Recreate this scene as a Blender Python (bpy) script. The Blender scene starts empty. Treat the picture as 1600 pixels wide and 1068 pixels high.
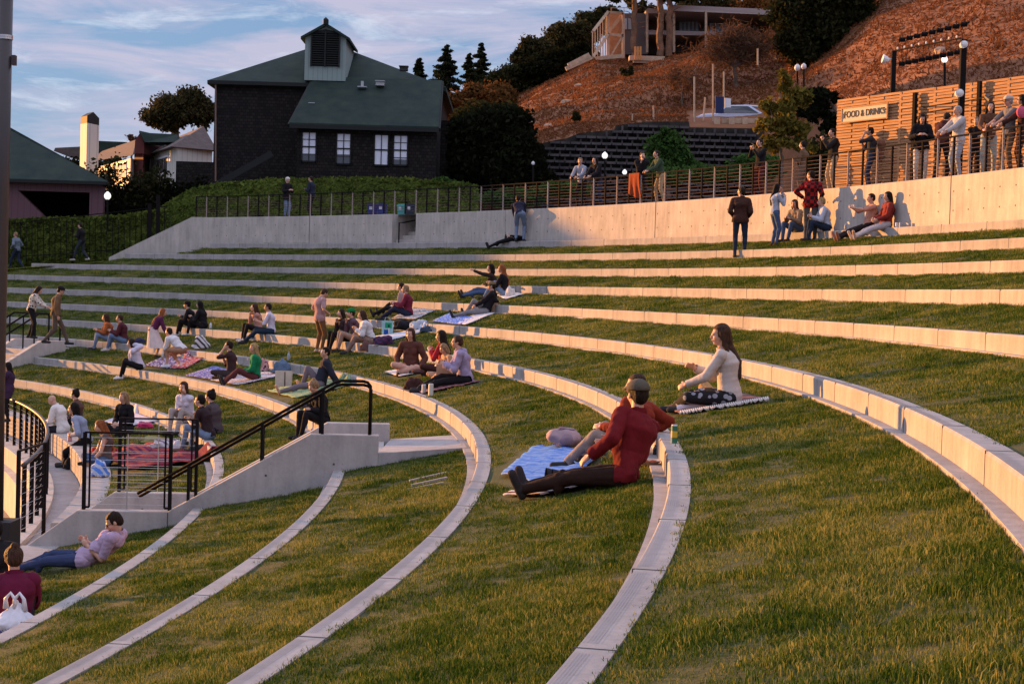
import bpy, bmesh, math, random
import numpy as np
from mathutils import Vector, Matrix, noise
from math import sin, cos, pi, radians as R_, hypot, atan2, sqrt

# ------------------------------------------------------------ camera, light
F_PX, PIT, ROLL = 2500.0, 0.0288673, 0.0285650
scn = bpy.context.scene
COL = scn.collection
cam_d = bpy.data.cameras.new('camera'); cam = bpy.data.objects.new('camera', cam_d); COL.objects.link(cam)
cam_d.sensor_width = 36; cam_d.lens = F_PX/1600*36; cam_d.clip_end = 3000; cam_d.clip_start = .05
_fw = Vector((0, cos(PIT), -sin(PIT))); _up0 = Vector((0, sin(PIT), cos(PIT))); _rt0 = Vector((1, 0, 0))
_rt = _rt0*cos(ROLL)+_up0*sin(ROLL); _up = -_rt0*sin(ROLL)+_up0*cos(ROLL)
cam.matrix_world = Matrix(((_rt.x, _up.x, -_fw.x, 0), (_rt.y, _up.y, -_fw.y, 0), (_rt.z, _up.z, -_fw.z, 0), (0, 0, 0, 1)))
scn.camera = cam

SUN_AZ, SUN_EL = 125.0, 4.2          # direction the light travels: degrees from +Y towards +X; elevation
sd = Vector((sin(R_(SUN_AZ))*cos(R_(SUN_EL)), cos(R_(SUN_AZ))*cos(R_(SUN_EL)), -sin(R_(SUN_EL))))
sl = bpy.data.lights.new('sun', 'SUN'); sl.energy = 5.0; sl.angle = R_(0.5); sl.color = (1.0, .43, .10)
so = bpy.data.objects.new('sun', sl); COL.objects.link(so); so.rotation_euler = sd.to_track_quat('-Z', 'Y').to_euler()

w = bpy.data.worlds.new('World'); scn.world = w; w.use_nodes = True
nt = w.node_tree; nt.nodes.clear()
def N(nt, t, **k):
    n = nt.nodes.new(t)
    for a, b in k.items():
        if a.startswith('i_'):
            key = a[2:]; key = int(key) if key.isdigit() else key.replace('_', ' ')
            n.inputs[key].default_value = b
        else: setattr(n, a, b)
    return n
sky = N(nt, 'ShaderNodeTexSky'); sky.sky_type = 'NISHITA'; sky.sun_disc = False
sky.sun_elevation = R_(SUN_EL); sky.sun_rotation = R_((SUN_AZ+180) % 360)
sky.air_density = 1.0; sky.dust_density = .6; sky.ozone_density = 3.0
tc = N(nt, 'ShaderNodeTexCoord')
mp = N(nt, 'ShaderNodeMapping'); mp.inputs['Scale'].default_value = (3.2, 3.2, 15.0); mp.inputs['Rotation'].default_value = (0, R_(3), 0)
nz = N(nt, 'ShaderNodeTexNoise', i_Scale=2.6, i_Detail=9, i_Roughness=.6, i_Distortion=.6)
cr = N(nt, 'ShaderNodeValToRGB'); cr.color_ramp.elements[0].position = .38; cr.color_ramp.elements[1].position = .58
nz2 = N(nt, 'ShaderNodeTexNoise', i_Scale=4.2, i_Detail=9, i_Roughness=.62, i_Distortion=.4)
cr2 = N(nt, 'ShaderNodeValToRGB'); cr2.color_ramp.elements[0].position = .54; cr2.color_ramp.elements[1].position = .76
mx = N(nt, 'ShaderNodeMixRGB'); mx.inputs[2].default_value = (2.1, 2.0, 2.55, 1)
mx2 = N(nt, 'ShaderNodeMixRGB'); mx2.inputs[2].default_value = (3.0, 3.25, 3.6, 1)
gm = N(nt, 'ShaderNodeMixRGB', blend_type='MULTIPLY'); gm.inputs[0].default_value = 1; gm.inputs[2].default_value = (1.0, 1.0, 1.0, 1)
bm_ = N(nt, 'ShaderNodeMixRGB'); bm_.inputs[0].default_value = .8; bm_.inputs[2].default_value = (.84, 1.28, 2.15, 1)
bg = N(nt, 'ShaderNodeBackground', i_Strength=.12); wo = N(nt, 'ShaderNodeOutputWorld')
L = nt.links.new
L(tc.outputs['Generated'], mp.inputs[0]); L(mp.outputs[0], nz.inputs[0]); L(mp.outputs[0], nz2.inputs[0])
L(nz.outputs[0], cr.inputs[0]); L(nz2.outputs[0], cr2.inputs[0])
mfac = N(nt, 'ShaderNodeMath', operation='MULTIPLY', i_1=.85); L(cr.outputs[0], mfac.inputs[0])
mfac2 = N(nt, 'ShaderNodeMath', operation='MULTIPLY', i_1=.75); L(cr2.outputs[0], mfac2.inputs[0])
L(sky.outputs[0], gm.inputs[1]); L(gm.outputs[0], bm_.inputs[1]); L(bm_.outputs[0], mx.inputs[1]); L(mfac.outputs[0], mx.inputs[0])
L(mx.outputs[0], mx2.inputs[1]); L(mfac2.outputs[0], mx2.inputs[0])
# sky brightened overhead, above the view, to add ambient light
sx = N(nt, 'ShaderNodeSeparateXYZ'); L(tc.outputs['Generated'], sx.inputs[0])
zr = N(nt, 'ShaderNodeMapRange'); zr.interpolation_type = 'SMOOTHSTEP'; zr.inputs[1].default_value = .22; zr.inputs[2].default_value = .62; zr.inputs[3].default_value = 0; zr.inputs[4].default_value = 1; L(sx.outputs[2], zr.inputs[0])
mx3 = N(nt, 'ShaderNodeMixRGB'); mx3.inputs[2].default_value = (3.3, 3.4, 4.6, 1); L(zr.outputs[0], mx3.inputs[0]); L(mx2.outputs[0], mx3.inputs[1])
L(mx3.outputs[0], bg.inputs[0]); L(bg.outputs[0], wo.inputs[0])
scn.view_settings.view_transform = 'Standard'; scn.view_settings.look = 'None'; scn.view_settings.exposure = 1.25
scn.view_settings.gamma = 1
scn.cycles.max_bounces = 5; scn.cycles.diffuse_bounces = 2; scn.cycles.glossy_bounces = 2; scn.cycles.transparent_max_bounces = 8
scn.cycles.use_denoising = True

# ------------------------------------------------------------ tools
def tag(o, label=None, cat=None, group=None, kind=None):
    if label: o['label'] = label
    if cat: o['category'] = cat
    if group: o['group'] = group
    if kind: o['kind'] = kind
    return o
def empty(name, loc=(0, 0, 0), label=None, cat=None, group=None):
    o = bpy.data.objects.new(name, None); COL.objects.link(o); o.location = loc; o.empty_display_size = .1
    return tag(o, label, cat, group)
class MB:
    def __init__(s): s.v = []; s.f = []; s.m = []; s.mi = 0
    def add(s, vs, fs):
        n = len(s.v); s.v += [tuple(q) for q in vs]; s.f += [tuple(i+n for i in q) for q in fs]; s.m += [s.mi]*len(fs)
    def box(s, c, d, rz=0, ry=0, rx=0, axes=None):
        M = Matrix.Rotation(rz, 3, 'Z') @ Matrix.Rotation(ry, 3, 'Y') @ Matrix.Rotation(rx, 3, 'X')
        if axes: M = Matrix(axes).transposed()
        c = Vector(c); h = [x/2 for x in d]
        vs = [c + M @ Vector((sx*h[0], sy*h[1], sz*h[2])) for sz in (-1, 1) for sy in (-1, 1) for sx in (-1, 1)]
        s.add(vs, [(0, 2, 3, 1), (4, 5, 7, 6), (0, 1, 5, 4), (1, 3, 7, 5), (3, 2, 6, 7), (2, 0, 4, 6)])
    def bar(s, a, b, wd, ht, up=(0, 0, 1)):
        a = Vector(a); b = Vector(b); d = b-a; l = d.length
        if l < 1e-6: return
        x = d/l; u = Vector(up); y = u.cross(x)
        if y.length < 1e-4: y = Vector((0, 1, 0)).cross(x)
        y.normalize(); z = x.cross(y)
        s.box((a+b)/2, (l, wd, ht), axes=(x, y, z))
    def tube(s, pts, r, n=6, cap=True):
        pts = [Vector(p) for p in pts]; rs = r if isinstance(r, (list, tuple)) else [r]*len(pts)
        rings = []; prev = None
        for i, p in enumerate(pts):
            t = (pts[min(i+1, len(pts)-1)]-pts[max(i-1, 0)])
            if t.length < 1e-9: t = Vector((0, 0, 1))
            t.normalize()
            if prev is None:
                a = Vector((0, 0, 1)) if abs(t.z) < .9 else Vector((1, 0, 0)); u = a.cross(t).normalized()
            else:
                u = prev - t*prev.dot(t)
                u = u.normalized() if u.length > 1e-5 else Vector((1, 0, 0))
            prev = u; v = t.cross(u)
            rings.append([p + (u*cos(2*pi*k/n)+v*sin(2*pi*k/n))*rs[i] for k in range(n)])
        vs = [q for rg in rings for q in rg]; fs = []
        for i in range(len(rings)-1):
            for k in range(n):
                fs.append((i*n+k, i*n+(k+1) % n, (i+1)*n+(k+1) % n, (i+1)*n+k))
        if cap: fs += [tuple(range(n))[::-1], tuple((len(rings)-1)*n+k for k in range(n))]
        s.add(vs, fs)
    def ell(s, c, r, n=10, m=7, M=None):
        c = Vector(c); vs = [(0, 0, -1)]; fs = []
        for j in range(1, m):
            t = -pi/2+pi*j/m
            vs += [(cos(t)*cos(2*pi*k/n), cos(t)*sin(2*pi*k/n), sin(t)) for k in range(n)]
        vs.append((0, 0, 1)); T = len(vs)-1
        for k in range(n):
            fs.append((0, 1+(k+1) % n, 1+k)); fs.append((T, T-n+k, T-n+(k+1) % n))
        for j in range(m-2):
            for k in range(n):
                a = 1+j*n+k; b = 1+j*n+(k+1) % n; fs.append((a, b, b+n, a+n))
        vs = [Vector((x*r[0], y*r[1], z*r[2])) for x, y, z in vs]
        if M is not None: vs = [M @ q for q in vs]
        s.add([c+q for q in vs], fs)
    def lathe(s, c, prof, n=12):
        rows = [[(c[0]+r*cos(2*pi*k/n), c[1]+r*sin(2*pi*k/n), c[2]+z) for k in range(n)] for r, z in prof]
        vs = [q for rw in rows for q in rw]; fs = []
        for i in range(len(rows)-1):
            for k in range(n): fs.append((i*n+k, i*n+(k+1) % n, (i+1)*n+(k+1) % n, (i+1)*n+k))
        fs += [tuple(range(n))[::-1], tuple((len(rows)-1)*n+k for k in range(n))]
        s.add(vs, fs)
    def prism(s, poly, off):
        off = Vector(off); a = [Vector(p) for p in poly]; n = len(a)
        s.add(a+[p+off for p in a], [tuple(range(n))[::-1], tuple(range(n, 2*n))]+[(i, (i+1) % n, n+(i+1) % n, n+i) for i in range(n)])
    def grid(s, rows):
        n = len(rows[0]); vs = [q for rw in rows for q in rw]
        s.add(vs, [(i*n+k, i*n+k+1, (i+1)*n+k+1, (i+1)*n+k) for i in range(len(rows)-1) for k in range(n-1)])
    def build(s, name, mat, parent=None, smooth=False, loc=None, recalc=True):
        me = bpy.data.meshes.new(name); me.from_pydata([tuple(q) for q in s.v], [], s.f)
        for mm in (mat if isinstance(mat, (list, tuple)) else [mat]): me.materials.append(mm)
        if any(s.m): me.polygons.foreach_set('material_index', s.m)
        if recalc:
            bm = bmesh.new(); bm.from_mesh(me); bmesh.ops.recalc_face_normals(bm, faces=bm.faces); bm.to_mesh(me); bm.free()
        if smooth: me.polygons.foreach_set('use_smooth', [True]*len(me.polygons))
        me.update()
        o = bpy.data.objects.new(name, me); COL.objects.link(o)
        if parent is not None:
            o.parent = parent
            o.matrix_parent_inverse = Matrix.Translation(parent.location).inverted() if loc is None else Matrix.Identity(4)
        if loc is not None: o.location = loc
        return o

# ------------------------------------------------------------ materials
def mat(name, col, rough=.85, n_scale=0, n_amt=.15, bump=0, b_scale=None, col2=None, spec=.3, metal=0, emit=None, n_det=5, ramp=(.35, .65), coord='Object', alpha=None, trans=0, stretch=None):
    m = bpy.data.materials.new(name); m.use_nodes = True; t = m.node_tree; b = t.nodes['Principled BSDF']
    b.inputs['Roughness'].default_value = rough; b.inputs['Specular IOR Level'].default_value = spec; b.inputs['Metallic'].default_value = metal
    c = tuple(col)+(1,)
    b.inputs['Base Color'].default_value = c
    if n_scale or bump:
        g = N(t, 'ShaderNodeNewGeometry') if coord == 'World' else N(t, 'ShaderNodeTexCoord')
        out = g.outputs['Position'] if coord == 'World' else g.outputs[coord]
        if stretch:
            mp = N(t, 'ShaderNodeMapping'); mp.inputs['Scale'].default_value = stretch; t.links.new(out, mp.inputs[0]); out = mp.outputs[0]
    if n_scale:
        nz = N(t, 'ShaderNodeTexNoise', i_Scale=n_scale, i_Detail=n_det, i_Roughness=.6); t.links.new(out, nz.inputs[0])
        rp = N(t, 'ShaderNodeValToRGB'); e = rp.color_ramp.elements
        e[0].position, e[1].position = ramp
        c2 = tuple(col2)+(1,) if col2 else tuple(min(1, x*(1+n_amt)) for x in col)+(1,)
        e[0].color = c if col2 else tuple(x*(1-n_amt) for x in col)+(1,)
        e[1].color = c2
        t.links.new(nz.outputs[0], rp.inputs[0]); t.links.new(rp.outputs[0], b.inputs['Base Color'])
    if bump:
        nb = N(t, 'ShaderNodeTexNoise', i_Scale=b_scale or n_scale*2, i_Detail=4, i_Roughness=.6); t.links.new(out, nb.inputs[0])
        bn = N(t, 'ShaderNodeBump', i_Strength=bump, i_Distance=.02); t.links.new(nb.outputs[0], bn.inputs['Height']); t.links.new(bn.outputs[0], b.inputs['Normal'])
    if emit: b.inputs['Emission Color'].default_value = tuple(emit[:3])+(1,); b.inputs['Emission Strength'].default_value = emit[3]
    if trans: b.inputs['Transmission Weight'].default_value = trans
    return m
M = {}
def concrete(name, base, holes=False):
    m = mat(name, base, .9, coord='World'); t = m.node_tree; b = t.nodes['Principled BSDF']
    g = N(t, 'ShaderNodeNewGeometry')
    a = N(t, 'ShaderNodeTexNoise', i_Scale=1.3, i_Detail=6, i_Roughness=.65); f = N(t, 'ShaderNodeTexNoise', i_Scale=26, i_Detail=4, i_Roughness=.7)
    mv = N(t, 'ShaderNodeMapping'); mv.inputs['Scale'].default_value = (5, 5, .7); v = N(t, 'ShaderNodeTexNoise', i_Scale=1.6, i_Detail=4)
    t.links.new(g.outputs['Position'], a.inputs[0]); t.links.new(g.outputs['Position'], f.inputs[0]); t.links.new(g.outputs['Position'], mv.inputs[0]); t.links.new(mv.outputs[0], v.inputs[0])
    s1 = N(t, 'ShaderNodeMath', operation='MULTIPLY_ADD', i_1=.8, i_2=-.42); s2 = N(t, 'ShaderNodeMath', operation='MULTIPLY_ADD', i_1=.32, i_2=-.16); s3 = N(t, 'ShaderNodeMath', operation='MULTIPLY_ADD', i_1=.6, i_2=-.31)
    t.links.new(a.outputs[0], s1.inputs[0]); t.links.new(f.outputs[0], s2.inputs[0]); t.links.new(v.outputs[0], s3.inputs[0])
    ad = N(t, 'ShaderNodeMath', operation='ADD'); t.links.new(s1.outputs[0], ad.inputs[0]); t.links.new(s2.outputs[0], ad.inputs[1])
    ad2 = N(t, 'ShaderNodeMath', operation='ADD'); t.links.new(ad.outputs[0], ad2.inputs[0]); t.links.new(s3.outputs[0], ad2.inputs[1])
    ad3 = N(t, 'ShaderNodeMath', operation='ADD', i_1=1.0); t.links.new(ad2.outputs[0], ad3.inputs[0])
    vs = N(t, 'ShaderNodeVectorMath', operation='SCALE'); vs.inputs[0].default_value = base; t.links.new(ad3.outputs[0], vs.inputs['Scale'])
    last = vs.outputs[0]
    # air-bubble pits
    vo = N(t, 'ShaderNodeTexVoronoi', i_Scale=9.0); t.links.new(g.outputs['Position'], vo.inputs['Vector'])
    rp = N(t, 'ShaderNodeValToRGB'); rp.color_ramp.elements[0].position = .05; rp.color_ramp.elements[1].position = .09
    rp.color_ramp.elements[0].color = (.35, .35, .35, 1); t.links.new(vo.outputs['Distance'], rp.inputs[0])
    mu = N(t, 'ShaderNodeMixRGB', blend_type='MULTIPLY'); mu.inputs[0].default_value = .6; t.links.new(last, mu.inputs[1]); t.links.new(rp.outputs[0], mu.inputs[2])
    t.links.new(mu.outputs[0], b.inputs['Base Color'])
    bn = N(t, 'ShaderNodeBump', i_Strength=.25, i_Distance=.01); t.links.new(f.outputs[0], bn.inputs['Height']); t.links.new(bn.outputs[0], b.inputs['Normal'])
    return m
M['conc'] = concrete('concrete', (.38, .355, .335))
M['conc_wall'] = concrete('cast_concrete', (.46, .42, .375))
M['paving'] = concrete('paving_concrete', (.34, .32, .31))
M['black'] = mat('black_metal', (.012, .010, .010), .8, spec=.06)
M['dkmetal'] = mat('dark_bronze_metal', (.03, .022, .02), .4, spec=.5)
M['steel'] = mat('stainless_cable', (.55, .55, .55), .35, metal=.9)
M['joint'] = mat('joint_filler', (.08, .075, .07), .9)

# ------------------------------------------------------------ the bowl's measures (metres, the camera at the origin)
CX, CY, R8, DR, DH, CW, HB = -52.80, 17.54, 52.44, 1.851, .54, .163, .21
HC = 1.877
def rad(i): return R8+(8-i)*DR if i < 11 else 46.5
def zt(i): return -HC+(8-i)*DH
RW = rad(1)+CW+.15          # plaza wall face
ZP = 3.04                   # plaza level / wall top
ENDL = lambda x: 69.6-(x+13.2)*.12      # far left end line of the tiers
def pol(r, a, z): return (CX+r*cos(a), CY+r*sin(a), z)
def end_angle(r):
    lo, hi = R_(20), R_(88)
    for _ in range(40):
        m_ = (lo+hi)/2; x, y, _z = pol(r, m_, 0)
        if y < ENDL(x): lo = m_
        else: hi = m_
    return lo
def ray(x, y):
    u = (x-800)/F_PX; v = -(y-534)/F_PX; c, s = cos(ROLL), sin(ROLL)
    X = u*c-v*s; Z = u*s+v*c
    return Vector((X, cos(PIT)+Z*sin(PIT), -sin(PIT)+Z*cos(PIT)))
def at(x, y, Y): r = ray(x, y); return r*(Y/r.y)
def atz(x, y, z): r = ray(x, y); return r*(z/r.z)
def surf(X, Y):
    if Y > ENDL(X): return 1.05 + max(-1.2, (X+17)*.1) if X < -12 else ZP
    r = hypot(X-CX, Y-CY)
    if r > RW: return ZP
    if r < 45.7: return -5.2
    if r < 46.5: return -4.0
    if r < rad(10): k = -3; g = (r-46.5)/(rad(10)-46.5)
    else:
        n = (r-R8)/DR; k = math.floor(n); g = n-k
    k = min(k, 7)
    if k == 7: return zt(1)
    cwf = CW/DR
    if g < cwf: return -HC+DH*k
    return -HC+DH*k + (g-cwf)/(1-cwf)*(DH-HB)
def hit(x, y):
    r = ray(x, y); t = 5.0
    while t < 140:
        q = r*t
        if q.z <= surf(q.x, q.y):
            lo, hi = t-.1, t
            for _ in range(12):
                mm = (lo+hi)/2; q = r*mm
                if q.z <= surf(q.x, q.y): hi = mm
                else: lo = mm
            return r*hi
        t += .1
    return r*t
def plane_hit(x, y, p, n): r = ray(x, y); return r*(Vector(p).dot(Vector(n))/r.dot(Vector(n)))
# ------------------------------------------------------------ tiers: curbs and lawns
A0 = R_(-22)
A2 = R_(42.5)                       # the upper-left stairs
def arc_pts(a0, a1, r, z, step=.4):
    n = max(2, int(abs(a1-a0)*r/step)); return [pol(r, a0+(a1-a0)*k/n, z) for k in range(n+1)]
STAIR_N = atan2(.0778, 1)           # near stair wall runs radially at this slope
def ywall(x, off=0): return 17.54+(x+52.8)*.0778+off*1.003
SW = 1.72; TH = .2                  # stair width between wall faces, wall thickness
def cut_spans(i):
    """angle spans of tier i, leaving the stairs out"""
    a1 = end_angle(rad(i))
    r = rad(i)
    if i <= 8: return [(A0, a1)]
    s0 = atan2(.0778*r, r); s1 = s0 + (SW+TH*2)/r
    aend = A2
    return [(A0, s0+.0005), (s1-.0005, aend)]
M['curb'] = concrete('curb_concrete', (.335, .315, .30))
M['grv'] = mat('groove_shadow', (.30, .29, .29), .9)
def curb(i):
    z = zt(i); r = rad(i); cw = CW if i < 11 else .5
    o = empty('concrete_curb', pol(r, R_(20), z-HB), {
        1: 'topmost low concrete curb, running along the foot of the tall plaza wall', 2: 'second concrete curb below the tall plaza wall', 3: 'third concrete curb below the tall plaza wall',
        4: 'fourth concrete curb down from the plaza wall, starting behind the pole', 5: 'fifth concrete curb down, just under the couple with the white bag',
        6: 'long pale curb sweeping from behind the pole to the right edge, beside the woman in cream', 7: 'curved grooved curb the man in the red sweater leans on',
        8: 'grooved curb curving round the slab at the top of the stairs', 9: 'curb ending against the middle of the sloping stair wall', 10: 'curb ending against the foot of the stair wall, couple sitting on it',
        11: 'broad lowest curb beside the curved paved path'}[i], 'curb', 'concrete curbs of the lawn tiers')
    mb = MB(); jb = MB(); pb = MB(); gb = MB()
    seg = 1.86                              # block length
    for (a0, a1) in cut_spans(i):
        nseg = max(1, round((a1-a0)*r/seg)); da = (a1-a0)/nseg
        hb = HB+.12 if i < 11 else .5
        prof = [(r, z-hb), (r, z-.02), (r+.012, z), (r+cw, z), (r+cw, z-.16), (r+cw, z-hb)]
        rows = []
        sub = 6
        for k in range(nseg*sub+1):
            a = a0+da*k/sub
            rows.append([pol(q, a, zz) for q, zz in prof])
        mb.grid(rows)
        for e in (rows[0], rows[-1]): mb.add(e, [tuple(range(len(e)))])
        for k in range(1, nseg):           # the open joints between blocks
            a = a0+da*k; w_ = .007 if k % 3 else .014
            p0 = Vector(pol(r, a, z-HB/2-.02)); rd = Vector((cos(a), sin(a), 0)); tn = Vector((-sin(a), cos(a), 0))
            jb.box(p0, (.006, w_, HB+.04), axes=(rd, tn, Vector((0, 0, 1))))
            jb.box(Vector(pol(r+cw/2, a, z)), (cw, w_, .005), axes=(rd, tn, Vector((0, 0, 1))))
        if i in (6, 7, 8, 9):              # grip grooves on the cap, near stretch
            for g in range(5):
                rr = r+.022+g*.013
                for k in range(nseg):
                    if (k*7+i) % 5 == 0 and i != 7 and i != 8: continue
                    aa = a0+da*k+.1/r; bb = a0+da*(k+1)-.08/r
                    if bb > R_(32) or aa < A0: continue
                    pts = [(pol(rr-.0028, aa+(bb-aa)*q/3, z+.0015), pol(rr+.0028, aa+(bb-aa)*q/3, z+.0015)) for q in range(4)]
                    gb.grid([[p[0] for p in pts], [p[1] for p in pts]])
        # footing strip
        fr = []
        n = max(8, int((a1-a0)*r/.5))
        for k in range(n+1):
            a = a0+(a1-a0)*k/n; zf = z-HB+.012 if i < 11 else z-.49
            fr.append([pol(r-.11, a, zf-.06), pol(r-.11, a, zf), pol(r+.02, a, zf)])
        pb.grid(fr)
    mb.build('curb_block', M['curb'], o, recalc=True)
    jb.build('joint', M['joint'], o)
    if gb.v: gb.build('grip_groove', M['grv'], o)
    if i < 11: pb.build('footing', M['paving'], o)
    return o
for i in range(1, 12): curb(i)

# lawns: one sheet per tier
def lawn_z(i, g, a, r):     # i lower tier index, g 0..1 from its cap to the foot of the next riser
    zl = zt(i)+.0; zh = zt(i-1)-HB
    u = noise.noise(Vector((r*cos(a)*.9, r*sin(a)*.9, i)))*.03*min(1, 6*g*(1-g)+.1)
    return zl+(zh-zl)*g+u
M['soil'] = None
def lawn(i, spans):
    lo = rad(i)+(CW if i < 11 else .5); hi = rad(i-1)-.08; mb = MB()
    for a0, a1 in spans:
        n = max(4, int((a1-a0)*lo/.3)); m = 9; rows = []
        for k in range(n+1):
            a = a0+(a1-a0)*k/n; rows.append([pol(lo-.02+(hi-lo+.02)*j/m, a, lawn_z(i, j/m, a, lo+(hi-lo)*j/m)-.015) for j in range(m+1)])
        mb.grid(rows)
    return mb
lawn_mb = MB(); LSP = []
for i in range(2, 12):
    r = (rad(i)+rad(i-1))/2
    if i == 9:
        s0 = atan2(.0778*r, r); sp = [(A0, s0), (s0+(SW+2*TH)/r, A2)]
    elif i > 9:
        s0 = atan2(.0778*r, r); sp = [(A0, s0), (s0+(SW+2*TH)/r, A2)]
    else: sp = [(A0, end_angle(rad(i-1)))]
    LSP.append((i, sp)); q = lawn(i, sp); lawn_mb.add(q.v, q.f)
    # flanking strips at the far-left ends
# grass beyond the end line
rows = []
for k in range(60):
    x = -13.4-k*.6; rows.append([(x, ENDL(x)-.6+j*.5, surf(x, 80)-.02) for j in range(9)])
lawn_mb.grid(rows)

M['lawn'] = mat('lawn_soil', (.035, .05, .012), .95, n_scale=1.2, col2=(.07, .065, .02), bump=.6, b_scale=30, coord='World')
tag(lawn_mb.build('lawn', M['lawn'], smooth=True), kind='structure')
# ------------------------------------------------------------ ground, plaza, plaza wall
def sheet(name, poly, z, m, kind='structure'):
    mb = MB(); mb.add([(x, y, z if not callable(z) else z(x, y)) for x, y in poly], [tuple(range(len(poly)))])
    return tag(mb.build(name, m, recalc=False), kind=kind)
M['dirt'] = mat('dry_soil', (.10, .075, .05), .95, n_scale=.5, col2=(.06, .06, .03), bump=.3, coord='World')
sheet('ground', [(-1500, -1500), (1500, -1500), (1500, 2500), (-1500, 2500)], -9.0, M['dirt'])
# plaza floor beyond the wall (annulus + field)
mb = MB(); rows = []
for k in range(90):
    a = R_(-24)+(R_(53.3)-R_(-24))*k/89; rows.append([pol(RW+.3, a, ZP-.012), pol(RW+6, a, ZP-.012), pol(RW+30, a, ZP-.012)])
mb.grid(rows)
tag(mb.build('plaza', M['paving']), kind='structure')

def wall_open(a0, a1):
    mb = MB(); n = max(2, int((a1-a0)*RW/.6)); rows = []
    for k in range(n+1):
        a = a0+(a1-a0)*k/n
        rows.append([pol(RW, a, zt(1)-.2), pol(RW, a, ZP-.012), pol(RW+.012, a, ZP), pol(RW+.3, a, ZP), pol(RW+.3, a, zt(1)-.2)])
    mb.grid(rows)
    for e in (rows[0], rows[-1]): mb.add(e, [tuple(range(len(e)))])
    return mb
def ang_at(px, r, y=340):
    q = ray(px, y); a = q.x**2+q.y**2; b = -2*(q.x*CX+q.y*CY); c = CX*CX+CY*CY-r*r
    t = (-b+sqrt(max(b*b-4*a*c, 0)))/(2*a); return atan2(q.y*t-CY, q.x*t-CX)
aL = ang_at(334, RW); aG0 = ang_at(650, RW); aG1 = ang_at(613, RW)
pw = empty('plaza_wall', pol(RW, R_(25), zt(1)), 'long curved cast concrete wall below the plaza railing', 'retaining wall')
mb = wall_open(R_(-24), aG0); q = wall_open(aG1, aL); mb.add(q.v, q.f); mb.build('wall_face', M['conc_wall'], pw)
jb = MB(); hb_ = MB()
for px in (484, 1024, 1484, 790, 1245):
    a = ang_at(px, RW); rd = Vector((cos(a), sin(a), 0)); tn = Vector((-sin(a), cos(a), 0))
    jb.box(Vector(pol(RW, a, (ZP+zt(1))/2)), (.012, .025 if px in (484, 1024, 1484) else .006, ZP-zt(1)), axes=(rd, tn, Vector((0, 0, 1))))
a = R_(-10)
while a < aL:
    if not (aG0-.004 < a < aG1+.004):
        for z_ in (ZP-.36, ZP-.80):
            rd = Vector((cos(a), sin(a), 0)); tn = Vector((-sin(a), cos(a), 0))
            hb_.box(Vector(pol(RW, a, z_)), (.006, .035, .035), axes=(rd, tn, Vector((0, 0, 1))))
    a += .62/RW
jb.build('joint', M['joint'], pw); hb_.build('tie_hole', M['joint'], pw)
# wing wall at the left end, top falling to the lawn
cw_ = Vector(pol(RW, aL, 0)); 
wL = at(170, 402, 70.9); wT = at(300, 338, 70.4)
ww = MB()
base0 = Vector((cw_.x, cw_.y, zt(1)-.3)); 
wn = Vector((wL.y-cw_.y, -(wL.x-cw_.x), 0)).normalized(); wT = plane_hit(300, 338, Vector((cw_.x, cw_.y, 0)), wn); wT.z = ZP
c0 = Vector((cw_.x, cw_.y, 0))-wn*.0
poly = [Vector((cw_.x, cw_.y, zt(1)-.6)), Vector((cw_.x, cw_.y, ZP)), wT, wL, Vector((wL.x, wL.y, wL.z-.8))]
ww.prism(poly, (.02, .3, 0))
tag(ww.build('wing_wall', M['conc_wall']), 'pale concrete wing wall whose top slopes down to the lawn at left', 'wing wall')
# steps up through the gap in the plaza wall
st = empty('plaza_steps', pol(RW, aG0, zt(1)), 'short flight of concrete steps in the gap of the plaza wall', 'steps')
mb = MB(); am = (aG0+aG1)/2; rd = Vector((cos(am), sin(am), 0)); tn = Vector((-sin(am), cos(am), 0)); wd = (aG1-aG0)*RW
for k in range(7): 
    hh = (ZP-zt(1))/7*(k+1); mb.box(Vector(pol(RW+.35+k*.3, am, zt(1)+hh/2)), (.3, wd, hh), axes=(rd, tn, Vector((0, 0, 1))))
mb.build('step', M['conc_wall'], st)
mb = MB()
for s_ in (-1, 1): mb.box(Vector(pol(RW+1.4, am+s_*(wd/2+.1)/RW, (ZP+zt(1))/2)), (2.2, .2, ZP-zt(1)-.02), axes=(rd, tn, Vector((0, 0, 1))))
mb.build('side_wall', M['conc_wall'], st)
hr = MB(); pts = [Vector(pol(RW+.1, am+.3/RW*1.4, zt(1)+.02)), Vector(pol(RW+.1, am+.3/RW*1.4, zt(1)+.8)), Vector(pol(RW+.35, am+.3/RW*1.4, zt(1)+.82)), Vector(pol(RW+2.1, am-.3/RW, ZP+.15)), Vector(pol(RW+2.1, am-.3/RW, ZP-.9))]
hr.tube(pts, .028, 6); hr.build('handrail', M['black'], st)

# ------------------------------------------------------------ near stairs
UZ = Vector((0, 0, 1)); SX = Vector((1, .0778, 0)).normalized(); SY = Vector((-.0778, 1, 0)).normalized()
def sp_(x, off, z): return Vector((x, ywall(x, off), z))
prof = [(-1.757, -1.932), (-2.671, -1.934), (-4.533, -3.012), (-5.72, -3.016), (-6.95, -3.93), (-6.95, -4.3)]
stair = empty('lawn_stairs', sp_(-3.6, .9, -3.0), 'concrete stairs between sloping side walls with twin black handrails, nearer the camera', 'stairs')
def sidewall(off, dz=0):
    mb = MB(); poly = [sp_(-1.757, off, -3.0)]+[sp_(x, off, z) for x, z in prof]+[sp_(-6.95, off, -4.6), sp_(-1.757, off, -4.6)]
    poly = [sp_(x, off, z) for x, z in prof]+[sp_(-6.95, off, -4.6), sp_(-1.757, off, -4.6)]
    top = []
    mb.prism(poly, SY*TH)
    return mb
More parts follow.
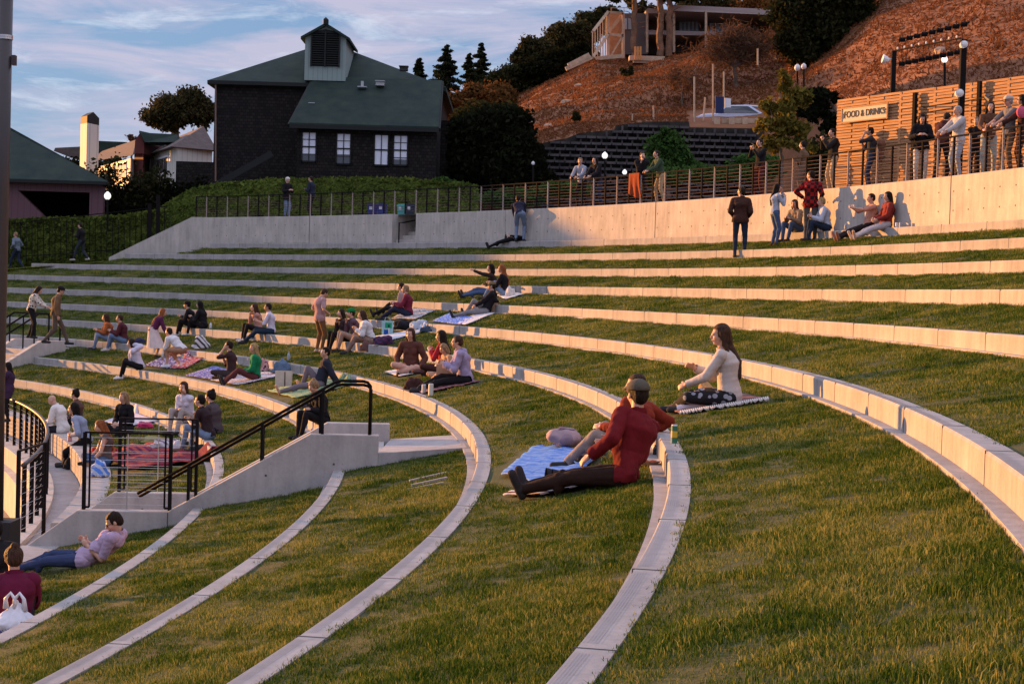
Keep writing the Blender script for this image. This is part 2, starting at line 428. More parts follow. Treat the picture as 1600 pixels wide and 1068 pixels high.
for off in (0, TH+SW):
    wm = sidewall(off).build('side_wall', M['conc'], stair)
    bev = wm.modifiers.new('bevel', 'BEVEL'); bev.width = .012; bev.segments = 2
    jb = MB(); jb.box(sp_(-4.533, off-.001, -3.55), (.012, .008, 1.05), axes=(SX, SY, UZ))
    jb.build('joint', M['joint'], stair); TH_ = []
    for x, z in ((-2.35, -2.33), (-3.25, -2.5), (-4.1, -3.1), (-5.3, -3.25), (-2.75, -2.75), (-4.95, -3.35)):
        q = MB(); q.box(sp_(x, off-.001, z), (.026, .006, .026), axes=(SX, SY, UZ)); TH_.append(q)
    for q in TH_: q.build('tie_hole', M['joint'], stair)
mb = MB()
ns = 7
for k in range(ns):        # treads from the top landing at -2.19 down to -3.5
    z = -2.19-(k+1)*(1.31/8); x0 = -2.62-(k)*.27
    mb.box(sp_(x0-.135, TH+SW/2, (z-4.6)/2), (.27, SW-.004, z+4.6), axes=(SX, SY, UZ))
mb.box(sp_(-2.2, TH+SW/2, (-2.19-4.6)/2), (.86, SW-.004, 2.41), axes=(SX, SY, UZ))
mb.box(sp_(-5.1, TH+SW/2, (-3.5-4.6)/2), (1.16, SW-.004, 1.1), axes=(SX, SY, UZ))
for k in range(3): mb.box(sp_(-5.84-k*.32, TH+SW/2, (-3.62-.12*k-4.6)/2), (.32, SW-.004, .98-.12*k), axes=(SX, SY, UZ))
mb.build('step', M['conc'], stair)
# slab from the stair head to the curb
sl_ = MB(); pz = lambda x: -2.19+(x+1.76)*.085
poly = [sp_(-1.757, 0, 0), sp_(-1.757, SW+2*TH, 0)]
n = 8
for k in range(n+1):
    off = SW+2*TH - (SW+2*TH)*k/n; y = 0
    xr = sqrt((rad(8)-.05)**2-(ywall(-.6, off)-CY)**2)+CX
    poly.append(Vector((xr, ywall(-.6, off), 0)))
sl_.add([(p.x, p.y, pz(p.x)+.02) for p in poly]+[(p.x, p.y, pz(p.x)-.5) for p in poly], [tuple(range(len(poly)))]+[(i, (i+1) % len(poly), len(poly)+(i+1) % len(poly), len(poly)+i) for i in range(len(poly))])
tag(sl_.build('path', M['paving']), kind='structure')
# handrails on the near wall
def handrail(off, dz, name='handrail'):
    z0 = -1.93+.72+dz
    pts = [sp_(-1.86-.03, off, -1.95), sp_(-1.89, off, z0-.06), sp_(-1.93, off, z0-.015), sp_(-1.99, off, z0), sp_(-2.28, off, z0), sp_(-2.36, off, z0-.02), sp_(-4.95, off, z0-.02-(4.95-2.36)*.60)]
    mb = MB(); mb.tube(pts, .021, 8)
    o = mb.build('handrail', M['black'], stair, smooth=True)
    for x in (-2.52 if off < .15 else -2.56, -3.32, -4.28 if off < .15 else -4.2):
        pb = MB(); zt_ = z0-.03-max(0, (-2.36-x))*.60
        zb = -1.934 if x > -2.67 else -1.934-(-2.671-x)*.579
        pb.bar(sp_(x, off, zb-.02), sp_(x, off, zt_), .035, .05, up=(0, 1, 0)); pb.build('rail_post', M['black'], o)
handrail(.06, 0); handrail(.16, -.055)
def cable_panel(name, p0, p1, z0, z1, label, nc=10, frame=(1, 1), mids=1, group=None, thick=.045, toprail=.045):
    """black posts and rail with thin horizontal steel cables between p0 and p1"""
    p0 = Vector(p0); p1 = Vector(p1); o = empty(name, (p0.x, p0.y, z0), label, 'railing', group)
    d = (p1-p0); 
    for k, (p, on) in enumerate(((p0, frame[0]), (p1, frame[1]))):
        pb = MB(); pb.bar((p.x, p.y, z0), (p.x, p.y, z1), thick, thick, up=(0, 1, 0))
        if on: q = p+(d.normalized()*(.07 if k == 0 else -.07)); pb.bar((q.x, q.y, z0+.03), (q.x, q.y, z1), thick*.5, thick*.5, up=(0, 1, 0)); pb.bar((p.x, p.y, z0+.03), (q.x, q.y, z0+.03), thick*.6, thick*.6)
        pb.build('rail_post', M['black'], o)
    for k in range(mids):
        q = p0.lerp(p1, (k+1)/(mids+1)); pb = MB(); pb.bar((q.x, q.y, z0), (q.x, q.y, z1), .012, .012, up=(0, 1, 0)); pb.build('cable_spacer', M['steel'], o)
    tb = MB(); tb.bar((p0.x, p0.y, z1), (p1.x, p1.y, z1), toprail, toprail*.5); tb.build('top_rail', M['black'], o)
    cb = MB()
    for k in range(nc):
        z = z0+(z1-z0)*(k+.7)/(nc+.4); cb.tube([(p0.x, p0.y, z), (p1.x, p1.y, z)], .0035, 5)
    cb.build('cable', M['steel'], o); return o
cable_panel('cable_railing', sp_(-5.66, .1, 0), sp_(-4.53, .1, 0), -3.01, -1.98, 'black cable railing on the low near stair wall, left of the sloping handrail')
cable_panel('cable_railing', sp_(-5.66, TH+SW+.1, 0), sp_(-4.56, TH+SW+.1, 0), -3.01, -1.94, 'black cable railing on the far stair wall, taller post by the picnic blanket')

# ------------------------------------------------------------ curved path, ring fence, stage pit
mb = MB(); rows = []
for k in range(120):
    a = R_(-20)+R_(75)*k/119; rows.append([pol(46.5, a, -4.0), pol(45.9, a, -4.0), pol(45.7, a, -4.0)])
mb.grid(rows); tag(mb.build('path', M['paving']), kind='structure')
mb = MB(); rows = []
for k in range(120):
    a = R_(-20)+R_(80)*k/119; rows.append([pol(45.98, a, -3.99), pol(45.98, a, -3.9), pol(45.58, a, -3.9), pol(45.58, a, -4.3), pol(45.4, a, -4.32), pol(45.4, a, -5.3)])
mb.grid(rows)
M['ochre'] = mat('ochre_panel', (.36, .27, .17), .8, n_scale=6, coord='World', n_amt=.15)
tag(mb.build('stage_ring_wall', M['conc_wall']), 'low curved concrete ring wall under the black curved railing at left', 'ring wall')
mb = MB(); mb.add([pol(45.45, R_(-20)+R_(100)*k/60, -5.2) for k in range(61)]+[(CX-30, CY, -5.2)], [tuple(range(62))])
tag(mb.build('stage_floor', M['ochre'], recalc=False), kind='structure')
rf = empty('curved_railing', pol(45.85, R_(16), -3.9), 'curved black railing with broad posts and cables beside the lower path', 'railing')
tb = MB(); tb.tube([pol(45.85, R_(9)+R_(34)*k/70, -2.84) for k in range(71)], .035, 8); tb.build('top_rail', M['dkmetal'], rf, smooth=True)
cb = MB()
for c in range(9): cb.tube([pol(45.85, R_(9)+R_(34)*k/50, -3.78+c*.1) for k in range(51)], .004, 4)
cb.build('cable', M['steel'], rf)
for k in range(30):
    a = R_(9.2)+R_(1.16)*k; pb = MB(); rd = Vector((cos(a), sin(a), 0)); tn = Vector((-sin(a), cos(a), 0))
    pb.box(Vector(pol(45.85, a, -3.38)), (.07, .03, 1.06), axes=(rd, tn, UZ)); pb.build('rail_post', M['black'], rf)
p0 = at(18, 770, 23.6); 
cable_panel('cable_railing', at(28, 765, 22.6), at(70, 740, 23.9), -4.0, at(22, 705, 23.0).z+.05, 'short black cable railing below the curved railing, against the pole', mids=0, nc=9)

# upper-left stairs
s2 = empty('upper_stairs', pol(51, A2, -2.2), 'concrete stairs with a sloping side wall at far left below the walking couple', 'stairs')
def rp(r, off, z, a=None): return Vector((CX+r*cos(A2)-off*sin(A2), CY+r*sin(A2)+off*cos(A2), z))
prof2 = [(rad(8)-.75, -1.90), (rad(8)-1.6, -1.90), (rad(8)-4.3, -3.5), (rad(8)-6.2, -3.6)]
for off in (-.12, 1.8):
    mb = MB(); mb.prism([rp(r, off, z) for r, z in prof2]+[rp(rad(8)-6.2, off, -4.6), rp(rad(8)-.75, off, -4.6)], Vector((-sin(A2), cos(A2), 0))*.25)
    mb.build('side_wall', M['conc_wall'], s2)
mb = MB(); ax = (Vector((cos(A2), sin(A2), 0)), Vector((-sin(A2), cos(A2), 0)), UZ)
for k in range(10): mb.box(rp(rad(8)-1.9-k*.28, .96, (-2.2-.15*k-4.6)/2), (.28, 1.67, 2.4-.15*k), axes=ax)
mb.box(rp(rad(8)-.9, .96, -3.3), (1.72, 1.67, 2.26), axes=ax)
mb.build('step', M['conc'], s2)
for off in (.1, .9, 1.9):
    mb = MB(); r0 = rad(8)-.85
    mb.tube([rp(r0, off, -2.0), rp(r0, off, -1.1), rp(r0-.08, off, -1.03), rp(r0-.75, off, -1.03), rp(r0-3.4, off, -2.65)], .03, 6)
    for dr in (.9, 2.0): mb.bar(rp(r0-dr, off, -2.3-dr*.3), rp(r0-dr, off, -1.05-max(0, dr-.75)*.61), .04, .04)
    mb.build('handrail', M['black'], s2)

# ------------------------------------------------------------ plaza railing on top of the wall
RF = RW+.14
pr = empty('plaza_railing', pol(RF, R_(25), ZP), 'long black railing with horizontal steel rods along the top of the plaza wall', 'railing')
aend = R_(-20)
def ring(r, a0, a1, z, rr, n): 
    mb = MB(); k_ = max(2, int((a1-a0)*r/.8)); mb.tube([pol(r, a0+(a1-a0)*k/k_, z) for k in range(k_+1)], rr, n); return mb
M['rod'] = mat('railing_rod', (.10, .06, .045), .6, spec=.2); M['spacer'] = mat('railing_spacer', (.34, .27, .24), .6, spec=.2)
ring(RF, aend, aL+.02, ZP+.92, .024, 6).build('top_rail', M['black'], pr)
for c in range(8): ring(RF, aend, aL+.02, ZP+.10+c*.1, .0075, 4).build('rod', M['rod'], pr)
a = R_(-8); k = 0
while a < aL+.02:
    rd = Vector((cos(a), sin(a), 0)); tn = Vector((-sin(a), cos(a), 0)); pb = MB()
    pb.box(Vector(pol(RF, a, ZP+.46)), (.05, .035 if k % 2 == 0 else .014, .94), axes=(rd, tn, UZ))
    pb.build('rail_post' if k % 2 == 0 else 'rod_spacer', M['black'] if k % 2 == 0 else M['spacer'], pr)
    a += .66/RF; k += 1
# ------------------------------------------------------------ foliage tools
rng = np.random.default_rng(7); random.seed(7)
def leafmat(name, c1, c2, c3=None, tr=.25):
    m = bpy.data.materials.new(name); m.use_nodes = True; t = m.node_tree; t.nodes.clear()
    g = N(t, 'ShaderNodeNewGeometry'); rp = N(t, 'ShaderNodeValToRGB'); e = rp.color_ramp.elements
    e[0].color = tuple(c1)+(1,); e[1].color = tuple(c2)+(1,); e[0].position = .1; e[1].position = .8
    if c3: q = e.new(.95); q.color = tuple(c3)+(1,)
    nz = N(t, 'ShaderNodeTexNoise', i_Scale=.9, i_Detail=3); t.links.new(g.outputs['Position'], nz.inputs[0])
    ad = N(t, 'ShaderNodeMath', operation='MULTIPLY_ADD', i_1=.75, i_2=-.12); t.links.new(nz.outputs[0], ad.inputs[0])
    a2 = N(t, 'ShaderNodeMath', operation='MULTIPLY_ADD', i_1=.45); t.links.new(g.outputs['Random Per Island'], a2.inputs[0]); t.links.new(ad.outputs[0], a2.inputs[2])
    t.links.new(a2.outputs[0], rp.inputs[0])
    d = N(t, 'ShaderNodeBsdfDiffuse'); tl = N(t, 'ShaderNodeBsdfTranslucent'); ms = N(t, 'ShaderNodeMixShader', i_0=tr); o = N(t, 'ShaderNodeOutputMaterial')
    t.links.new(rp.outputs[0], d.inputs[0]); t.links.new(rp.outputs[0], tl.inputs[0]); t.links.new(d.outputs[0], ms.inputs[1]); t.links.new(tl.outputs[0], ms.inputs[2]); t.links.new(ms.outputs[0], o.inputs[0])
    return m
def leaves(name, C, size, mt, parent=None, flat=None, aspect=1.6):
    """one mesh of leaf-shaped faces at the points C"""
    C = np.asarray(C, float); n = len(C); 
    a = rng.normal(size=(n, 3)); 
    if flat is not None: a += np.asarray(flat)*2.0
    a /= np.linalg.norm(a, axis=1)[:, None]
    b = rng.normal(size=(n, 3)); b -= a*(a*b).sum(1)[:, None]; b /= np.linalg.norm(b, axis=1)[:, None]; c = np.cross(a, b)
    s = (size*rng.uniform(.6, 1.4, n))[:, None]
    V = np.stack([C-b*s*aspect*.5, C+c*s*.45, C+b*s*aspect*.5, C-c*s*.45], 1).reshape(-1, 3)
    me = bpy.data.meshes.new(name); me.vertices.add(4*n); me.vertices.foreach_set('co', V.ravel())
    me.loops.add(4*n); me.loops.foreach_set('vertex_index', np.arange(4*n, dtype=np.int32))
    me.polygons.add(n); me.polygons.foreach_set('loop_start', np.arange(0, 4*n, 4, dtype=np.int32))
    me.update(calc_edges=True); me.materials.append(mt)
    o = bpy.data.objects.new(name, me); COL.objects.link(o)
    if parent is not None: o.parent = parent; o.matrix_parent_inverse = Matrix.Translation(parent.location).inverted()
    return o
def clump_pts(c, r, n, k=None):
    """points gathered in small clumps inside an ellipsoid, denser near its skin"""
    c = np.asarray(c, float); r = np.asarray(r, float); k = k or max(6, n//60)
    d = rng.normal(size=(k, 3)); d /= np.linalg.norm(d, axis=1)[:, None]; cc = d*(rng.uniform(.35, 1, k)**.5)[:, None]
    i = rng.integers(0, k, n); sc = rng.uniform(.12, .26, k)[i][:, None]
    return c+(cc[i]+rng.normal(size=(n, 3))*sc)*r, c+cc*r
BARK = mat('bark', (.09, .06, .045), .95, n_scale=8, col2=(.17, .12, .09), bump=.5, coord='World')
BARK_O = mat('red_bark', (.26, .13, .07), .95, n_scale=3, col2=(.12, .07, .045), bump=.4, coord='World')
LF = {
 'dark': leafmat('dark_foliage', (.004, .006, .003), (.020, .022, .011)),
 'oak': leafmat('oak_foliage', (.012, .016, .006), (.05, .05, .02)),
 'euc': leafmat('eucalyptus_foliage', (.016, .020, .009), (.085, .070, .028)),
 'fir': leafmat('redwood_foliage', (.008, .014, .008), (.03, .038, .018)),
 'rust': leafmat('rust_foliage', (.05, .03, .012), (.22, .10, .03)),
 'young': leafmat('young_tree_foliage', (.04, .05, .012), (.22, .16, .03), (.40, .28, .06)),
 'shrub': leafmat('shrub_foliage', (.02, .05, .012), (.07, .13, .03), (.14, .2, .05)),
 'ivy': leafmat('ivy_foliage', (.006, .014, .004), (.14, .18, .035), (.45, .50, .16)),
 'twig': leafmat('bare_twigs', (.05, .03, .02), (.17, .09, .05)),
}
def limb(mb, a, b, r0, r1, wob=.08, n=5):
    a = Vector(a); b = Vector(b); L_ = (b-a).length; pts = []
    for k in range(n+1):
        t = k/n; p = a.lerp(b, t); j = L_*wob*sin(pi*t)
        pts.append(p+Vector((random.uniform(-j, j), random.uniform(-j, j), random.uniform(-j, j)*.5+sin(pi*t)*L_*.05)))
    mb.tube(pts, [r0+(r1-r0)*k/n for k in range(n+1)], 6)
def tree(px, yb, Y, lobes, n, ls, lf, label, cat='tree', group='trees around the hill', bark=None, name='tree', tr=.18, base=None, twig=False, trunk_px=None, limbs=True):
    """lobes: (px, py, rx_px, ry_px[, dY]) crown masses placed by where they stand at depth Y"""
    b = Vector(base) if base else at(px, yb, Y)
    o = empty(name, b, label, cat, group); s = Y/F_PX; cents = []; P = []
    tot = sum(l[2]*l[3] for l in lobes)
    for l in lobes:
        c = at(l[0], l[1], Y+(l[4] if len(l) > 4 else 0)); m_ = int(n*l[2]*l[3]/tot)
        p, cc = clump_pts(c, (l[2]*s, max(l[2], l[3])*s*.8, l[3]*s), m_, max(5, int(m_/70))); P.append(p); cents += [(c, cc)]
    leaves('crown', np.concatenate(P), ls, lf, o)
    mb = MB(); top = at(lobes[0][0], lobes[0][1], Y)
    mid = b.lerp(top, .45)+Vector((random.uniform(-.3, .3), 0, 0))
    limb(mb, b-Vector((0, 0, .5)), mid, tr, tr*.7, .03); limb(mb, mid, top, tr*.7, tr*.2, .06)
    if limbs:
        for c, cc in cents:
            limb(mb, mid.lerp(b, random.uniform(-.4, .2)), c, tr*.5, tr*.15)
            for q in cc[:5]: limb(mb, c, q, tr*.15, tr*.05)
    mb.build('trunk', bark or BARK, o)
    return o
def conifer(px, ytop, yb, Y, wpx, label, n=5200):
    b = at(px, yb, Y); t = at(px, ytop, Y); o = empty('redwood_tree', b, label, 'tree', 'conifers behind the shingled house'); H_ = (t-b).length; s = Y/F_PX; wpx *= 1.35; n = int(n*1.1)
    P = []; mb = MB(); mb.tube([b, b.lerp(t, .5), t], [.3, .18, .03], 6)
    nb = 46
    for k in range(nb):
        h = 1-(k+.5)/nb; rr = wpx*s*(1-h)**.8*random.uniform(.35, 1.25)+.1; a = k*2.4+random.uniform(-.5, .5)
        z0 = b.lerp(t, h); e = z0+Vector((cos(a)*rr, sin(a)*rr, rr*random.uniform(-.28, .12))); mb.tube([z0, e], [.05, .012], 4)
        m_ = int(n/nb); u = rng.uniform(.15, 1.02, m_)[:, None]; base_ = np.array(z0)*(1-u)+np.array(e)*u
        base_ = base_+rng.normal(size=(m_, 3))*np.array([.20, .20, .10])*rr*.8*(1.1-u*.5)
        P.append(base_)
    leaves('crown', np.concatenate(P), .16, LF['fir'], o); mb.build('trunk', BARK, o)

# ------------------------------------------------------------ hill
def lerp_tab(tab, x):
    if x <= tab[0][0]: return tab[0][1:]
    for a, b in zip(tab, tab[1:]):
        if x <= b[0]:
            t = (x-a[0])/(b[0]-a[0]); return tuple(p+(q-p)*t for p, q in zip(a[1:], b[1:]))
    return tab[-1][1:]
HB_T = [(560, 352, 92), (700, 318, 90), (835, 228, 88), (870, 219, 88), (1000, 196, 88), (1070, 203, 88), (1190, 200, 88), (1300, 190, 80), (1450, 158, 72), (1600, 130, 68), (2000, 60, 60), (2600, -40, 50)]
HC_T = [(560, 330, 140), (700, 235, 140), (770, 180, 138), (800, 158, 136), (860, 124, 134), (925, 94, 130), (1000, 95, 128), (1100, 72, 128), (1220, 40, 130), (1270, -5, 132), (1400, -110, 132), (1600, -240, 130), (2000, -420, 120), (2600, -600, 110)]
def hill_pt(px, t):
    yb, Yb = lerp_tab(HB_T, px); yc, Yc = lerp_tab(HC_T, px)
    a = at(px, yb, Yb); c = at(px, yc, Yc); p = a.lerp(c, t)
    p.z += (c.z-a.z)*.06*sin(pi*t)*(1 if px < 1250 else .3)
    nn = noise.noise(p*.12)*.9+noise.noise(p*.5)*.28+noise.noise(p*1.7)*.09
    p.z += nn*min(1, 5*t)*(.4 if t > .98 else 1)
    return p
mb = MB(); rows = []
for i in range(170):
    px = 560+i*12; rw_ = []
    yb, Yb = lerp_tab(HB_T, px); a = at(px, yb, Yb)
    rw_.append((a.x, a.y-.02, 2.6)); rw_ += [tuple(hill_pt(px, j/44)) for j in range(45)]
    c = hill_pt(px, 1); rw_ += [(c.x+2, c.y+14, c.z+.5), (c.x+10, c.y+60, c.z-4), (c.x+30, c.y+240, -9)]
    rows.append(rw_)
mb.grid(rows)
M['hill'] = mat('dry_hill_grass', (.13, .05, .022), .95, n_scale=.35, col2=(.27, .115, .05), bump=.8, b_scale=4.5, coord='World', n_det=12, ramp=(.30, .70))
tag(mb.build('hill', M['hill'], smooth=True, recalc=False), kind='structure')
# dry grass tussocks over the slope (uncountable)
C = []
for k in range(55000):
    px = random.uniform(790, 1640); t = random.random()**.9
    if 1075 < px < 1215 and t < .14: continue
    p = hill_pt(px, t); C.append((p.x, p.y, p.z+.07))
M['tussock'] = leafmat('dry_tussock', (.12, .045, .02), (.24, .10, .042), (.36, .18, .08), .3)
tag(leaves('dry_grass', C, .09, M['tussock'], flat=(0, -.5, .1), aspect=3.6), kind='stuff', label='dry orange brown grass on the bare hill', cat='grass')
for px, t, r in ((978, .42, 9), (1590, .55, 14), (815, .1, 8), (900, .12, 6), (1440, .78, 16), (1545, .30, 7)):
    q = hill_pt(px, t); P, _ = clump_pts(q+Vector((0, 0, .5)), (r*.04, r*.04, r*.035), 380, 12)
    tag(leaves('bush', P, .16, LF['oak']), {978: 'small round green bush alone on the bare slope', 1590: 'brown bush on the hill above the slatted fence at right edge', 815: 'low bush at the left foot of the bare hill', 900: 'tiny bush near the foot of the hill above the lattice wall', 1440: 'dark bush in the shaded band high on the hill', 1545: 'small bush on the hill just above the slatted fence'}[px], 'bush', 'bushes on the hill')
for px, t in ((830, .25), (816, .13), (858, .2), (884, .34), (905, .5), (1470, .12)):
    q = hill_pt(px, t); mb = MB(); mb.ell(q, (.4, .3, .22), 7, 5)
    for k, v in enumerate(mb.v): mb.v[k] = tuple(Vector(v)+Vector((noise.noise(Vector(v)*3)*.12,)*3))
    tag(mb.build('boulder', mat('sandstone', (.45, .30, .2), .9)), 'pale boulder lying on the dry slope', 'boulder', 'boulders on the hill slope')

# ------------------------------------------------------------ lattice retaining wall
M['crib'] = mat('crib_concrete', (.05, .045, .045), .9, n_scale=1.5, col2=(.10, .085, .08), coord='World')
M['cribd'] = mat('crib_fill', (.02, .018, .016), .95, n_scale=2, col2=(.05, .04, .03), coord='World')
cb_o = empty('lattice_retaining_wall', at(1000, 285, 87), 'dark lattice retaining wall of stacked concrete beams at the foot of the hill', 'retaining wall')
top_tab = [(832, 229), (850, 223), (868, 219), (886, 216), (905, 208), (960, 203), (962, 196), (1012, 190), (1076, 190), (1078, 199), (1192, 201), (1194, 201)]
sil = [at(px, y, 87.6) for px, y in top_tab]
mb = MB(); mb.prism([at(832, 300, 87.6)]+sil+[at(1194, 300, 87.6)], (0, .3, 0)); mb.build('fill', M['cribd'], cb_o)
def topz(x):
    for a, b in zip(sil, sil[1:]):
        if a.x <= x <= b.x: return a.z+(b.z-a.z)*((x-a.x)/max(b.x-a.x, 1e-6))
    return 0
mb = MB(); z = 2.6; r_ = 0
x0, x1 = sil[0].x+.1, sil[-1].x-.1
while z < 11.5:
    x = x0+(r_ % 2)*.28
    while x < x1-.5:
        if topz(x+.25) > z+.12: mb.box((x+.28, 87.35, z), (.50, .42, .13))
        if topz(x) > z+.38: mb.box((x, 87.42, z+.17), (.10, .25, .34))
        x += .56
    z += .34; r_ += 1
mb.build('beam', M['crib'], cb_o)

# ------------------------------------------------------------ shingled house
def shingle(name, c1, c2, sx=1.0):
    m = mat(name, c1, .9); t = m.node_tree; b = t.nodes['Principled BSDF']
    g = N(t, 'ShaderNodeNewGeometry'); mp = N(t, 'ShaderNodeMapping'); mp.inputs['Rotation'].default_value = (R_(90), 0, 0)
    br = N(t, 'ShaderNodeTexBrick', i_Scale=1.0, i_Mortar_Size=.02, i_Brick_Width=.22*sx, i_Row_Height=.17, i_Bias=-.2)
    br.inputs['Color1'].default_value = tuple(c1)+(1,); br.inputs['Color2'].default_value = tuple(c2)+(1,); br.inputs['Mortar'].default_value = (.004, .004, .004, 1)
    t.links.new(g.outputs['Position'], mp.inputs[0]); t.links.new(mp.outputs[0], br.inputs[0]); t.links.new(br.outputs[0], b.inputs['Base Color'])
    bn = N(t, 'ShaderNodeBump', i_Strength=.7, i_Distance=.03); t.links.new(br.outputs['Fac'], bn.inputs['Height']); bn.invert = True; t.links.new(bn.outputs[0], b.inputs['Normal'])
    return m
M['shing'] = shingle('dark_shingles', (.009, .007, .006), (.030, .022, .018))
M['roofg'] = mat('green_shingle_roof', (.009, .024, .020), .85, n_scale=1.2, col2=(.024, .040, .028), coord='World', bump=.35, b_scale=14, n_det=10)
M['fascia'] = mat('dark_fascia', (.012, .014, .013), .7)
M['siding'] = None
def siding(name, c, pitch=.2, vertical=True):
    m = mat(name, c, .7); t = m.node_tree; b = t.nodes['Principled BSDF']; g = N(t, 'ShaderNodeNewGeometry')
    wv = N(t, 'ShaderNodeTexWave', i_Scale=1/pitch/3.0, wave_profile='SAW'); wv.bands_direction = 'X' if vertical else 'Z'
    t.links.new(g.outputs['Position'], wv.inputs[0])
    rp = N(t, 'ShaderNodeValToRGB'); rp.color_ramp.elements[0].position = .02; rp.color_ramp.elements[1].position = .12
    rp.color_ramp.elements[0].color = tuple(x*.5 for x in c)+(1,); rp.color_ramp.elements[1].color = tuple(c)+(1,)
    t.links.new(wv.outputs[0], rp.inputs[0]); t.links.new(rp.outputs[0], b.inputs['Base Color']); return m
M['mint'] = siding('pale_green_siding', (.24, .31, .29), .28)
M['white_paint'] = mat('white_paint', (.75, .76, .78), .6)
M['blind'] = mat('white_window_blind', (.74, .76, .84), .5, spec=.5)
M['paleglass'] = mat('window_glass', (.05, .06, .07), .12, spec=.8)
hs = empty('shingled_house', at(520, 300, 88), 'large dark shingled house with green roof and louvred cupola', 'house')
Yl, Yt = 85.0, 88.7
lw = [at(458, 300, Yl), at(460, 196, Yl), at(684, 200, Yl), at(684, 300, Yl)]
zb = 1.5
xL, xR = at(462, 300, Yl).x, at(680, 300, Yl).x; zE = at(570, 195, Yl).z
TL = at(336, 124, Yt); xTL = TL.x; zT = TL.z; xTR = at(688, 130, Yt).x
mb = MB()
mb.prism([(xL, Yl, zb), (xR, Yl, zb), (xR, Yl, zE), (xL, Yl, zE)], (0, Yt-Yl, 0))
mb.prism([(xR, Yl, zE-.02), (xR, Yt, zE-.02), (xR, Yt, zT)], (-.12, 0, 0)); mb.prism([(xL, Yl, zE-.02), (xL, Yt, zE-.02), (xL, Yt, zT)], (.12, 0, 0))
mb.prism([(xTL, Yt, zb), (xTR, Yt, zb), (xTR, Yt, zT), (xTL, Yt, zT)], (0, 10.5, 0))
bx = at(706, 300, 91).x; mb.box(((xTR+bx)/2, 92.5, (zb+at(700, 190, 91).z)/2), (bx-xTR+.4, 4, at(700, 190, 91).z-zb))
mb.build('wall', M['shing'], hs)
AP = at(513, 66, 94); e = .35
def slab(poly, th, m, name, par):
    mb = MB(); mb.prism(poly, (0, 0, th)); return mb.build(name, m, par)
FL, FR, BL, BR = Vector((xTL-e, Yt-.3, zT-.1)), Vector((xTR+e, Yt-.3, zT-.1)), Vector((xTL-e, 99.5, zT-.1)), Vector((xTR+e, 99.5, zT-.1))
rb = MB(); rb.add([FL, FR, BR, BL, AP], [(0, 1, 4), (1, 2, 4), (2, 3, 4), (3, 0, 4), (3, 2, 1, 0)])
rb.add([FL, FR, BR, BL]+[v-Vector((0, 0, .22)) for v in (FL, FR, BR, BL)], [(0, 1, 5, 4), (1, 2, 6, 5), (2, 3, 7, 6), (3, 0, 4, 7), (4, 5, 6, 7)])
rb.build('roof', M['roofg'], hs)
tl = Vector((xL+.35, Yt-.05, zT+.16)); trr = Vector((xTR+.1, Yt-.05, zT+.16)); bl = Vector((xL-.35, Yl-.45, zE-.18)); br_ = Vector((xR+.12, Yl-.45, zE-.18))
slab([bl, br_, trr, tl], .14, M['roofg'], 'shed_roof', hs)
mb = MB(); mb.bar(bl-Vector((0, .03, .05)), br_-Vector((0, .03, .05)), .08, .2); mb.bar(br_+Vector((.05, 0, -.02)), trr+Vector((.05, 0, 0)), .08, .2); mb.bar(bl+Vector((-.05, 0, -.02)), tl+Vector((-.05, 0, 0)), .08, .2)
mb.bar(FL-Vector((0, .05, .1)), Vector((xL+.4, Yt-.35, zT-.2)), .08, .2); mb.build('fascia', M['fascia'], hs)
mb = MB(); mb.tube([at(337, 125, Yt-.25), at(337, 290, Yt-.25)], .05, 6); mb.build('downpipe', mat('copper_pipe', (.20, .12, .09), .6), hs)
# cupola
cx0, cx1 = at(476, 100, 88.2).x, at(540, 100, 88.2).x; cz0, cz1, czp = at(508, 126, 88.2).z, at(508, 57, 88.2).z, at(508, 39, 88.2).z; cm = (cx0+cx1)/2
cu = MB(); cu.prism([(cx0, 88.2, cz0), (cx1, 88.2, cz0), (cx1, 88.2, cz1), (cm, 88.2, czp), (cx0, 88.2, cz1)], (0, 4.2, 0)); cuo = cu.build('cupola', M['mint'], hs)
lb = MB(); lx0, lx1 = at(486, 80, 88).x, at(530, 80, 88).x; lz0, lz1 = at(508, 103, 88).z, at(508, 50, 88).z
lb.box(((lx0+lx1)/2, 88.17, (lz0+lz1)/2), (lx1-lx0, .06, lz1-lz0)); lb.prism([(lx0, 88.14, lz1), (lx1, 88.14, lz1), (cm, 88.14, czp-.25)], (0, .06, 0))
nl = 15
lb.mi = 0
for k in range(nl):
    z = lz0+(lz1-lz0)*(k+.5)/nl; lb.box(((lx0+lx1)/2, 88.1, z), (lx1-lx0-.1, .10, .035), rx=-.6)
for x in (lx0, cm, lx1): lb.box((x, 88.08, (lz0+lz1)/2), (.08, .1, lz1-lz0+.1))
lb.build('louvre', M['fascia'], cuo)
rb = MB()
for sgn in (-1, 1):
    a = Vector((cm, 87.95, czp+.08)); b = Vector((cm+sgn*(cx1-cm+.22), 87.95, cz1-.08)); rb.prism([a, b, b-Vector((0, 0, .14)), a-Vector((0, 0, .16))], (0, 4.6, 0))
rb.build('roof', M['roofg'], cuo)
mb = MB(); mb.lathe((cm, 88.0, czp), [(.16, 0), (.16, .25), (.02, .38)], 8); mb.build('finial', M['fascia'], cuo)
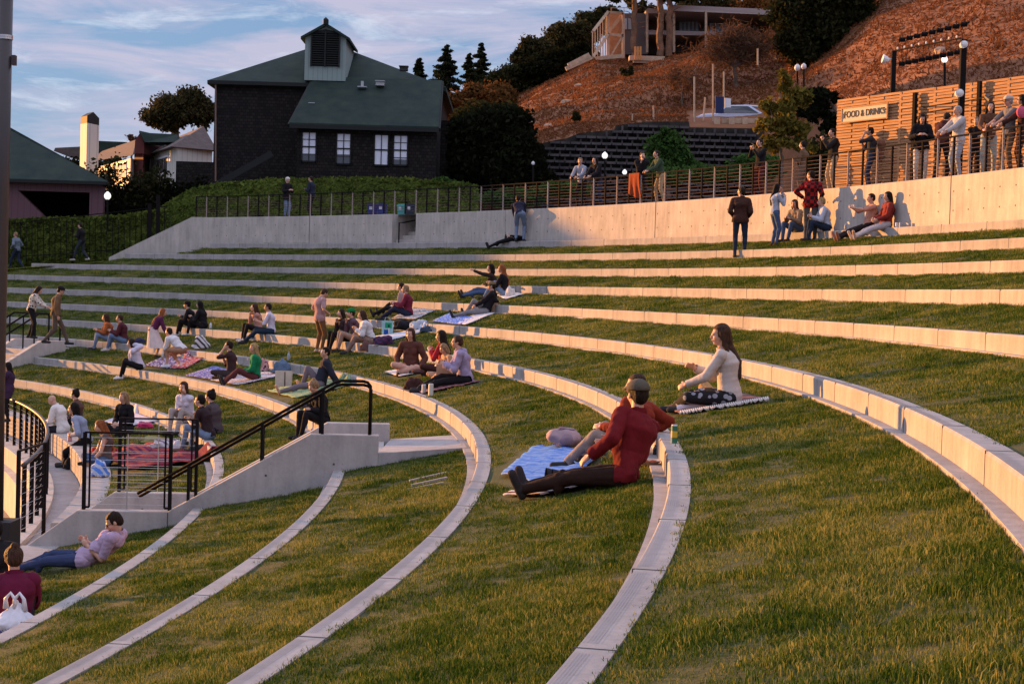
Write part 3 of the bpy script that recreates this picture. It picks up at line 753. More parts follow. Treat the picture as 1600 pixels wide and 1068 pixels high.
# windows
for k, (a, b, t_, bo, wb) in enumerate(((472, 494, 206, 252, 241), (526, 548, 208, 256, 241), (585, 607, 210, 258, 258), (615, 637, 211, 258, 249))):
    x0_, x1_ = at(a, 230, Yl).x, at(b, 230, Yl).x; z1_, z0_ = at(a, t_, Yl).z, at(a, bo, Yl).z; zm = at(a, wb, Yl).z
    f = MB()
    for z in (z0_, z1_): f.box(((x0_+x1_)/2, Yl-.03, z), (x1_-x0_+.1, .1, .08))
    for x in (x0_, x1_): f.box((x, Yl-.03, (z0_+z1_)/2), (.07, .1, z1_-z0_+.1))
    f.box(((x0_+x1_)/2, Yl-.045, (z0_+z1_)/2), (x1_-x0_, .05, .07)); f.box(((x0_+x1_)/2, Yl-.045, (z0_+z1_)/2), (.04, .05, z1_-z0_))
    if k != 2:
        for q in (.25, .75): f.box(((x0_+x1_)/2, Yl-.04, z0_+(z1_-z0_)*q), (x1_-x0_, .04, .03))
    fo = f.build('window', M['fascia'], hs)
    g = MB(); g.box(((x0_+x1_)/2, Yl-.012, (z1_+zm)/2), (x1_-x0_-.04, .02, z1_-zm)); g.build('blind', M['blind'], fo)
    if wb != bo: g = MB(); g.box(((x0_+x1_)/2, Yl-.012, (z0_+zm)/2), (x1_-x0_-.04, .018, zm-z0_-.01)); g.build('pane', M['paleglass'], fo)
# roof fittings
for px, py, kind in ((566, 135, 0), (594, 131, 1), (487, 161, 2), (631, 108, 1)):
    Yr = 88.2-(py-125)*.05; p = at(px, py, Yr-.15); mb = MB()
    if kind == 0: mb.tube([p, p+Vector((0, 0, .28))], .08, 8); mb.box(p-Vector((0, 0, .03)), (.5, .3, .05))
    elif kind == 1: mb.box(p, (.45, .4, .22)); mb.box(p+Vector((0, -.05, .13)), (.52, .5, .04))
    else: mb.box(p, (.34, .12, .04))
    mb.build('roof_vent', mat('vent_metal', (.4, .42, .42) if px != 631 else (.03, .03, .03), .5), hs)
# diagonal stair/railing line on the house front at left
mb = MB(); mb.bar(at(318, 300, 84.5), at(425, 240, 84.5), .12, .35); tag(mb.build('stair_stringer', M['fascia']), 'dark sloping stair stringer against the shingled house front', 'stair stringer')
# ------------------------------------------------------------ houses at left
M['mauve'] = siding('mauve_siding', (.13, .065, .075), .35)
M['darkin'] = mat('dark_interior', (.012, .01, .012), .9)
def pxp(x, y, Y): return at(x, y, Y)
bn = empty('mauve_barn', at(80, 345, 76), 'mauve barn with green roof and wide dark opening at far left', 'barn')
x0, x1 = at(-190, 300, 86).x, at(161, 300, 86).x; z0, ze = 0.2, at(161, 284, 86).z
mb = MB()
ox0, ox1, oz1, oz0 = at(28, 300, 86).x, at(140, 300, 86).x, at(80, 299, 86).z, at(80, 343, 86).z
mb.box(((x0+ox0)/2, 86.2, (z0+ze)/2), (ox0-x0, .4, ze-z0)); mb.box(((x1+ox1)/2, 86.2, (z0+ze)/2), (x1-ox1, .4, ze-z0))
mb.box(((ox0+ox1)/2, 86.2, (oz1+ze)/2), (ox1-ox0, .4, ze-oz1)); mb.box(((ox0+ox1)/2, 86.2, (z0+oz0)/2), (ox1-ox0, .4, oz0-z0))
mb.prism([(ox0, 86.0, oz0), (ox0, 86.0, oz1), (ox0+.001, 86.0, oz1), (ox0+1.6, 86.0, oz0)], (0, .4, 0))
mb.prism([(x1-.3, 86.4, z0), (x1, 86.4, z0), (x1*1.12, 95, z0), (x1*1.12-.3, 95, z0)], (0, 0, ze-z0)); mb.box((x0+.2, 90.6, (z0+ze)/2), (.4, 8.4, ze-z0)); mb.box(((x0+x1)/2, 95, (z0+ze)/2), (x1-x0, .4, ze-z0))
mb.build('wall', M['mauve'], bn)
mb = MB(); mb.box(((ox0+ox1)/2, 93, (z0+ze)/2), (ox1-ox0+6, .2, ze-z0)); mb.box(((ox0+ox1)/2, 90, z0+.05), (ox1-ox0+6, 7, .1)); mb.build('interior', M['darkin'], bn)
ap = at(-10, 190, 90.5); a, b, c, d = Vector((x0-.3, 85.6, ze)), Vector((x1+.35, 85.6, ze)), Vector((x1*1.125, 95.6, ze)), Vector((x0-.3, 95.6, ze)); r1 = Vector((ap.x, 90.5, ap.z)); r0 = Vector((x0+5, 90.5, ap.z))
mb = MB(); mb.add([a, b, c, d, r1, r0]+[v-Vector((0, 0, .18)) for v in (a, b, c, d)], [(0, 1, 4, 5), (1, 2, 4), (2, 3, 5, 4), (3, 0, 5), (0, 6, 7, 1), (1, 7, 8, 2), (2, 8, 9, 3), (3, 9, 6, 0), (6, 9, 8, 7)])
mb.build('roof', M['roofg'], bn)
mb = MB(); mb.bar((x0, 85.55, ze-.12), (x1+.3, 85.55, ze-.12), .12, .14); mb.build('gutter', M['fascia'], bn)
# off to the left: an added, unseen hall whose shadow lies over the far corner of the lawn
M['brownsh'] = mat('brown_shingles', (.08, .05, .04), .9, n_scale=3, coord='World')
D2 = Vector((sin(R_(SUN_AZ)), cos(R_(SUN_AZ)), 0)); N2 = Vector((D2.y, -D2.x, 0))
def sn(s, t, z): p = N2*s+D2*t; return Vector((p.x, p.y, z))
hl = empty('shade_blocker', sn(-60, -112, -9), 'added brown hall with a steep gable beyond the left edge', 'blocker')
mb = MB(); mb.prism([sn(-33.5, -110, -9), sn(-34.7, -110, 3.0), sn(-38.7, -110, 4.3), sn(-42.3, -110, 5.9), sn(-46, -110, 8.8), sn(-52, -110, 14), sn(-67, -110, 14), sn(-67, -110, -9)], D2*-12)
mb.build('wall', M['brownsh'], hl)

M['cream'] = siding('cream_siding', (.60, .58, .50), .3)
M['redsid'] = mat('dark_red_siding', (.12, .03, .025), .8)
M['greyroof'] = mat('grey_brown_roof', (.11, .085, .075), .9, n_scale=3, coord='World', bump=.3)
M['wincol'] = mat('lit_window_glass', (.10, .09, .09), .15, spec=.8)
def corner_block(name, label, Yc, pc, yt, yb, pl, Yl_, prr, Yr, m=None, cat='house'):
    """a rotated block: near corner at pixel column pc, left face back to pl, right face back to prr"""
    c = at(pc, yt, Yc); zt_ = c.z; zb_ = at(pc, yb, Yc).z; l = at(pl, yt, Yl_); r = at(prr, yt, Yr)
    o = empty(name, (c.x, c.y, zb_), label, cat)
    bk = Vector((l.x+r.x-c.x, l.y+r.y-c.y, 0))
    q = [Vector((c.x, c.y, 0)), Vector((r.x, r.y, 0)), bk, Vector((l.x, l.y, 0))]
    mb = MB(); mb.prism([(v.x, v.y, zb_) for v in q], (0, 0, zt_-zb_)); mb.build('wall', m or M['cream'], o)
    return o, q, zt_, zb_
def wins(o, a, b, zt_, zs, n, name='window'):
    """windows on the face a->b; zs list of (z0,z1,u0,u1)"""
    d = (b-a); L_ = d.length; d = d/L_; nrm = Vector((d.y, -d.x, 0))
    if nrm.y > 0: nrm = -nrm
    for z0_, z1_, u0, u1 in zs:
        f = MB(); p = a+d*L_*u0; q = a+d*L_*u1; c = (p+q)/2+nrm*.03; c.z = (z0_+z1_)/2; wd_ = L_*(u1-u0)
        f.box(c, (wd_+.16, .06, z1_-z0_+.16), axes=(d, nrm, UZ)); fo = f.build(name, M['white_paint'], o)
        g = MB(); k = 3
        for j in range(k): g.box(c+d*wd_*((j+.5)/k-.5)+nrm*.035, (wd_/k-.09, .02, z1_-z0_-.08), axes=(d, nrm, UZ))
        g.build('pane', M['wincol'], fo)
o, q, zt_, zb_ = corner_block('cream_house', 'cream sided house with its sunlit side facing left, beside the shingled house', 108, 277, 229, 310, 224, 118, 332, 110)
s = 108/F_PX
wins(o, q[0], q[3], zt_, [(zt_-36*s, zt_-11*s, .24, .56), (zt_-30*s, zt_-9*s, .76, .98), (zt_-78*s, zt_-52*s, .2, .5)], 3)
mb = MB(); rl, rr_ = Vector(q[3]), Vector(q[0]); rg = at(318, 197, 112); rg2 = at(258, 222, 121)
A_ = Vector((q[0].x-.3, q[0].y-.5, zt_-.05)); B_ = Vector((q[3].x-.5, q[3].y, zt_-.05)); C_ = Vector((q[1].x+.4, q[1].y-.3, zt_-.05)); D_ = Vector((q[2].x, q[2].y, zt_)); 
mb.add([A_, B_, D_, C_, rg, rg2], [(0, 4, 5, 1), (0, 3, 4), (3, 2, 5, 4), (2, 1, 5), (0, 1, 2, 3)]); mb.build('roof', M['greyroof'], o)
mb = MB(); mb.box((q[0].x+1.2, q[0].y+.2, zb_+1.2), (2.5, .5, 2.6)); mb.build('plinth', M['shing'], o)
o, q, zt_, zb_ = corner_block('red_gable_house', 'narrow dark red gabled bay between the two cream houses', 112, 224, 236, 310, 210, 113, 236, 118, M['redsid'])
p1, p2, p3 = at(209, 238, 112), at(219, 207, 112), at(226, 224, 112.2)
mb = MB(); mb.prism([at(210, 240, 112), at(211, 220, 112), p2, at(225, 223, 112), at(225, 240, 112)], (.5, 5, 0)); mb.build('gable', M['redsid'], o)
mb = MB(); mb.prism([p2+Vector((0, -.3, .1)), at(226, 221, 111.7), at(226, 222.5, 111.7), p2+Vector((0, -.3, -.05))], (2.0, 8, 0)); mb.prism([at(218, 207, 111.9), at(276, 210, 113), at(278, 222, 112), at(226, 222, 111.7)], (0, 1.2, -.1)); mb.build('roof', M['roofg'], o)
o, q, zt_, zb_ = corner_block('long_cream_house', 'long low cream house with brown roof behind the wispy plants', 112, 205, 247, 310, 140, 124, 222, 116)
s = 112/F_PX
wins(o, q[0], q[3], zt_, [(zt_-30*s, zt_-4*s, .1, .36), (zt_-32*s, zt_-8*s, .48, .66), (zt_-60*s, zt_-40*s, .1, .3)], 3)
mb = MB(); mb.add([at(207, 243, 111.6), at(139, 252, 124), at(160, 236, 126), at(213, 218, 118), at(225, 232, 116)], [(0, 3, 2, 1), (0, 4, 3)]); mb.build('roof', M['greyroof'], o)
mb = MB(); mb.prism([at(84, 236, 130), at(86, 231, 130), at(128, 229, 130), at(128, 246, 130), at(110, 246, 130)], (0, 6, 0)); tag(mb.build('brown_roof', M['greyroof']), 'brown roof edge showing left of the pale tower', 'roof')
mb = MB(); mb.prism([at(150, 238, 127), at(152, 220, 127), at(198, 222, 127), at(178, 240, 127)], (0, 4, 0)); tag(mb.build('green_roof', M['roofg']), 'dark green roof just right of the pale tower', 'roof')
o, q, zt_, zb_ = corner_block('pale_tower', 'slim pale tower with dark gabled cap standing above the houses', 112, 136, 192, 300, 126, 113, 155, 113.5, cat='tower')
mb = MB(); a, b, c = [Vector((v.x, v.y, zt_)) for v in (q[3], q[0], q[1])]; d = Vector((q[2].x, q[2].y, zt_)); 
mb.add([a, b, c, d]+[v+Vector((0, 0, .5)) for v in (a, b, c, d)], [(0, 1, 5, 4), (1, 2, 6, 5), (2, 3, 7, 6), (3, 0, 4, 7)]); m1 = (b+c)/2+Vector((0, 0, .85)); m2 = (a+d)/2+Vector((0, 0, .85))
mb.add([b+Vector((0, 0, .5)), c+Vector((0, 0, .5)), m1, a+Vector((0, 0, .5)), d+Vector((0, 0, .5)), m2], [(0, 1, 2), (3, 5, 4), (0, 2, 5, 3), (1, 4, 5, 2)]); mb.build('cap', M['fascia'], o)

# ------------------------------------------------------------ hedges on the fences
def hedge(name, pts_top, pts_bot, thick, n, label, ls=.11):
    o = empty(name, pts_bot[0], label, 'hedge', 'ivy hedges behind the railings'); C = []
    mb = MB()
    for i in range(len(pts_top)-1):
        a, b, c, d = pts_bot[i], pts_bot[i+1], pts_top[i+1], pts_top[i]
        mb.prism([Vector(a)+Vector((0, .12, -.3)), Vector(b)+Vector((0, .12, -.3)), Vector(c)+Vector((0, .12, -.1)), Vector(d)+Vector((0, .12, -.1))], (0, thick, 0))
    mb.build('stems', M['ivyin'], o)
    L_ = [(Vector(pts_bot[i+1])-Vector(pts_bot[i])).length for i in range(len(pts_bot)-1)]; T = sum(L_)
    for i in range(len(L_)):
        a, b, c, d = map(Vector, (pts_bot[i], pts_bot[i+1], pts_top[i+1], pts_top[i]))
        for k in range(int(n*L_[i]/T)):
            u, v = random.random(), random.random(); p = a.lerp(b, u).lerp(d.lerp(c, u), v)
            bu = noise.noise(p*1.3)*.22+noise.noise(p*4)*.1
            p += Vector((0, -bu-random.random()*.12, random.uniform(-.03, .05)+(.15*random.random() if v > .93 else 0)))
            C.append(p)
    leaves('ivy', C, ls, LF['ivy'], o, flat=(-.2, -.8, .4))
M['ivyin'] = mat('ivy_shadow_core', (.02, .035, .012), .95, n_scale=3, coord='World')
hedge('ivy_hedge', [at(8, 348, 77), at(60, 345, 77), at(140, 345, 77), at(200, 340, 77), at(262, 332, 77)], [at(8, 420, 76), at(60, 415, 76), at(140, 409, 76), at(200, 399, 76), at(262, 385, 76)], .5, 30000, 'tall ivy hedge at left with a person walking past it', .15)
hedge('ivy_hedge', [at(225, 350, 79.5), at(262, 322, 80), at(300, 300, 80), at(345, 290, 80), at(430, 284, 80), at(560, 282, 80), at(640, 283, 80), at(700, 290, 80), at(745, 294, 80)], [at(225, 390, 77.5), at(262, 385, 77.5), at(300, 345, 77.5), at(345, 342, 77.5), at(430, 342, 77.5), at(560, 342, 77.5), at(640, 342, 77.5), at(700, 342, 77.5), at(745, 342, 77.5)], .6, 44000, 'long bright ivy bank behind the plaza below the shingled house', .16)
hf = empty('picket_railing', at(20, 410, 75), 'thin black upright fence in front of the low hedge at left', 'railing')
for px in list(range(14, 262, 9)):
    yt = 345-(px > 180)*(px-180)*.25; yb = 412-(px)*.07-(px > 200)*(px-200)*.35; pb = MB(); pb.bar(at(px, yb, 75.3), at(px, yt, 75.3), .03, .03, up=(0, 1, 0)); pb.build('picket', M['black'], hf)
for y0, y1 in ((350, 322), (402, 385)): pb = MB(); pb.bar(at(12, y0, 75.3), at(262, y1, 75.3), .04, .04); pb.build('rail', M['black'], hf)
for px in (247, 234):    # gateway posts
    pb = MB(); pb.bar(at(px, 392, 74.9), at(px, 305 if px == 247 else 318, 74.9), .16, .16, up=(0, 1, 0)); pb.build('gate_post', M['black'], hf)
# planting by the houses
def plant_col(px, yb, yt, Y, w, n, lf, label, ls=.16):
    b = at(px, yb, Y); t = at(px, yt, Y); o = empty('shrub', b, label, 'shrub', 'tall wispy shrubs by the cream houses'); P = []; mb = MB(); s = Y/F_PX
    for k in range(7):
        e = b.lerp(t, random.uniform(.6, 1.05))+Vector((random.uniform(-w, w)*s, random.uniform(-w, w)*s, 0)); limb(mb, b, e, .05, .012)
        m_ = n//7; u = rng.uniform(.25, 1, m_)[:, None]; P.append(np.array(b)*(1-u)+np.array(e)*u+rng.normal(size=(m_, 3))*.3)
    leaves('foliage', np.concatenate(P), ls, lf, o); mb.build('stems', BARK, o)
for px, yb, yt, w, n, lf in ((150, 320, 250, 14, 450, 'euc'), (172, 330, 248, 12, 600, 'oak'), (192, 330, 285, 14, 700, 'dark'), (212, 330, 268, 10, 600, 'oak'), (232, 330, 280, 12, 500, 'euc'), (250, 330, 262, 12, 700, 'oak'), (268, 330, 290, 14, 900, 'dark'), (222, 345, 318, 26, 1200, 'dark'), (180, 345, 316, 22, 900, 'dark'), (290, 330, 292, 14, 900, 'dark'), (312, 320, 285, 12, 700, 'dark')):
    plant_col(px, yb, yt, 92, w, n, LF[lf], {150: 'leftmost wispy shrub in front of the pale tower', 172: 'wispy shrub before the windows of the long cream house', 192: 'dark shrub right of the lit street lamp', 212: 'tall shrub below the dark red gable', 232: 'thin shrub in front of the cream house corner windows', 250: 'wispy shrub under the paired upper windows of the cream house', 268: 'dark low shrub under the cream house', 222: 'broad dark shrub above the gateway', 180: 'broad dark shrub just right of the barn', 290: 'dark shrub below the white sided wall', 312: 'dark shrub against the left corner of the shingled house'}[px])

# ------------------------------------------------------------ trees
tree(278, 235, 135, [(275, 172, 40, 24), (245, 184, 22, 15), (300, 160, 26, 18), (318, 178, 20, 22), (268, 196, 22, 10)], 15000, .19, LF['euc'], 'spreading brown green eucalyptus left of the shingled house', tr=.35, name='eucalyptus_tree')
tree(205, 245, 140, [(207, 222, 14, 12)], 420, .2, LF['twig'], 'small bare twiggy tree behind the brown roofs', tr=.1, name='bare_tree')
conifer(655, 92, 150, 128, 17, 'shortest rounded conifer just right of the green roof'); conifer(698, 71, 152, 132, 24, 'broad conifer in the middle of the group behind the house', 7000); conifer(733, 84, 150, 134, 15, 'narrow conifer left of the tallest one', 4200); conifer(752, 68, 150, 136, 20, 'tallest conifer nearest the hill trees', 6000)
BT = [
 (838, 305, 85.5, [(835, 262, 16, 26), (850, 285, 20, 14), (828, 240, 14, 14)], 7000, .18, 'dark', 'dark bush hiding the left end of the lattice wall'),
 (780, 200, 122, [(775, 160, 30, 26), (745, 175, 30, 20)], 9880, .20, 'rust', 'rusty brown tree behind the dark oaks'),
 (715, 230, 118, [(715, 160, 30, 16), (740, 148, 22, 14), (695, 180, 20, 20)], 8550, .20, 'rust', 'rust coloured tree right behind the house roof'),
 (790, 190, 130, [(800, 128, 34, 22), (770, 138, 24, 16)], 9880, .20, 'oak', 'olive tree where the sky meets the foot of the hill'),
 (845, 150, 134, [(838, 78, 26, 18), (820, 92, 18, 14), (858, 92, 18, 16)], 8170, .20, 'euc', 'rounded eucalyptus crown on the skyline, left one'),
 (885, 120, 136, [(878, 58, 26, 20), (860, 68, 16, 14), (905, 52, 18, 16), (890, 78, 24, 14)], 9880, .20, 'euc', 'eucalyptus crown on the skyline, middle one'),
 (930, 90, 140, [(925, 36, 26, 16), (945, 26, 20, 14), (915, 55, 18, 16)], 7980, .20, 'oak', 'dark tree on the skyline touching the hill house'),
 (855, 150, 130, [(850, 115, 40, 20), (885, 98, 34, 20), (820, 120, 26, 18), (910, 84, 22, 14)], 15580, .20, 'dark', 'dark evergreen mass below the skyline crowns'),
 (770, 300, 86, [(770, 215, 44, 36), (800, 200, 30, 26), (745, 245, 36, 30), (735, 205, 26, 22)], 20900, .20, 'dark', 'largest dark oak at the foot of the hill'),
 (812, 300, 85, [(812, 245, 28, 32), (826, 272, 20, 20), (790, 265, 32, 26)], 14250, .20, 'dark', 'dark oak next to the lattice wall'),
 (725, 310, 87.5, [(722, 235, 18, 40), (735, 275, 28, 22), (760, 282, 30, 16)], 12350, .20, 'dark', 'dark oak tight against the house side'),
 (755, 215, 104, [(752, 185, 34, 20), (790, 180, 26, 16), (812, 205, 20, 18)], 10640, .20, 'oak', 'brown oak between the rust tree and the dark oaks'),
 (690, 310, 84, [(690, 288, 18, 8), (708, 292, 22, 7)], 2200, .14, 'shrub', 'low bright green shrub at the right end of the ivy bank')]
for px, yb, Y, lb_, n, ls, lf, label in BT: tree(px, yb, Y, lb_, n, ls, LF[lf], label, tr=.22)
tree(150, 330, 128, [(120, 268, 40, 20), (175, 275, 40, 26), (90, 262, 24, 16), (205, 285, 26, 26)], 6500, .22, LF['dark'], 'dark trees low behind the long cream house', tr=.2, limbs=False)
tree(300, 330, 120, [(300, 285, 36, 22), (262, 290, 30, 22)], 3500, .22, LF['dark'], 'dark bushes low behind the cream house beside the shingled house', tr=.2, limbs=False)
# tall bare-trunked pines by the hill house
for px, yb, top, w, lab in ((990, 86, -60, .22, 'leftmost tall straight trunk in front of the hill house'), (1031, 80, -70, .25, 'middle tall straight trunk in front of the hill house'), (1045, 80, -50, .24, 'right tall straight trunk in front of the hill house')):
    Y = 124; b = at(px, yb+8, Y); o = empty('pine_tree', b, lab, 'tree', 'tall pines by the hill house'); t = at(px+2, top, Y)
    mb = MB(); mb.tube([b.lerp(t, k/14)+Vector((noise.noise(Vector((px, k*.6, 0)))*.18, 0, 0)) for k in range(15)], [w*(1.15-.35*k/14) for k in range(15)], 9)
    for k in range(14): 
        q = b.lerp(t, .3+.05*k); limb(mb, q, q+Vector((random.uniform(-1, 1), random.uniform(-.5, .5), .4)), .05, .02)
    mb.build('trunk', BARK_O, o)
    P = []
    for c, r in (((px, -45), 26), ((px-22, -8) if px == 990 else (px+12, -10), 15), ((px+30, -30), 20)): p, cc = clump_pts(at(c[0], c[1], Y), (r*.05, r*.05, r*.035), 1400, 20); P.append(p)
    leaves('crown', np.concatenate(P), .22, LF['fir'], o)
tree(1000, 40, 150, [(1003, 12, 16, 14), (985, 4, 14, 8), (1020, 20, 12, 10)], 1500, .24, LF['euc'], 'thin tree seen in the sky gap between the tall trunks', tr=.15)
tree(1100, 60, 150, [(1090, 8, 30, 14), (1130, 10, 34, 12), (1160, 20, 26, 12), (1075, 20, 18, 10)], 7500, .2, LF['euc'], 'trees over the roof of the hill house', tr=.2)
tree(1200, 60, 145, [(1190, 15, 34, 22), (1225, 20, 30, 22)], 8000, .2, LF['rust'], 'rusty tree at the right end of the hill house', tr=.2)
tree(1292, 175, 100, [(1285, 40, 46, 36), (1245, 62, 34, 26), (1300, -10, 60, 34), (1265, 90, 30, 20), (1320, 70, 26, 22), (1240, 20, 40, 26), (1330, 20, 34, 24)], 30000, .18, LF['oak'], 'big dark spreading tree on the hill left of the lighting rig', tr=.36)
tree(1316, 190, 74, [(1288, 150, 26, 10), (1270, 170, 22, 16), (1300, 185, 22, 16)], 3600, .2, LF['dark'], 'low dark tree with a leaning trunk behind the wooden fence end', tr=.16)
tree(1385, 28, 135, [(1370, -4, 34, 14), (1410, -8, 30, 12)], 2600, .28, LF['euc'], 'trees along the top edge of the hill', tr=.2, bark=BARK_O)
tree(1570, 60, 105, [(1575, 10, 34, 20), (1600, 0, 30, 26), (1555, -4, 20, 14)], 10000, .17, LF['rust'], 'brown crowned tree at the upper right corner', tr=.2)
for px, h in ((1352, 0), (1361, 2), (1378, 1), (1392, 3), (1401, 0), (1417, 2)):
    b = at(px, 28-h, 133); mb = MB(); mb.tube([b-Vector((0, 0, 1)), b+Vector((.3, 0, 5))], [.22, .12], 6); o = mb.build('slim_tree', BARK_O); tag(o, 'slim sunlit trunk in the row at the top of the hill', 'tree', 'slim trunks at the top of the hill')
def bare(px, yb, Y, fork, tips, label, n=2600, tr=.16, rr=(30, 20)):
    b = at(px, yb, Y); o = empty('bare_tree', b, label, 'tree', 'bare trees on the slope'); mb = MB(); f = at(fork[0], fork[1], Y); limb(mb, b-Vector((0, 0, .4)), f, tr, tr*.7, .05); C = []
    for t in tips:
        e = at(t[0], t[1], Y+random.uniform(-1.5, 1.5)); limb(mb, f, e, tr*.55, tr*.12, .14)
        for k in range(26):
            q = f.lerp(e, random.uniform(.4, 1)); d = Vector((random.gauss(0, 1), random.gauss(0, 1), random.gauss(.3, .7)))*rr[1]*Y/F_PX*.45; mb.tube([q, q+d*.5+Vector((0, 0, .05)), q+d], [.022, .014, .006], 3)
            C += [tuple(q+d*random.uniform(.5, 1.2)+Vector((random.gauss(0, .3), random.gauss(0, .3), random.gauss(0, .3)))) for _ in range(n//(26*len(tips)))]
    leaves('twigs', C, .05, LF['twig'], o, aspect=9); mb.build('trunk', BARK, o)
bare(1155, 145, 100, (1147, 105), [(1115, 62), (1135, 70), (1160, 52), (1185, 60), (1205, 72), (1100, 80), (1175, 85), (1140, 45)], 'large bare brown tree below the hill house', 5600, .17, (40, 26))
bare(1067, 176, 96, (1066, 142), [(1050, 118), (1068, 112), (1084, 120), (1060, 128)], 'small bare tree on the middle of the slope', 1500, .09, (16, 12))
bare(1215, 110, 104, (1216, 95), [(1200, 60), (1222, 55), (1235, 70)], 'bare tree left of the big dark tree', 1800, .1, (20, 16))
tree(1045, 292, 72, [(1044, 232, 27, 26), (1048, 262, 34, 16), (1035, 215, 16, 12), (1058, 250, 22, 18)], 7000, .13, LF['shrub'], 'rounded green tree in front of the lattice wall', tr=.1, name='young_tree')
tree(1225, 296, 50, [(1222, 128, 11, 15), (1202, 165, 15, 14), (1247, 158, 18, 17), (1210, 196, 26, 15), (1248, 206, 20, 14), (1228, 176, 14, 30), (1193, 222, 14, 11), (1258, 230, 15, 11), (1224, 228, 30, 10)], 6500, .11, LF['young'], 'slender young tree with yellow green leaves beside the food sign', tr=.06, name='young_tree')
for px, y, w, h, Y, lab in ((1180, 262, 40, 12, 60, 'low green planting left of the young tree'), (1100, 272, 40, 9, 62, 'low green planting behind the couple with the orange blanket'), (1030, 275, 36, 8, 64, 'green planting below the rounded tree'), (800, 310, 44, 9, 66, 'pale flowering planting behind the plaza railing'), (880, 296, 38, 7, 66, 'planting right of the flowering bed'), (1285, 250, 26, 22, 56, 'dark green shrubs behind the man in the dark jacket')):
    c = at(px, y, Y); P, _ = clump_pts(c, (w*Y/F_PX, .9, h*Y/F_PX*1.4), 3200, 60); tag(leaves('shrub', P, .12, LF['shrub'] if px != 1285 else LF['oak']), lab, 'shrub', 'planting beds behind the plaza')

# ------------------------------------------------------------ modern house on the hill
mh = empty('modern_hill_house', at(1060, 95, 128), 'long modern timber framed house with flat roofs on top of the hill', 'house')
M['plank'] = mat('pale_timber', (.50, .36, .24), .8, n_scale=4, coord='World'); M['greyst'] = mat('grey_stucco', (.13, .12, .12), .9); M['osb'] = mat('orange_board', (.42, .22, .11), .85, n_scale=3, coord='World')
M['duskglass'] = mat('dusk_window_glass', (.30, .38, .44), .1, spec=.9)
mb = MB(); mb.prism([at(973, 85, 127), at(973, 21, 127), at(1012, 21, 127), at(1012, 85, 127)], (0, 10, 0)); mb.prism([at(1008, 85, 130), at(1008, 21, 130), at(1250, 20, 132), at(1250, 72, 132)], (0, 6, 0)); mb.build('wall', M['greyst'], mh)
mb = MB(); mb.prism([at(950, 92, 126.5), at(950, 22, 126.5), at(973, 22, 126.8), at(973, 92, 126.8)], (0, .2, 0)); mb.build('board_wall', M['osb'], mh)
mb = MB()
W_ = .22
def bp(a, b, Y=126, Y2=None, w=W_): mb.bar(at(a[0], a[1], Y), at(b[0], b[1], Y2 or Y), w, w, up=(0, 1, 0))
for k in range(7):
    u = k/6; xx = 926+u*24; bp((xx, 92-u*4), (xx, 50-u*31), 122+3*u, w=.08)
bp((926, 50), (950, 19), 122, 125); bp((926, 90), (950, 54), 122, 125); bp((950, 54), (974, 56), 125); bp((950, 20), (974, 21), 125); bp((974, 92), (974, 21), 125); bp((950, 92), (950, 20), 125); bp((974, 54), (952, 92), 125, w=.14); bp((951, 50), (972, 24), 125.5, w=.3); bp((972, 88), (930, 92), 124, w=.3)
bp((888, 103), (921, 86), 122, w=.35); bp((884, 108), (924, 90), 122, w=.3)
mb.build('timber_frame', M['plank'], mh)
mb = MB(); mb.prism([at(1008, 17, 126), at(1012, 13, 126), at(1054, 16, 126), at(1054, 21, 126), at(1010, 21, 126)], (0, 6, 0)); mb.prism([at(1049, 13, 125), at(1051, 8, 125), at(1240, 16, 127), at(1240, 25, 127), at(1052, 17, 125)], (0, 8, 0)); mb.prism([at(1008, 50, 126), at(1012, 47, 126), at(1130, 50, 127), at(1130, 56, 127), at(1010, 54, 126)], (0, 3, 0))
mb.build('roof', mat('metal_roof_edge', (.35, .30, .28), .6), mh)
mb = MB()
for px in (1011, 1053, 1103): mb.bar(at(px, 82, 125.5), at(px, 17, 125.5), .18, .18, up=(0, 1, 0))
for px in (955, 975, 990): mb.bar(at(px, 20, 127), at(px, 12, 127), .05, .05, up=(0, 1, 0))
mb.bar(at(955, 12.5, 127), at(992, 12.5, 127), .05, .05); mb.build('column', M['plank'], mh)
for a, b, t_, b_, n in ((973.5, 988, 29, 46, 2), (1061, 1092, 34, 48, 5), (1108, 1150, 36, 50, 5)):
    Yw = 126.9 if a < 1000 else 129.8
    for k in range(n):
        u0 = a+(b-a)*k/n; g = MB(); g.prism([at(u0+.8, b_, Yw), at(u0+.8, t_, Yw), at(u0+(b-a)/n-.8, t_, Yw), at(u0+(b-a)/n-.8, b_, Yw)], (0, .1, 0)); g.build('window', M['duskglass'], mh)
sc_ = empty('viewing_platform', at(1000, 95, 120), 'small timber platform with orange railing on the slope below the hill house', 'platform')
mb = MB(); mb.box(at(1010, 93, 119), (2.6, 1.2, .35)); mb.box(at(1012, 97, 119), (2.2, 1, .3)); mb.build('deck', M['plank'], sc_)
mb = MB()
for px in (993, 997, 1001): mb.bar(at(px, 93, 118), at(px, 73, 118), .12, .12, up=(0, 1, 0))
mb.bar(at(992, 80, 118), at(1002, 80, 118), .1, .1); mb.build('railing', mat('orange_timber', (.55, .25, .08), .8), sc_)
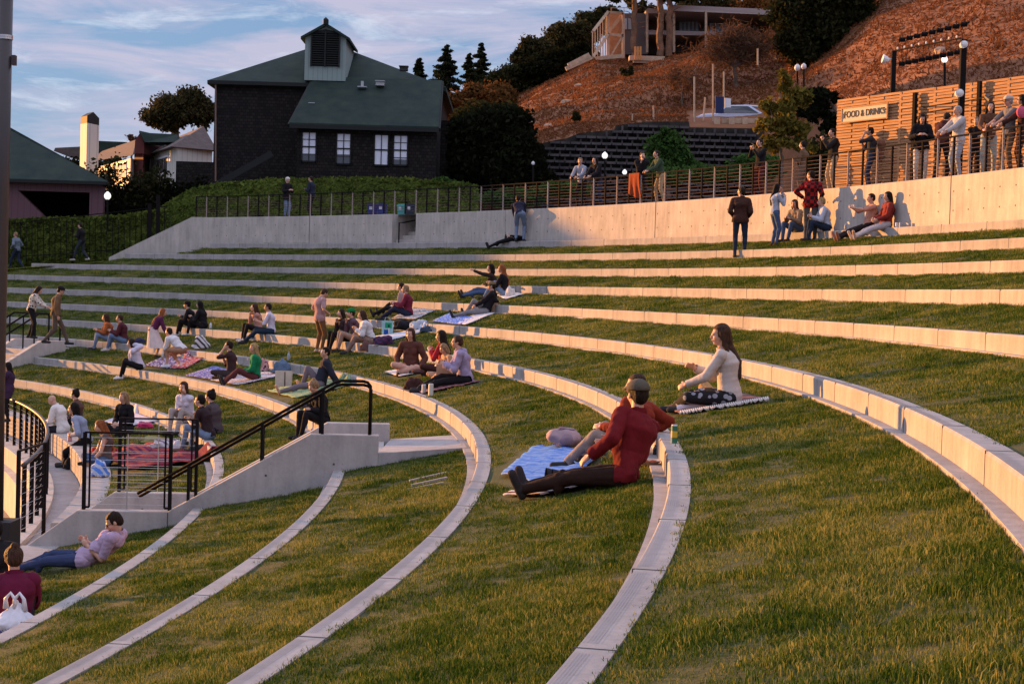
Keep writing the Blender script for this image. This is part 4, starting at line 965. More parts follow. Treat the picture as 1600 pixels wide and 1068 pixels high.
# poles and signs on the slope
for k, (px, yb, yt) in enumerate(((1085, 189, 120), (1099, 187, 152), (1131, 166, 112), (1114, 190, 100), (1184, 100, 76), (988, 189, 178), (1021, 185, 165), (1540, 128, 98), (1495, 108, 105), (1460, 140, 103))):
    mb = MB(); b = at(px, yb+2, 90); mb.tube([b, at(px+(3 if k == 1 else 0), yt, 90)], .05, 6); tag(mb.build('marker_pole', M['plank']), ['tallest thin pole left of the blue sign', 'leaning thin pole by the guard rail', 'thin pole standing right above the white sign', 'thin pole left of the bare tree', 'short pole under the dark tree', 'tiny stake near the top of the lattice wall', 'stake above the step in the lattice wall', 'thin post above the slatted fence, right one', 'short post above the slatted fence', 'thin post in the dry grass behind the lighting rig'][k], 'pole', 'thin poles on the hill')
mb = MB(); mb.prism([at(1118, 177, 89), at(1118, 151, 89), at(1131, 151, 89), at(1131, 177, 89)], (0, .08, 0)); tag(mb.build('blue_sign', mat('navy_paint', (.015, .025, .09), .6)), 'dark blue upright board behind the parked cars', 'sign')
mb = MB(); mb.prism([at(1132.5, 168, 89.1), at(1132.5, 153, 89.1), at(1142, 154, 89.1), at(1142, 168, 89.1)], (0, .06, 0)); tag(mb.build('white_sign', M['white_paint']), 'small white board beside the dark blue one', 'sign')
# cars behind the guard rail
def car(px, py, Y, col, label, flip=1):
    c = at(px, py, Y); o = empty('parked_car', c, label, 'car', 'cars parked above the lattice wall')
    pr = [(-2.2, .3), (-2.25, .7), (-1.9, .85), (-1.1, .92), (-.5, 1.4), (.7, 1.45), (1.5, 1.0), (2.15, .9), (2.25, .5), (2.2, .3)]
    pr = [(x*flip, z) for x, z in pr]; mb = MB(); n = len(pr)
    for s_, y in ((0, -.85), (1, -.55)): pass
    rows = []
    for y, k in ((-.86, .9), (-.8, 1.0), (0, 1.03), (.8, 1.0), (.86, .9)): rows.append([(c.x+x, c.y+y*(1 if z < .95 else .8), c.z+z*k) for x, z in pr])
    mb.grid(rows); mb.add(rows[0], [tuple(range(n))]); mb.add(rows[-1], [tuple(range(n))]); mb.build('body', col, o, smooth=True)
    mb = MB(); g = [(-.95, .95), (-.5, 1.33), (.65, 1.36), (1.25, 1.0)]; g = [(x*flip, z) for x, z in g]; mb.prism([(c.x+x, c.y-.84*(1 if z < 1 else .82)-.02, c.z+z) for x, z in g], (0, .03, 0)); mb.build('side_window', M['paleglass'], o)
    for x in (-1.4, 1.4):
        mb = MB(); q = c+Vector((x*flip, -.8, .33)); mb.tube([q, q+Vector((0, .22, 0))], .33, 12); w_ = mb.build('wheel', mat('tyre', (.02, .02, .02), .8) if 'tyre' not in bpy.data.materials else bpy.data.materials['tyre'], o)
car(1147, 205, 92, mat('pale_blue_car_paint', (.42, .48, .60), .25, spec=.6), 'pale blue sedan parked behind the guard rail, nearer the blue sign'); car(1178, 205, 93.5, mat('silver_car_paint', (.50, .50, .56), .25, spec=.6), 'silver sedan parked behind the guard rail, nearer the young tree', -1); car(1286, 190, 90, mat('white_car_paint', (.6, .62, .66), .25, spec=.6), 'white car mostly hidden behind the dark low tree')
gr = empty('guard_rail', at(1150, 200, 89.5), 'chunky timber guard rail in front of the parked cars', 'guard rail')
mb = MB(); mb.bar(at(1128, 190, 89.5), at(1196, 190, 89.5), .15, .35); mb.build('rail', M['plank'], gr)
for px in (1120, 1143, 1164, 1186): mb = MB(); mb.bar(at(px, 203, 89.3), at(px, 184, 89.3), .3, .3, up=(0, 1, 0)); mb.build('post', M['plank'], gr)
mb = MB(); mb.add([at(1080, 202, 88.2), at(1200, 205, 88.2), at(1330, 195, 84), at(1330, 195, 84)+Vector((0, 12, .3)), at(1080, 199, 88.2)+Vector((0, 8, .3))], [(0, 1, 2, 3, 4)]); tag(mb.build('driveway', mat('asphalt', (.05, .045, .042), .9, n_scale=3, coord='World'), recalc=False), kind='structure')

# ------------------------------------------------------------ slatted fence, sign
M['cedar'] = mat('cedar_slats', (.33, .165, .075), .75, n_scale=2.2, col2=(.50, .27, .125), coord='World', stretch=(1, 1, 14), bump=.15, b_scale=6)
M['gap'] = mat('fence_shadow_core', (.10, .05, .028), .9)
wf = empty('slatted_fence', at(1450, 290, 42), 'tall horizontal slat fence of orange cedar behind the plaza', 'fence')
F0, F1 = at(1309, 158, 44.2), at(1640, 108, 38.0); ztop = (F0.z+at(1600, 118, 38.7).z)/2; zbot = ZP
d = Vector((F1.x-F0.x, F1.y-F0.y, 0)); FLn = d.length; d.normalize(); nf = Vector((d.y, -d.x, 0)); nf = nf if nf.dot(Vector((-1, -1, 0))) > 0 else -nf
npan = 6
def fp(u, off, z): p = Vector((F0.x, F0.y, 0))+d*u+nf*off; return Vector((p.x, p.y, z))
pitch = .078; nsl = int((ztop-zbot)/pitch)
for p in range(npan):
    u0, u1 = FLn*p/npan, FLn*(p+1)/npan; mb = MB()
    for k in range(nsl):
        z = zbot+.06+k*pitch; nb_ = 2
        for h in range(nb_):
            a, b = u0+(u1-u0)*h/nb_, u0+(u1-u0)*(h+1)/nb_; off = .016 if (k+h) % 2 else .0
            mb.box((fp(a, off, z)+fp(b, off, z))/2+Vector((0, 0, random.uniform(-.004, .004))), (b-a-.012, .022, pitch*.80), axes=(d, nf, UZ))
    mb.build('slat_panel', M['cedar'], wf)
    pb = MB(); pb.box(fp(u1, -.01, (ztop+zbot)/2), (.07, .07, ztop-zbot), axes=(d, nf, UZ)); pb.build('post', M['cedar'], wf)
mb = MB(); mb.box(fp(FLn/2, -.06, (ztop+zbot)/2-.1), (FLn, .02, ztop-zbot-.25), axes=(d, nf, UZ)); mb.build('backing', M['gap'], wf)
for px, yt in ((1430, 145), (1531, 127)):
    u = (at(px, 200, 41.5)-F0).dot(d); 
    b = plane_hit(px, 200, F0, nf); mb = MB(); t_ = plane_hit(px, yt, F0+nf*.12, nf); mb.box((t_.x+0, t_.y, (t_.z+zbot)/2), (.09, .09, t_.z-zbot), axes=(d, nf, UZ)); mb.build('steel_post', M['black'], wf)
sg = empty('food_sign', plane_hit(1350, 178, F0+nf*.1, nf), 'cream sign reading FOOD & DRINKS on the slatted fence', 'sign')
pl_ = F0+nf*.13
P4 = [plane_hit(1315, 193, pl_, nf), plane_hit(1314, 170, pl_, nf), plane_hit(1386, 161, pl_, nf), plane_hit(1386, 183, pl_, nf)]
zc0, zc1 = (P4[0].z+P4[3].z)/2, (P4[1].z+P4[2].z)/2; ua, ub = (P4[0]-F0).dot(d), (P4[3]-F0).dot(d)
mb = MB(); mb.box(fp((ua+ub)/2, .11, (zc0+zc1)/2), (ub-ua, .04, zc1-zc0), axes=(d, nf, UZ)); mb.build('board', mat('cream_board', (.52, .46, .34), .7), sg)
mb = MB()
for z in (zc0, zc1): mb.box(fp((ua+ub)/2, .13, z), (ub-ua+.06, .03, .035), axes=(d, nf, UZ))
for u in (ua, ub): mb.box(fp(u, .13, (zc0+zc1)/2), (.035, .032, zc1-zc0+.06), axes=(d, nf, UZ))
mb.build('frame', M['cedar'], sg)
INK = mat('dark_lettering', (.04, .035, .03), .8)
tx = -d if d.dot(Vector((1, 0, 0))) < 0 else d
def text(body, pos, size, m, parent, xdir, zdir, extrude=.004, sx=1.0, align='CENTER', name='lettering'):
    cu = bpy.data.curves.new(name, 'FONT'); cu.body = body; cu.size = size; cu.extrude = extrude; cu.align_x = align; cu.align_y = 'CENTER'; cu.offset = size*.006; cu.materials.append(m)
    tmp_ = bpy.data.objects.new('tmp_text', cu); me_ = bpy.data.meshes.new_from_object(tmp_); bpy.data.objects.remove(tmp_); ob = bpy.data.objects.new(name, me_); COL.objects.link(ob); y = Vector(zdir); x = Vector(xdir); z = x.cross(y)
    Mx = Matrix(((x.x*sx, y.x, z.x, pos[0]), (x.y*sx, y.y, z.y, pos[1]), (x.z*sx, y.z, z.z, pos[2]), (0, 0, 0, 1)))
    ob.parent = parent; ob.matrix_parent_inverse = Matrix.Translation(parent.location).inverted(); ob.matrix_basis = Mx
    return ob
text('FOOD & DRINKS', fp((ua+ub)/2, .138, (zc0+zc1)/2), .25, INK, sg, tx, UZ, sx=.62*(ub-ua)/1.3)
mb = MB()   # little drawn table at left and cup marks at right
for u, z, w_, h_ in ((ua+.10, .04, .10, .012), (ua+.07, -.03, .008, .14), (ua+.13, -.03, .008, .14), (ub-.1, .0, .008, .16), (ub-.06, .03, .04, .05), (ub-.05, -.05, .008, .09)):
    mb.box(fp(u, .134, (zc0+zc1)/2+z), (w_, .006, h_), axes=(d, nf, UZ))
mb.build('drawn_mark', INK, sg)

# ------------------------------------------------------------ lighting rig
M['whitem'] = mat('white_enamel', (.75, .72, .68), .4, spec=.5)
def pole(px0, py0, px1, py1, Y, r, label, name='rig_post'):
    a = at(px0, py0, Y); b = at(px1, py1, Y); o = empty(name, a, label, 'post'); mb = MB(); mb.bar(a, b, r*2, r*2, up=(0, 1, 0)); mb.build('shaft', M['black'], o); return o
pA = pole(1389, 300, 1397, 80, 43.4, .06, 'tall black square post left end of the lighting rig'); pB = pole(1497, 290, 1506, 62, 39.2, .068, 'tall black square post right end of the lighting rig')
def knob(o, px, py, Y, r, m=None, name='lamp_head'):
    mb = MB(); c = at(px, py, Y-.12); mb.tube([c+Vector((-.02, -.10, 0)), c+Vector((0, .12, .0))], [r, r*.85], 12); mb.ell(c+Vector((0, -.08, 0)), (r*.9, .06, r*.9), 12, 6); mb.build(name, m or M['whitem'], o)
knob(pB, 1506, 70, 39.2, .09); knob(pB, 1499, 146, 39.2, .10); knob(pA, 1394.5, 174, 43.4, .065)
mb = MB(); c = at(1386, 93, 43.4); mb.tube([c+Vector((-.12, 0, .02)), c+Vector((.05, 0, -.02))], [.12, .06], 10); mb.tube([c, c+Vector((.2, 0, .02))], .02, 6); mb.build('floodlight', M['whitem'], pA)
rig = empty('stage_light_rig', at(1450, 70, 45), 'two black bars of small stage lights high behind the slatted fence posts', 'light rig')
for (a, b) in (((1405, 62), (1514, 35)), ((1405, 99), (1503, 79)), ((1397, 80), (1501, 60))):
    A_, B_ = at(a[0], a[1], 46), at(b[0], b[1], 43); mb = MB(); mb.tube([A_, B_], .022 if a[1] == 80 else .03, 6); mb.build('bar', M['black'], rig)
    for k in range(9):
        if a[1] == 80: 
            q = A_.lerp(B_, (k+.5)/9); mb = MB(); mb.ell(q+Vector((0, 0, .06)), (.03, .03, .04), 6, 4); mb.build('bulb', M['whitem'], rig); continue
        q = A_.lerp(B_, (k+.5)/9); mb = MB(); mb.tube([q+Vector((-.1, 0, -.03)), q+Vector((.06, -.05, -.05))], [.07, .05], 8); mb.tube([q, q+Vector((0, 0, .12))], .012, 4); mb.build('stage_light', M['black'], rig)
for k in range(12):
    q = at(1408+k*8.6, 78-k*1.8, 45.4); mb = MB(); mb.tube([q+Vector((0, 0, random.uniform(-.25, -.1))), q+Vector((.05, 0, random.uniform(.1, .3)))], .008, 4); mb.build('hanger', M['black'], rig)
for (a, b, Ya, Yb) in (((1397, 176), (1500, 158), 43.3, 39.3), ((1397, 184), (1500, 167), 43.3, 39.3), ((1500, 160), (1565, 147), 39.3, 37.6)):
    mb = MB(); mb.tube([at(*a, Ya), at(*b, Yb)], .015, 5); tag(mb.build('cross_rail', M['black']), {176: 'upper thin rail strung between the two rig posts', 184: 'lower thin rail strung between the two rig posts', 160: 'thin rail running right from the right rig post'}[a[1]], 'rail', 'thin rails between the rig posts')
for px, py, Y in ((1428, 171, 42), (1430, 179, 42), (1540, 150, 38.2)):
    mb = MB(); q = at(px, py, Y); mb.tube([q, q+Vector((.1, -.1, -.1))], [.05, .08], 8); tag(mb.build('spotlight', M['dkmetal']), {1428: 'small spotlight clamped to the upper thin rail', 1430: 'small spotlight just under the upper thin rail', 1540: 'round black spotlight right of the right rig post'}[px], 'spotlight', 'spotlights on the thin rails')
def street_lamp(px, ylamp, ybase, Y, label, lit=0, r=.16):
    c = at(px, ylamp, Y); b = at(px, ybase, Y); o = empty('street_lamp', b, label, 'street lamp', 'globe street lamps'); mb = MB(); mb.tube([b, c-Vector((0, 0, r))], .05, 6); mb.build('post', M['black'], o)
    mb = MB(); mb.lathe(c, [(r*.45, -r), (r*.9, -r*.5), (r, 0), (r*.8, r*.6), (r*.35, r), (r*.15, r*1.4)], 10); mb.build('globe', GL1 if lit else GL0, o, smooth=True)
    mb = MB(); mb.lathe(c+Vector((0, 0, r*1.2)), [(r*.35, 0), (r*.1, r*.35)], 8); mb.build('cap', M['black'], o)
GL1 = mat('lit_lamp_globe', (.9, .9, .9), .3, emit=(1, .97, .9, .4)); GL0 = mat('lamp_globe', (.65, .64, .62), .25, spec=.6)
for a in ((168, 306, 360, 76, 'lit globe street lamp beside the mauve barn', 1, .17), (945, 243, 300, 80, 'globe street lamp in front of the lattice wall', 1, .15), (976, 269, 320, 62, 'short globe lamp just above the railing near the orange blanket', 1, .09), (833, 255, 300, 80, 'small globe lamp before the dark oaks', 0, .09), (1246, 106, 240, 84, 'left globe of the pair above the young tree', 0, .17), (1256, 104, 240, 85, 'right darker globe of the pair above the young tree', 0, .15), (1476, 93, 200, 60, 'slim lamp between the two rig posts', 1, .12)): street_lamp(*a)

# ------------------------------------------------------------ near pole at the left edge
np_ = empty('light_pole', at(8, 820, 19.5), 'tall dark light pole at the extreme left of the picture', 'pole')
Yp = 19.5
mb = MB(); mb.tube([at(-6, 812, Yp), at(-3.6, 600, Yp), at(2.4, 300, Yp), at(9.5, -60, Yp)], [.085, .087, .089, .091], 20); mb.build('shaft', M['dkmetal'], np_, smooth=True)
for y in (57, 60.5): mb = MB(); c = at(7.5, y, Yp); mb.lathe(c, [(.096, -.012), (.096, .012)], 20); mb.build('clamp_band', M['steel'], np_)
for y0, y1, x in ((87, 102, 22), (64, 78, 1)): mb = MB(); c = at(x, (y0+y1)/2, Yp); mb.box(c, (.045, .08, .12)); mb.build('bracket', M['dkmetal'], np_)
mb = MB(); c = at(4, 862, Yp); mb.box((c.x-.06, c.y, at(4, 812, Yp).z-.6), (.42, .42, 1.2)); mb.build('base_box', mat('dark_base', (.02, .018, .016), .7), np_)
# ------------------------------------------------------------ people: builder
def V(*a): return Vector(a)
def ik(a, t, l1, l2, pole):
    a = Vector(a); t = Vector(t); d = t-a; L_ = d.length; mxl = (l1+l2)*.995
    if L_ > mxl: t = a+d*(mxl/L_); d = t-a; L_ = mxl
    if L_ < abs(l1-l2)+.02: L_ = abs(l1-l2)+.02; d = d.normalized()*L_; t = a+d
    x = (l1*l1-l2*l2+L_*L_)/(2*L_); h = sqrt(max(l1*l1-x*x, 0)); n = d.normalized(); p = Vector(pole)-n*Vector(pole).dot(n)
    if p.length < 1e-4: p = V(0, 0, 1)-n*n.z
    p.normalize(); return a+n*x+p*h, t
POSES = {  # pelvis height/offset, torso direction, feet (L,R), knee poles, arms preset
 'stand': dict(p=(0, 0, .93), t=(0, .02, 1), f=((-.11, .0, .08), (.11, .03, .08)), k=((-.15, 1, 0), (.15, 1, 0)), a='down'),
 'walk': dict(p=(0, 0, .90), t=(0, .10, 1), f=((-.08, .34, .09), (.08, -.30, .14)), k=((-.05, 1, 0), (.05, 1, 0)), a='swing'),
 'lean': dict(p=(0, -.10, .92), t=(0, .28, 1), f=((-.13, -.18, .08), (.13, -.05, .08)), k=((-.1, 1, 0), (.1, 1, 0)), a='rail'),
 'bend': dict(p=(0, -.12, .86), t=(0, .95, .30), f=((-.12, .0, .08), (.12, .02, .08)), k=((-.1, 1, 0), (.1, 1, 0)), a='reach'),
 'squat': dict(p=(0, -.22, .55), t=(0, .9, .55), f=((-.12, .18, .08), (.13, -.05, .09)), k=((-.2, 1, .2), (.2, 1, .2)), a='reach'),
 'edge': dict(p=(0, 0, .10), t=(0, .22, 1), f=((-.10, .50, -.15), (.12, .46, -.15)), k=((-.1, .3, 1), (.1, .3, 1)), a='knees'),
 'knees_up': dict(p=(0, 0, .10), t=(0, .12, 1), f=((-.10, .55, .06), (.13, .50, .06)), k=((-.1, .2, 1), (.1, .2, 1)), a='knees'),
 'legs_out': dict(p=(0, 0, .10), t=(0, .02, 1), f=((-.09, .84, .08), (.12, .80, .08)), k=((-.1, 0, 1), (.1, 0, 1)), a='lap'),
 'cross': dict(p=(0, 0, .10), t=(0, .10, 1), f=((.16, .34, .06), (-.15, .28, .06)), k=((-1, .5, .25), (1, .5, .25)), a='lap'),
 'back': dict(p=(0, 0, .10), t=(0, -.55, .85), f=((-.10, .78, .07), (.12, .62, .07)), k=((-.1, 0, 1), (.1, 0, 1)), a='behind'),
 'lie': dict(p=(0, 0, .11), t=(0, -1, .06), f=((-.10, .84, .08), (.12, .80, .08)), k=((-.1, 0, 1), (.1, 0, 1)), a='lap'),
}
def arms_of(name, P, C):
    x, y, z = P
    return {
     'down': ((-.24, .06, -.06), (.24, .06, -.06)), 'pocket': ((-.20, .16, .10), (.20, .16, .10)), 'swing': ((-.22, -.16, .0), (.22, .22, .05)),
     'rail': ((-.14, .52, .10), (.14, .50, .10)), 'reach': ((-.12, .62, -.45), (.12, .58, -.42)), 'knees': ((-.06, .40, .26), (.06, .42, .28)),
     'lap': ((-.08, .26, .10), (.08, .28, .12)), 'behind': ((-.30, -.42, -.06), (.30, -.40, -.06)), 'phone': ((-.07, .30, .36), (.09, .30, .38)),
     'face': ((-.04, .20, .60), (.06, .26, .42)), 'fold': ((.12, .22, .26), (-.12, .22, .24)), 'clap': ((-.03, .32, .48), (.05, .32, .48)),
     'hold': ((-.10, .26, .24), (.10, .26, .24)), 'point': ((-.30, .62, .62), (.20, .20, .05)), 'hip': ((-.20, .08, .08), (.24, .06, -.04))}[name]
def skel(pose, k=1.0, arms=None, **ov):
    q = dict(POSES[pose]); q.update(ov); S_ = {}
    P = Vector(q['p']); td = Vector(q['t']).normalized(); tw = R_(q.get('twist', 0)); hp = q.get('hip_yaw', 0)
    side = Vector((1, 0, 0)); ts = Vector((cos(tw), -sin(tw), 0)); ts = (ts-td*ts.dot(td)).normalized(); tf = td.cross(ts)*-1; tf = ts.cross(td)*-1 if 0 else td.cross(ts)
    tf = -tf if tf.dot(Vector((sin(tw), cos(tw), 0))) < 0 and abs(td.z) > .3 else tf
    bend = q.get('bow', .03); 
    waist = P+td*.16-tf*(-.0); chest = P+td*.36-tf*bend; neck = P+td*.50+tf*.01
    S_.update(P=P, waist=waist, chest=chest, neck=neck, ts=ts, tf=tf, td=td)
    S_['sh'] = [neck-td*.045-ts*.175, neck-td*.045+ts*.175]
    A = arms or q['a']; A = arms_of(A, P, chest) if isinstance(A, str) else A
    if 'wr' in q:
        A = [q['wr'][i] if q['wr'][i] is not None else A[i] for i in (0, 1)]
    ep = q.get('ep', ((-.6, -.5, -.8), (.6, -.5, -.8))); S_['el'] = []; S_['wr'] = []
    for i in (0, 1):
        tgt = P+Vector(A[i]) if not q.get('abs_arms') else Vector(A[i])
        if pose == 'behind': pass
        e, w_ = ik(S_['sh'][i], tgt, .285, .25, ep[i]); S_['el'].append(e); S_['wr'].append(w_)
    S_['hipj'] = [P+Vector((-.095, 0, -.02)), P+Vector((.095, 0, -.02))]; S_['kn'] = []; S_['an'] = []; S_['toe'] = []
    for i in (0, 1):
        kn, an = ik(S_['hipj'][i], q['f'][i], .43, .42, q['k'][i]); S_['kn'].append(kn); S_['an'].append(an)
        if pose in ('legs_out', 'back', 'lie'): d = Vector((.25*(-1, 1)[i], .35, .9)) if q.get('toes_up', 1) else Vector((0, 1, 0))
        else: d = Vector((.2*(-1, 1)[i], 1, 0))
        d.normalize(); dn = Vector((0, 0, -1)) if d.z < .5 else Vector((0, .9, -.3))
        heel = an+dn*.045-d*.045; S_['toe'].append((heel, an+dn*.055+d*.16))
    look = R_(q.get('look', 0)); nod = R_(q.get('nod', 5)); roll_ = R_(q.get('tilt', 0))
    base = atan2(tf.x, tf.y) if abs(td.z) > .3 else 0
    hd = Vector((sin(look+base)*cos(nod), cos(look+base)*cos(nod), -sin(nod)))
    if pose == 'lie': hd = Vector((sin(look), .5, .8)).normalized()
    hs_ = Vector((hd.y, -hd.x, 0)).normalized(); hu = hs_.cross(hd).normalized(); hu = hu if hu.z > 0 or pose == 'lie' else -hu
    up_ = (td*.5+hu*.7).normalized()
    S_['head'] = neck+up_*.075+(hu*.10 if pose != 'lie' else td*.1)+hd*.025
    S_['hd'], S_['hs'], S_['hu'] = hd, hs_, hu
    return S_
def capsule(mb, a, b, r0, r1, n=10):
    a = Vector(a); b = Vector(b); d = b-a; L_ = max(d.length, 1e-4); u = d/L_; pts = []; rs = []
    for t in (-.95, -.7, -.35, 0): pts.append(a+u*r0*t); rs.append(r0*sqrt(max(1-t*t, .03)))
    for t in (.33, .66): pts.append(a.lerp(b, t)); rs.append(r0+(r1-r0)*t)
    for t in (0, .35, .7, .95): pts.append(b+u*r1*t); rs.append(r1*sqrt(max(1-t*t, .03)))
    mb.tube(pts, rs, n)
def hand(mb, wr, el, side, curl, fr, palm_dir=None):
    """palm, four fingers of different length with two bends each, and a thumb from the palm's side"""
    d = (wr-el).normalized(); pn = palm_dir if palm_dir is not None else Vector((0, 0, -1)); pn = (pn-d*pn.dot(d)); pn = pn.normalized() if pn.length > .1 else d.cross(Vector((1, 0, 0))).normalized()
    w_ = d.cross(pn)*side
    Mx = Matrix((w_, pn, d)).transposed(); mb.ell(wr+d*.045, (.040, .017, .055), 10, 6, Mx)
    for k, (o, l) in enumerate(((-.028, .062), (-.010, .072), (.009, .067), (.026, .052))):
        c = curl*(1+.12*k); b = wr+d*.085+w_*o; e1 = d*cos(c*.6)+pn*sin(c*.6); e2 = d*cos(c*1.5)+pn*sin(c*1.5)
        m_ = b+e1*l*.55; capsule(mb, b-d*.02, m_, fr*1.05, fr, 6); capsule(mb, m_, m_+e2*l*.5, fr, fr*.85, 6)
    b = wr+d*.03-w_*.030; m_ = b+(d*.6-w_*.7+pn*.3).normalized()*.038; capsule(mb, b, m_, fr*1.25, fr*1.1, 6); capsule(mb, m_, m_+(d*.8-w_*.15+pn*.5).normalized()*.032, fr*1.1, fr*.9, 6)
def ring_loft(mb, rings, n=16):
    rows = []
    for c, ax, ay, rx, ry in rings: rows.append([Vector(c)+ax*cos(2*pi*k/n)*rx+ay*sin(2*pi*k/n)*ry for k in range(n)])
    vs = [q for r in rows for q in r]; fs = [(i*n+k, i*n+(k+1) % n, (i+1)*n+(k+1) % n, (i+1)*n+k) for i in range(len(rows)-1) for k in range(n)]
    fs += [tuple(range(n))[::-1], tuple((len(rows)-1)*n+k for k in range(n))]; mb.add(vs, fs)
def fabric(col, kind='plain', col2=None, rough=.9):
    key = ('fab', tuple(round(c, 3) for c in col), kind, col2)
    if key in M: return M[key]
    m = bpy.data.materials.new('fabric_'+kind); m.use_nodes = True; t = m.node_tree; b = t.nodes['Principled BSDF']; b.inputs['Roughness'].default_value = rough; b.inputs['Specular IOR Level'].default_value = .15
    tc_ = N(t, 'ShaderNodeTexCoord'); nz = N(t, 'ShaderNodeTexNoise', i_Scale=9, i_Detail=4); t.links.new(tc_.outputs['Object'], nz.inputs[0])
    nv = N(t, 'ShaderNodeMapRange', i_3=.78, i_4=1.22); t.links.new(nz.outputs[0], nv.inputs[0])
    vs = N(t, 'ShaderNodeVectorMath', operation='SCALE'); t.links.new(nv.outputs[0], vs.inputs['Scale'])
    if kind == 'plain': vs.inputs[0].default_value = col
    else:
        c = N(t, 'ShaderNodeMixRGB'); c.inputs[1].default_value = tuple(col)+(1,); c.inputs[2].default_value = tuple(col2)+(1,)
        if kind == 'plaid' or kind == 'check':
            ck = N(t, 'ShaderNodeTexChecker', i_Scale=11.0 if kind == 'plaid' else 14.0); t.links.new(tc_.outputs['Object'], ck.inputs[0]); t.links.new(ck.outputs['Fac'], c.inputs[0])
        elif kind == 'stripe': wv = N(t, 'ShaderNodeTexWave', i_Scale=3.2, i_Distortion=.4); wv.bands_direction = 'DIAGONAL'; rp = N(t, 'ShaderNodeValToRGB'); rp.color_ramp.interpolation = 'CONSTANT'; rp.color_ramp.elements[1].position = .6; t.links.new(tc_.outputs['Object'], wv.inputs[0]); t.links.new(wv.outputs[0], rp.inputs[0]); t.links.new(rp.outputs[0], c.inputs[0])
        else:
            vo = N(t, 'ShaderNodeTexVoronoi', i_Scale=13.0 if kind == 'dots' else 20.0); rp = N(t, 'ShaderNodeValToRGB'); rp.color_ramp.interpolation = 'CONSTANT'; rp.color_ramp.elements[0].color = (1, 1, 1, 1); rp.color_ramp.elements[1].position = .36; rp.color_ramp.elements[1].color = (0, 0, 0, 1); t.links.new(tc_.outputs['Object'], vo.inputs[0]); t.links.new(vo.outputs['Distance'], rp.inputs[0]); t.links.new(rp.outputs[0], c.inputs[0])
        t.links.new(c.outputs[0], vs.inputs[0])
    t.links.new(vs.outputs[0], b.inputs['Base Color'])
    nb = N(t, 'ShaderNodeTexNoise', i_Scale=14, i_Detail=3); t.links.new(tc_.outputs['Object'], nb.inputs[0]); bn = N(t, 'ShaderNodeBump', i_Strength=.5, i_Distance=.02); t.links.new(nb.outputs[0], bn.inputs['Height']); t.links.new(bn.outputs[0], b.inputs['Normal'])
    M[key] = m; return m
def skinmat(c):
    key = ('skin', c)
    if key not in M:
        m = mat('skin', {'l': (.52, .30, .21), 'm': (.40, .22, .14), 'd': (.20, .10, .06)}[c], .55, n_scale=30, n_amt=.08, spec=.35); b = m.node_tree.nodes['Principled BSDF']; M[key] = m
    return M[key]
HAIRC = {'black': (.012, .009, .008), 'brown': (.06, .03, .018), 'dark': (.025, .015, .010), 'red': (.28, .09, .03), 'blond': (.42, .27, .12), 'light': (.30, .19, .10), 'grey': (.42, .40, .38), 'white': (.7, .66, .6)}
def hairmat(c):
    key = ('hair', c)
    if key not in M: M[key] = mat('hair_'+c, tuple(x*.45 for x in HAIRC[c]), .6, n_scale=14, col2=tuple(min(1, x*1.3) for x in HAIRC[c]), stretch=(6, 6, .8), bump=.8, b_scale=30, spec=.12)
    return M[key]
JOBS = []
def vox_job(mb, vox, smooth=2):
    me = bpy.data.meshes.new('tmp'); me.from_pydata([tuple(q) for q in mb.v], [], mb.f); o = bpy.data.objects.new('tmp', me); COL.objects.link(o)
    bm = bmesh.new(); bm.from_mesh(me); bmesh.ops.recalc_face_normals(bm, faces=bm.faces); bm.to_mesh(me); bm.free()
    r = o.modifiers.new('r', 'REMESH'); r.mode = 'VOXEL'; r.voxel_size = vox; r.use_smooth_shade = True
    s = o.modifiers.new('s', 'SMOOTH'); s.iterations = smooth; s.factor = .5
    return o
PEOPLE = []
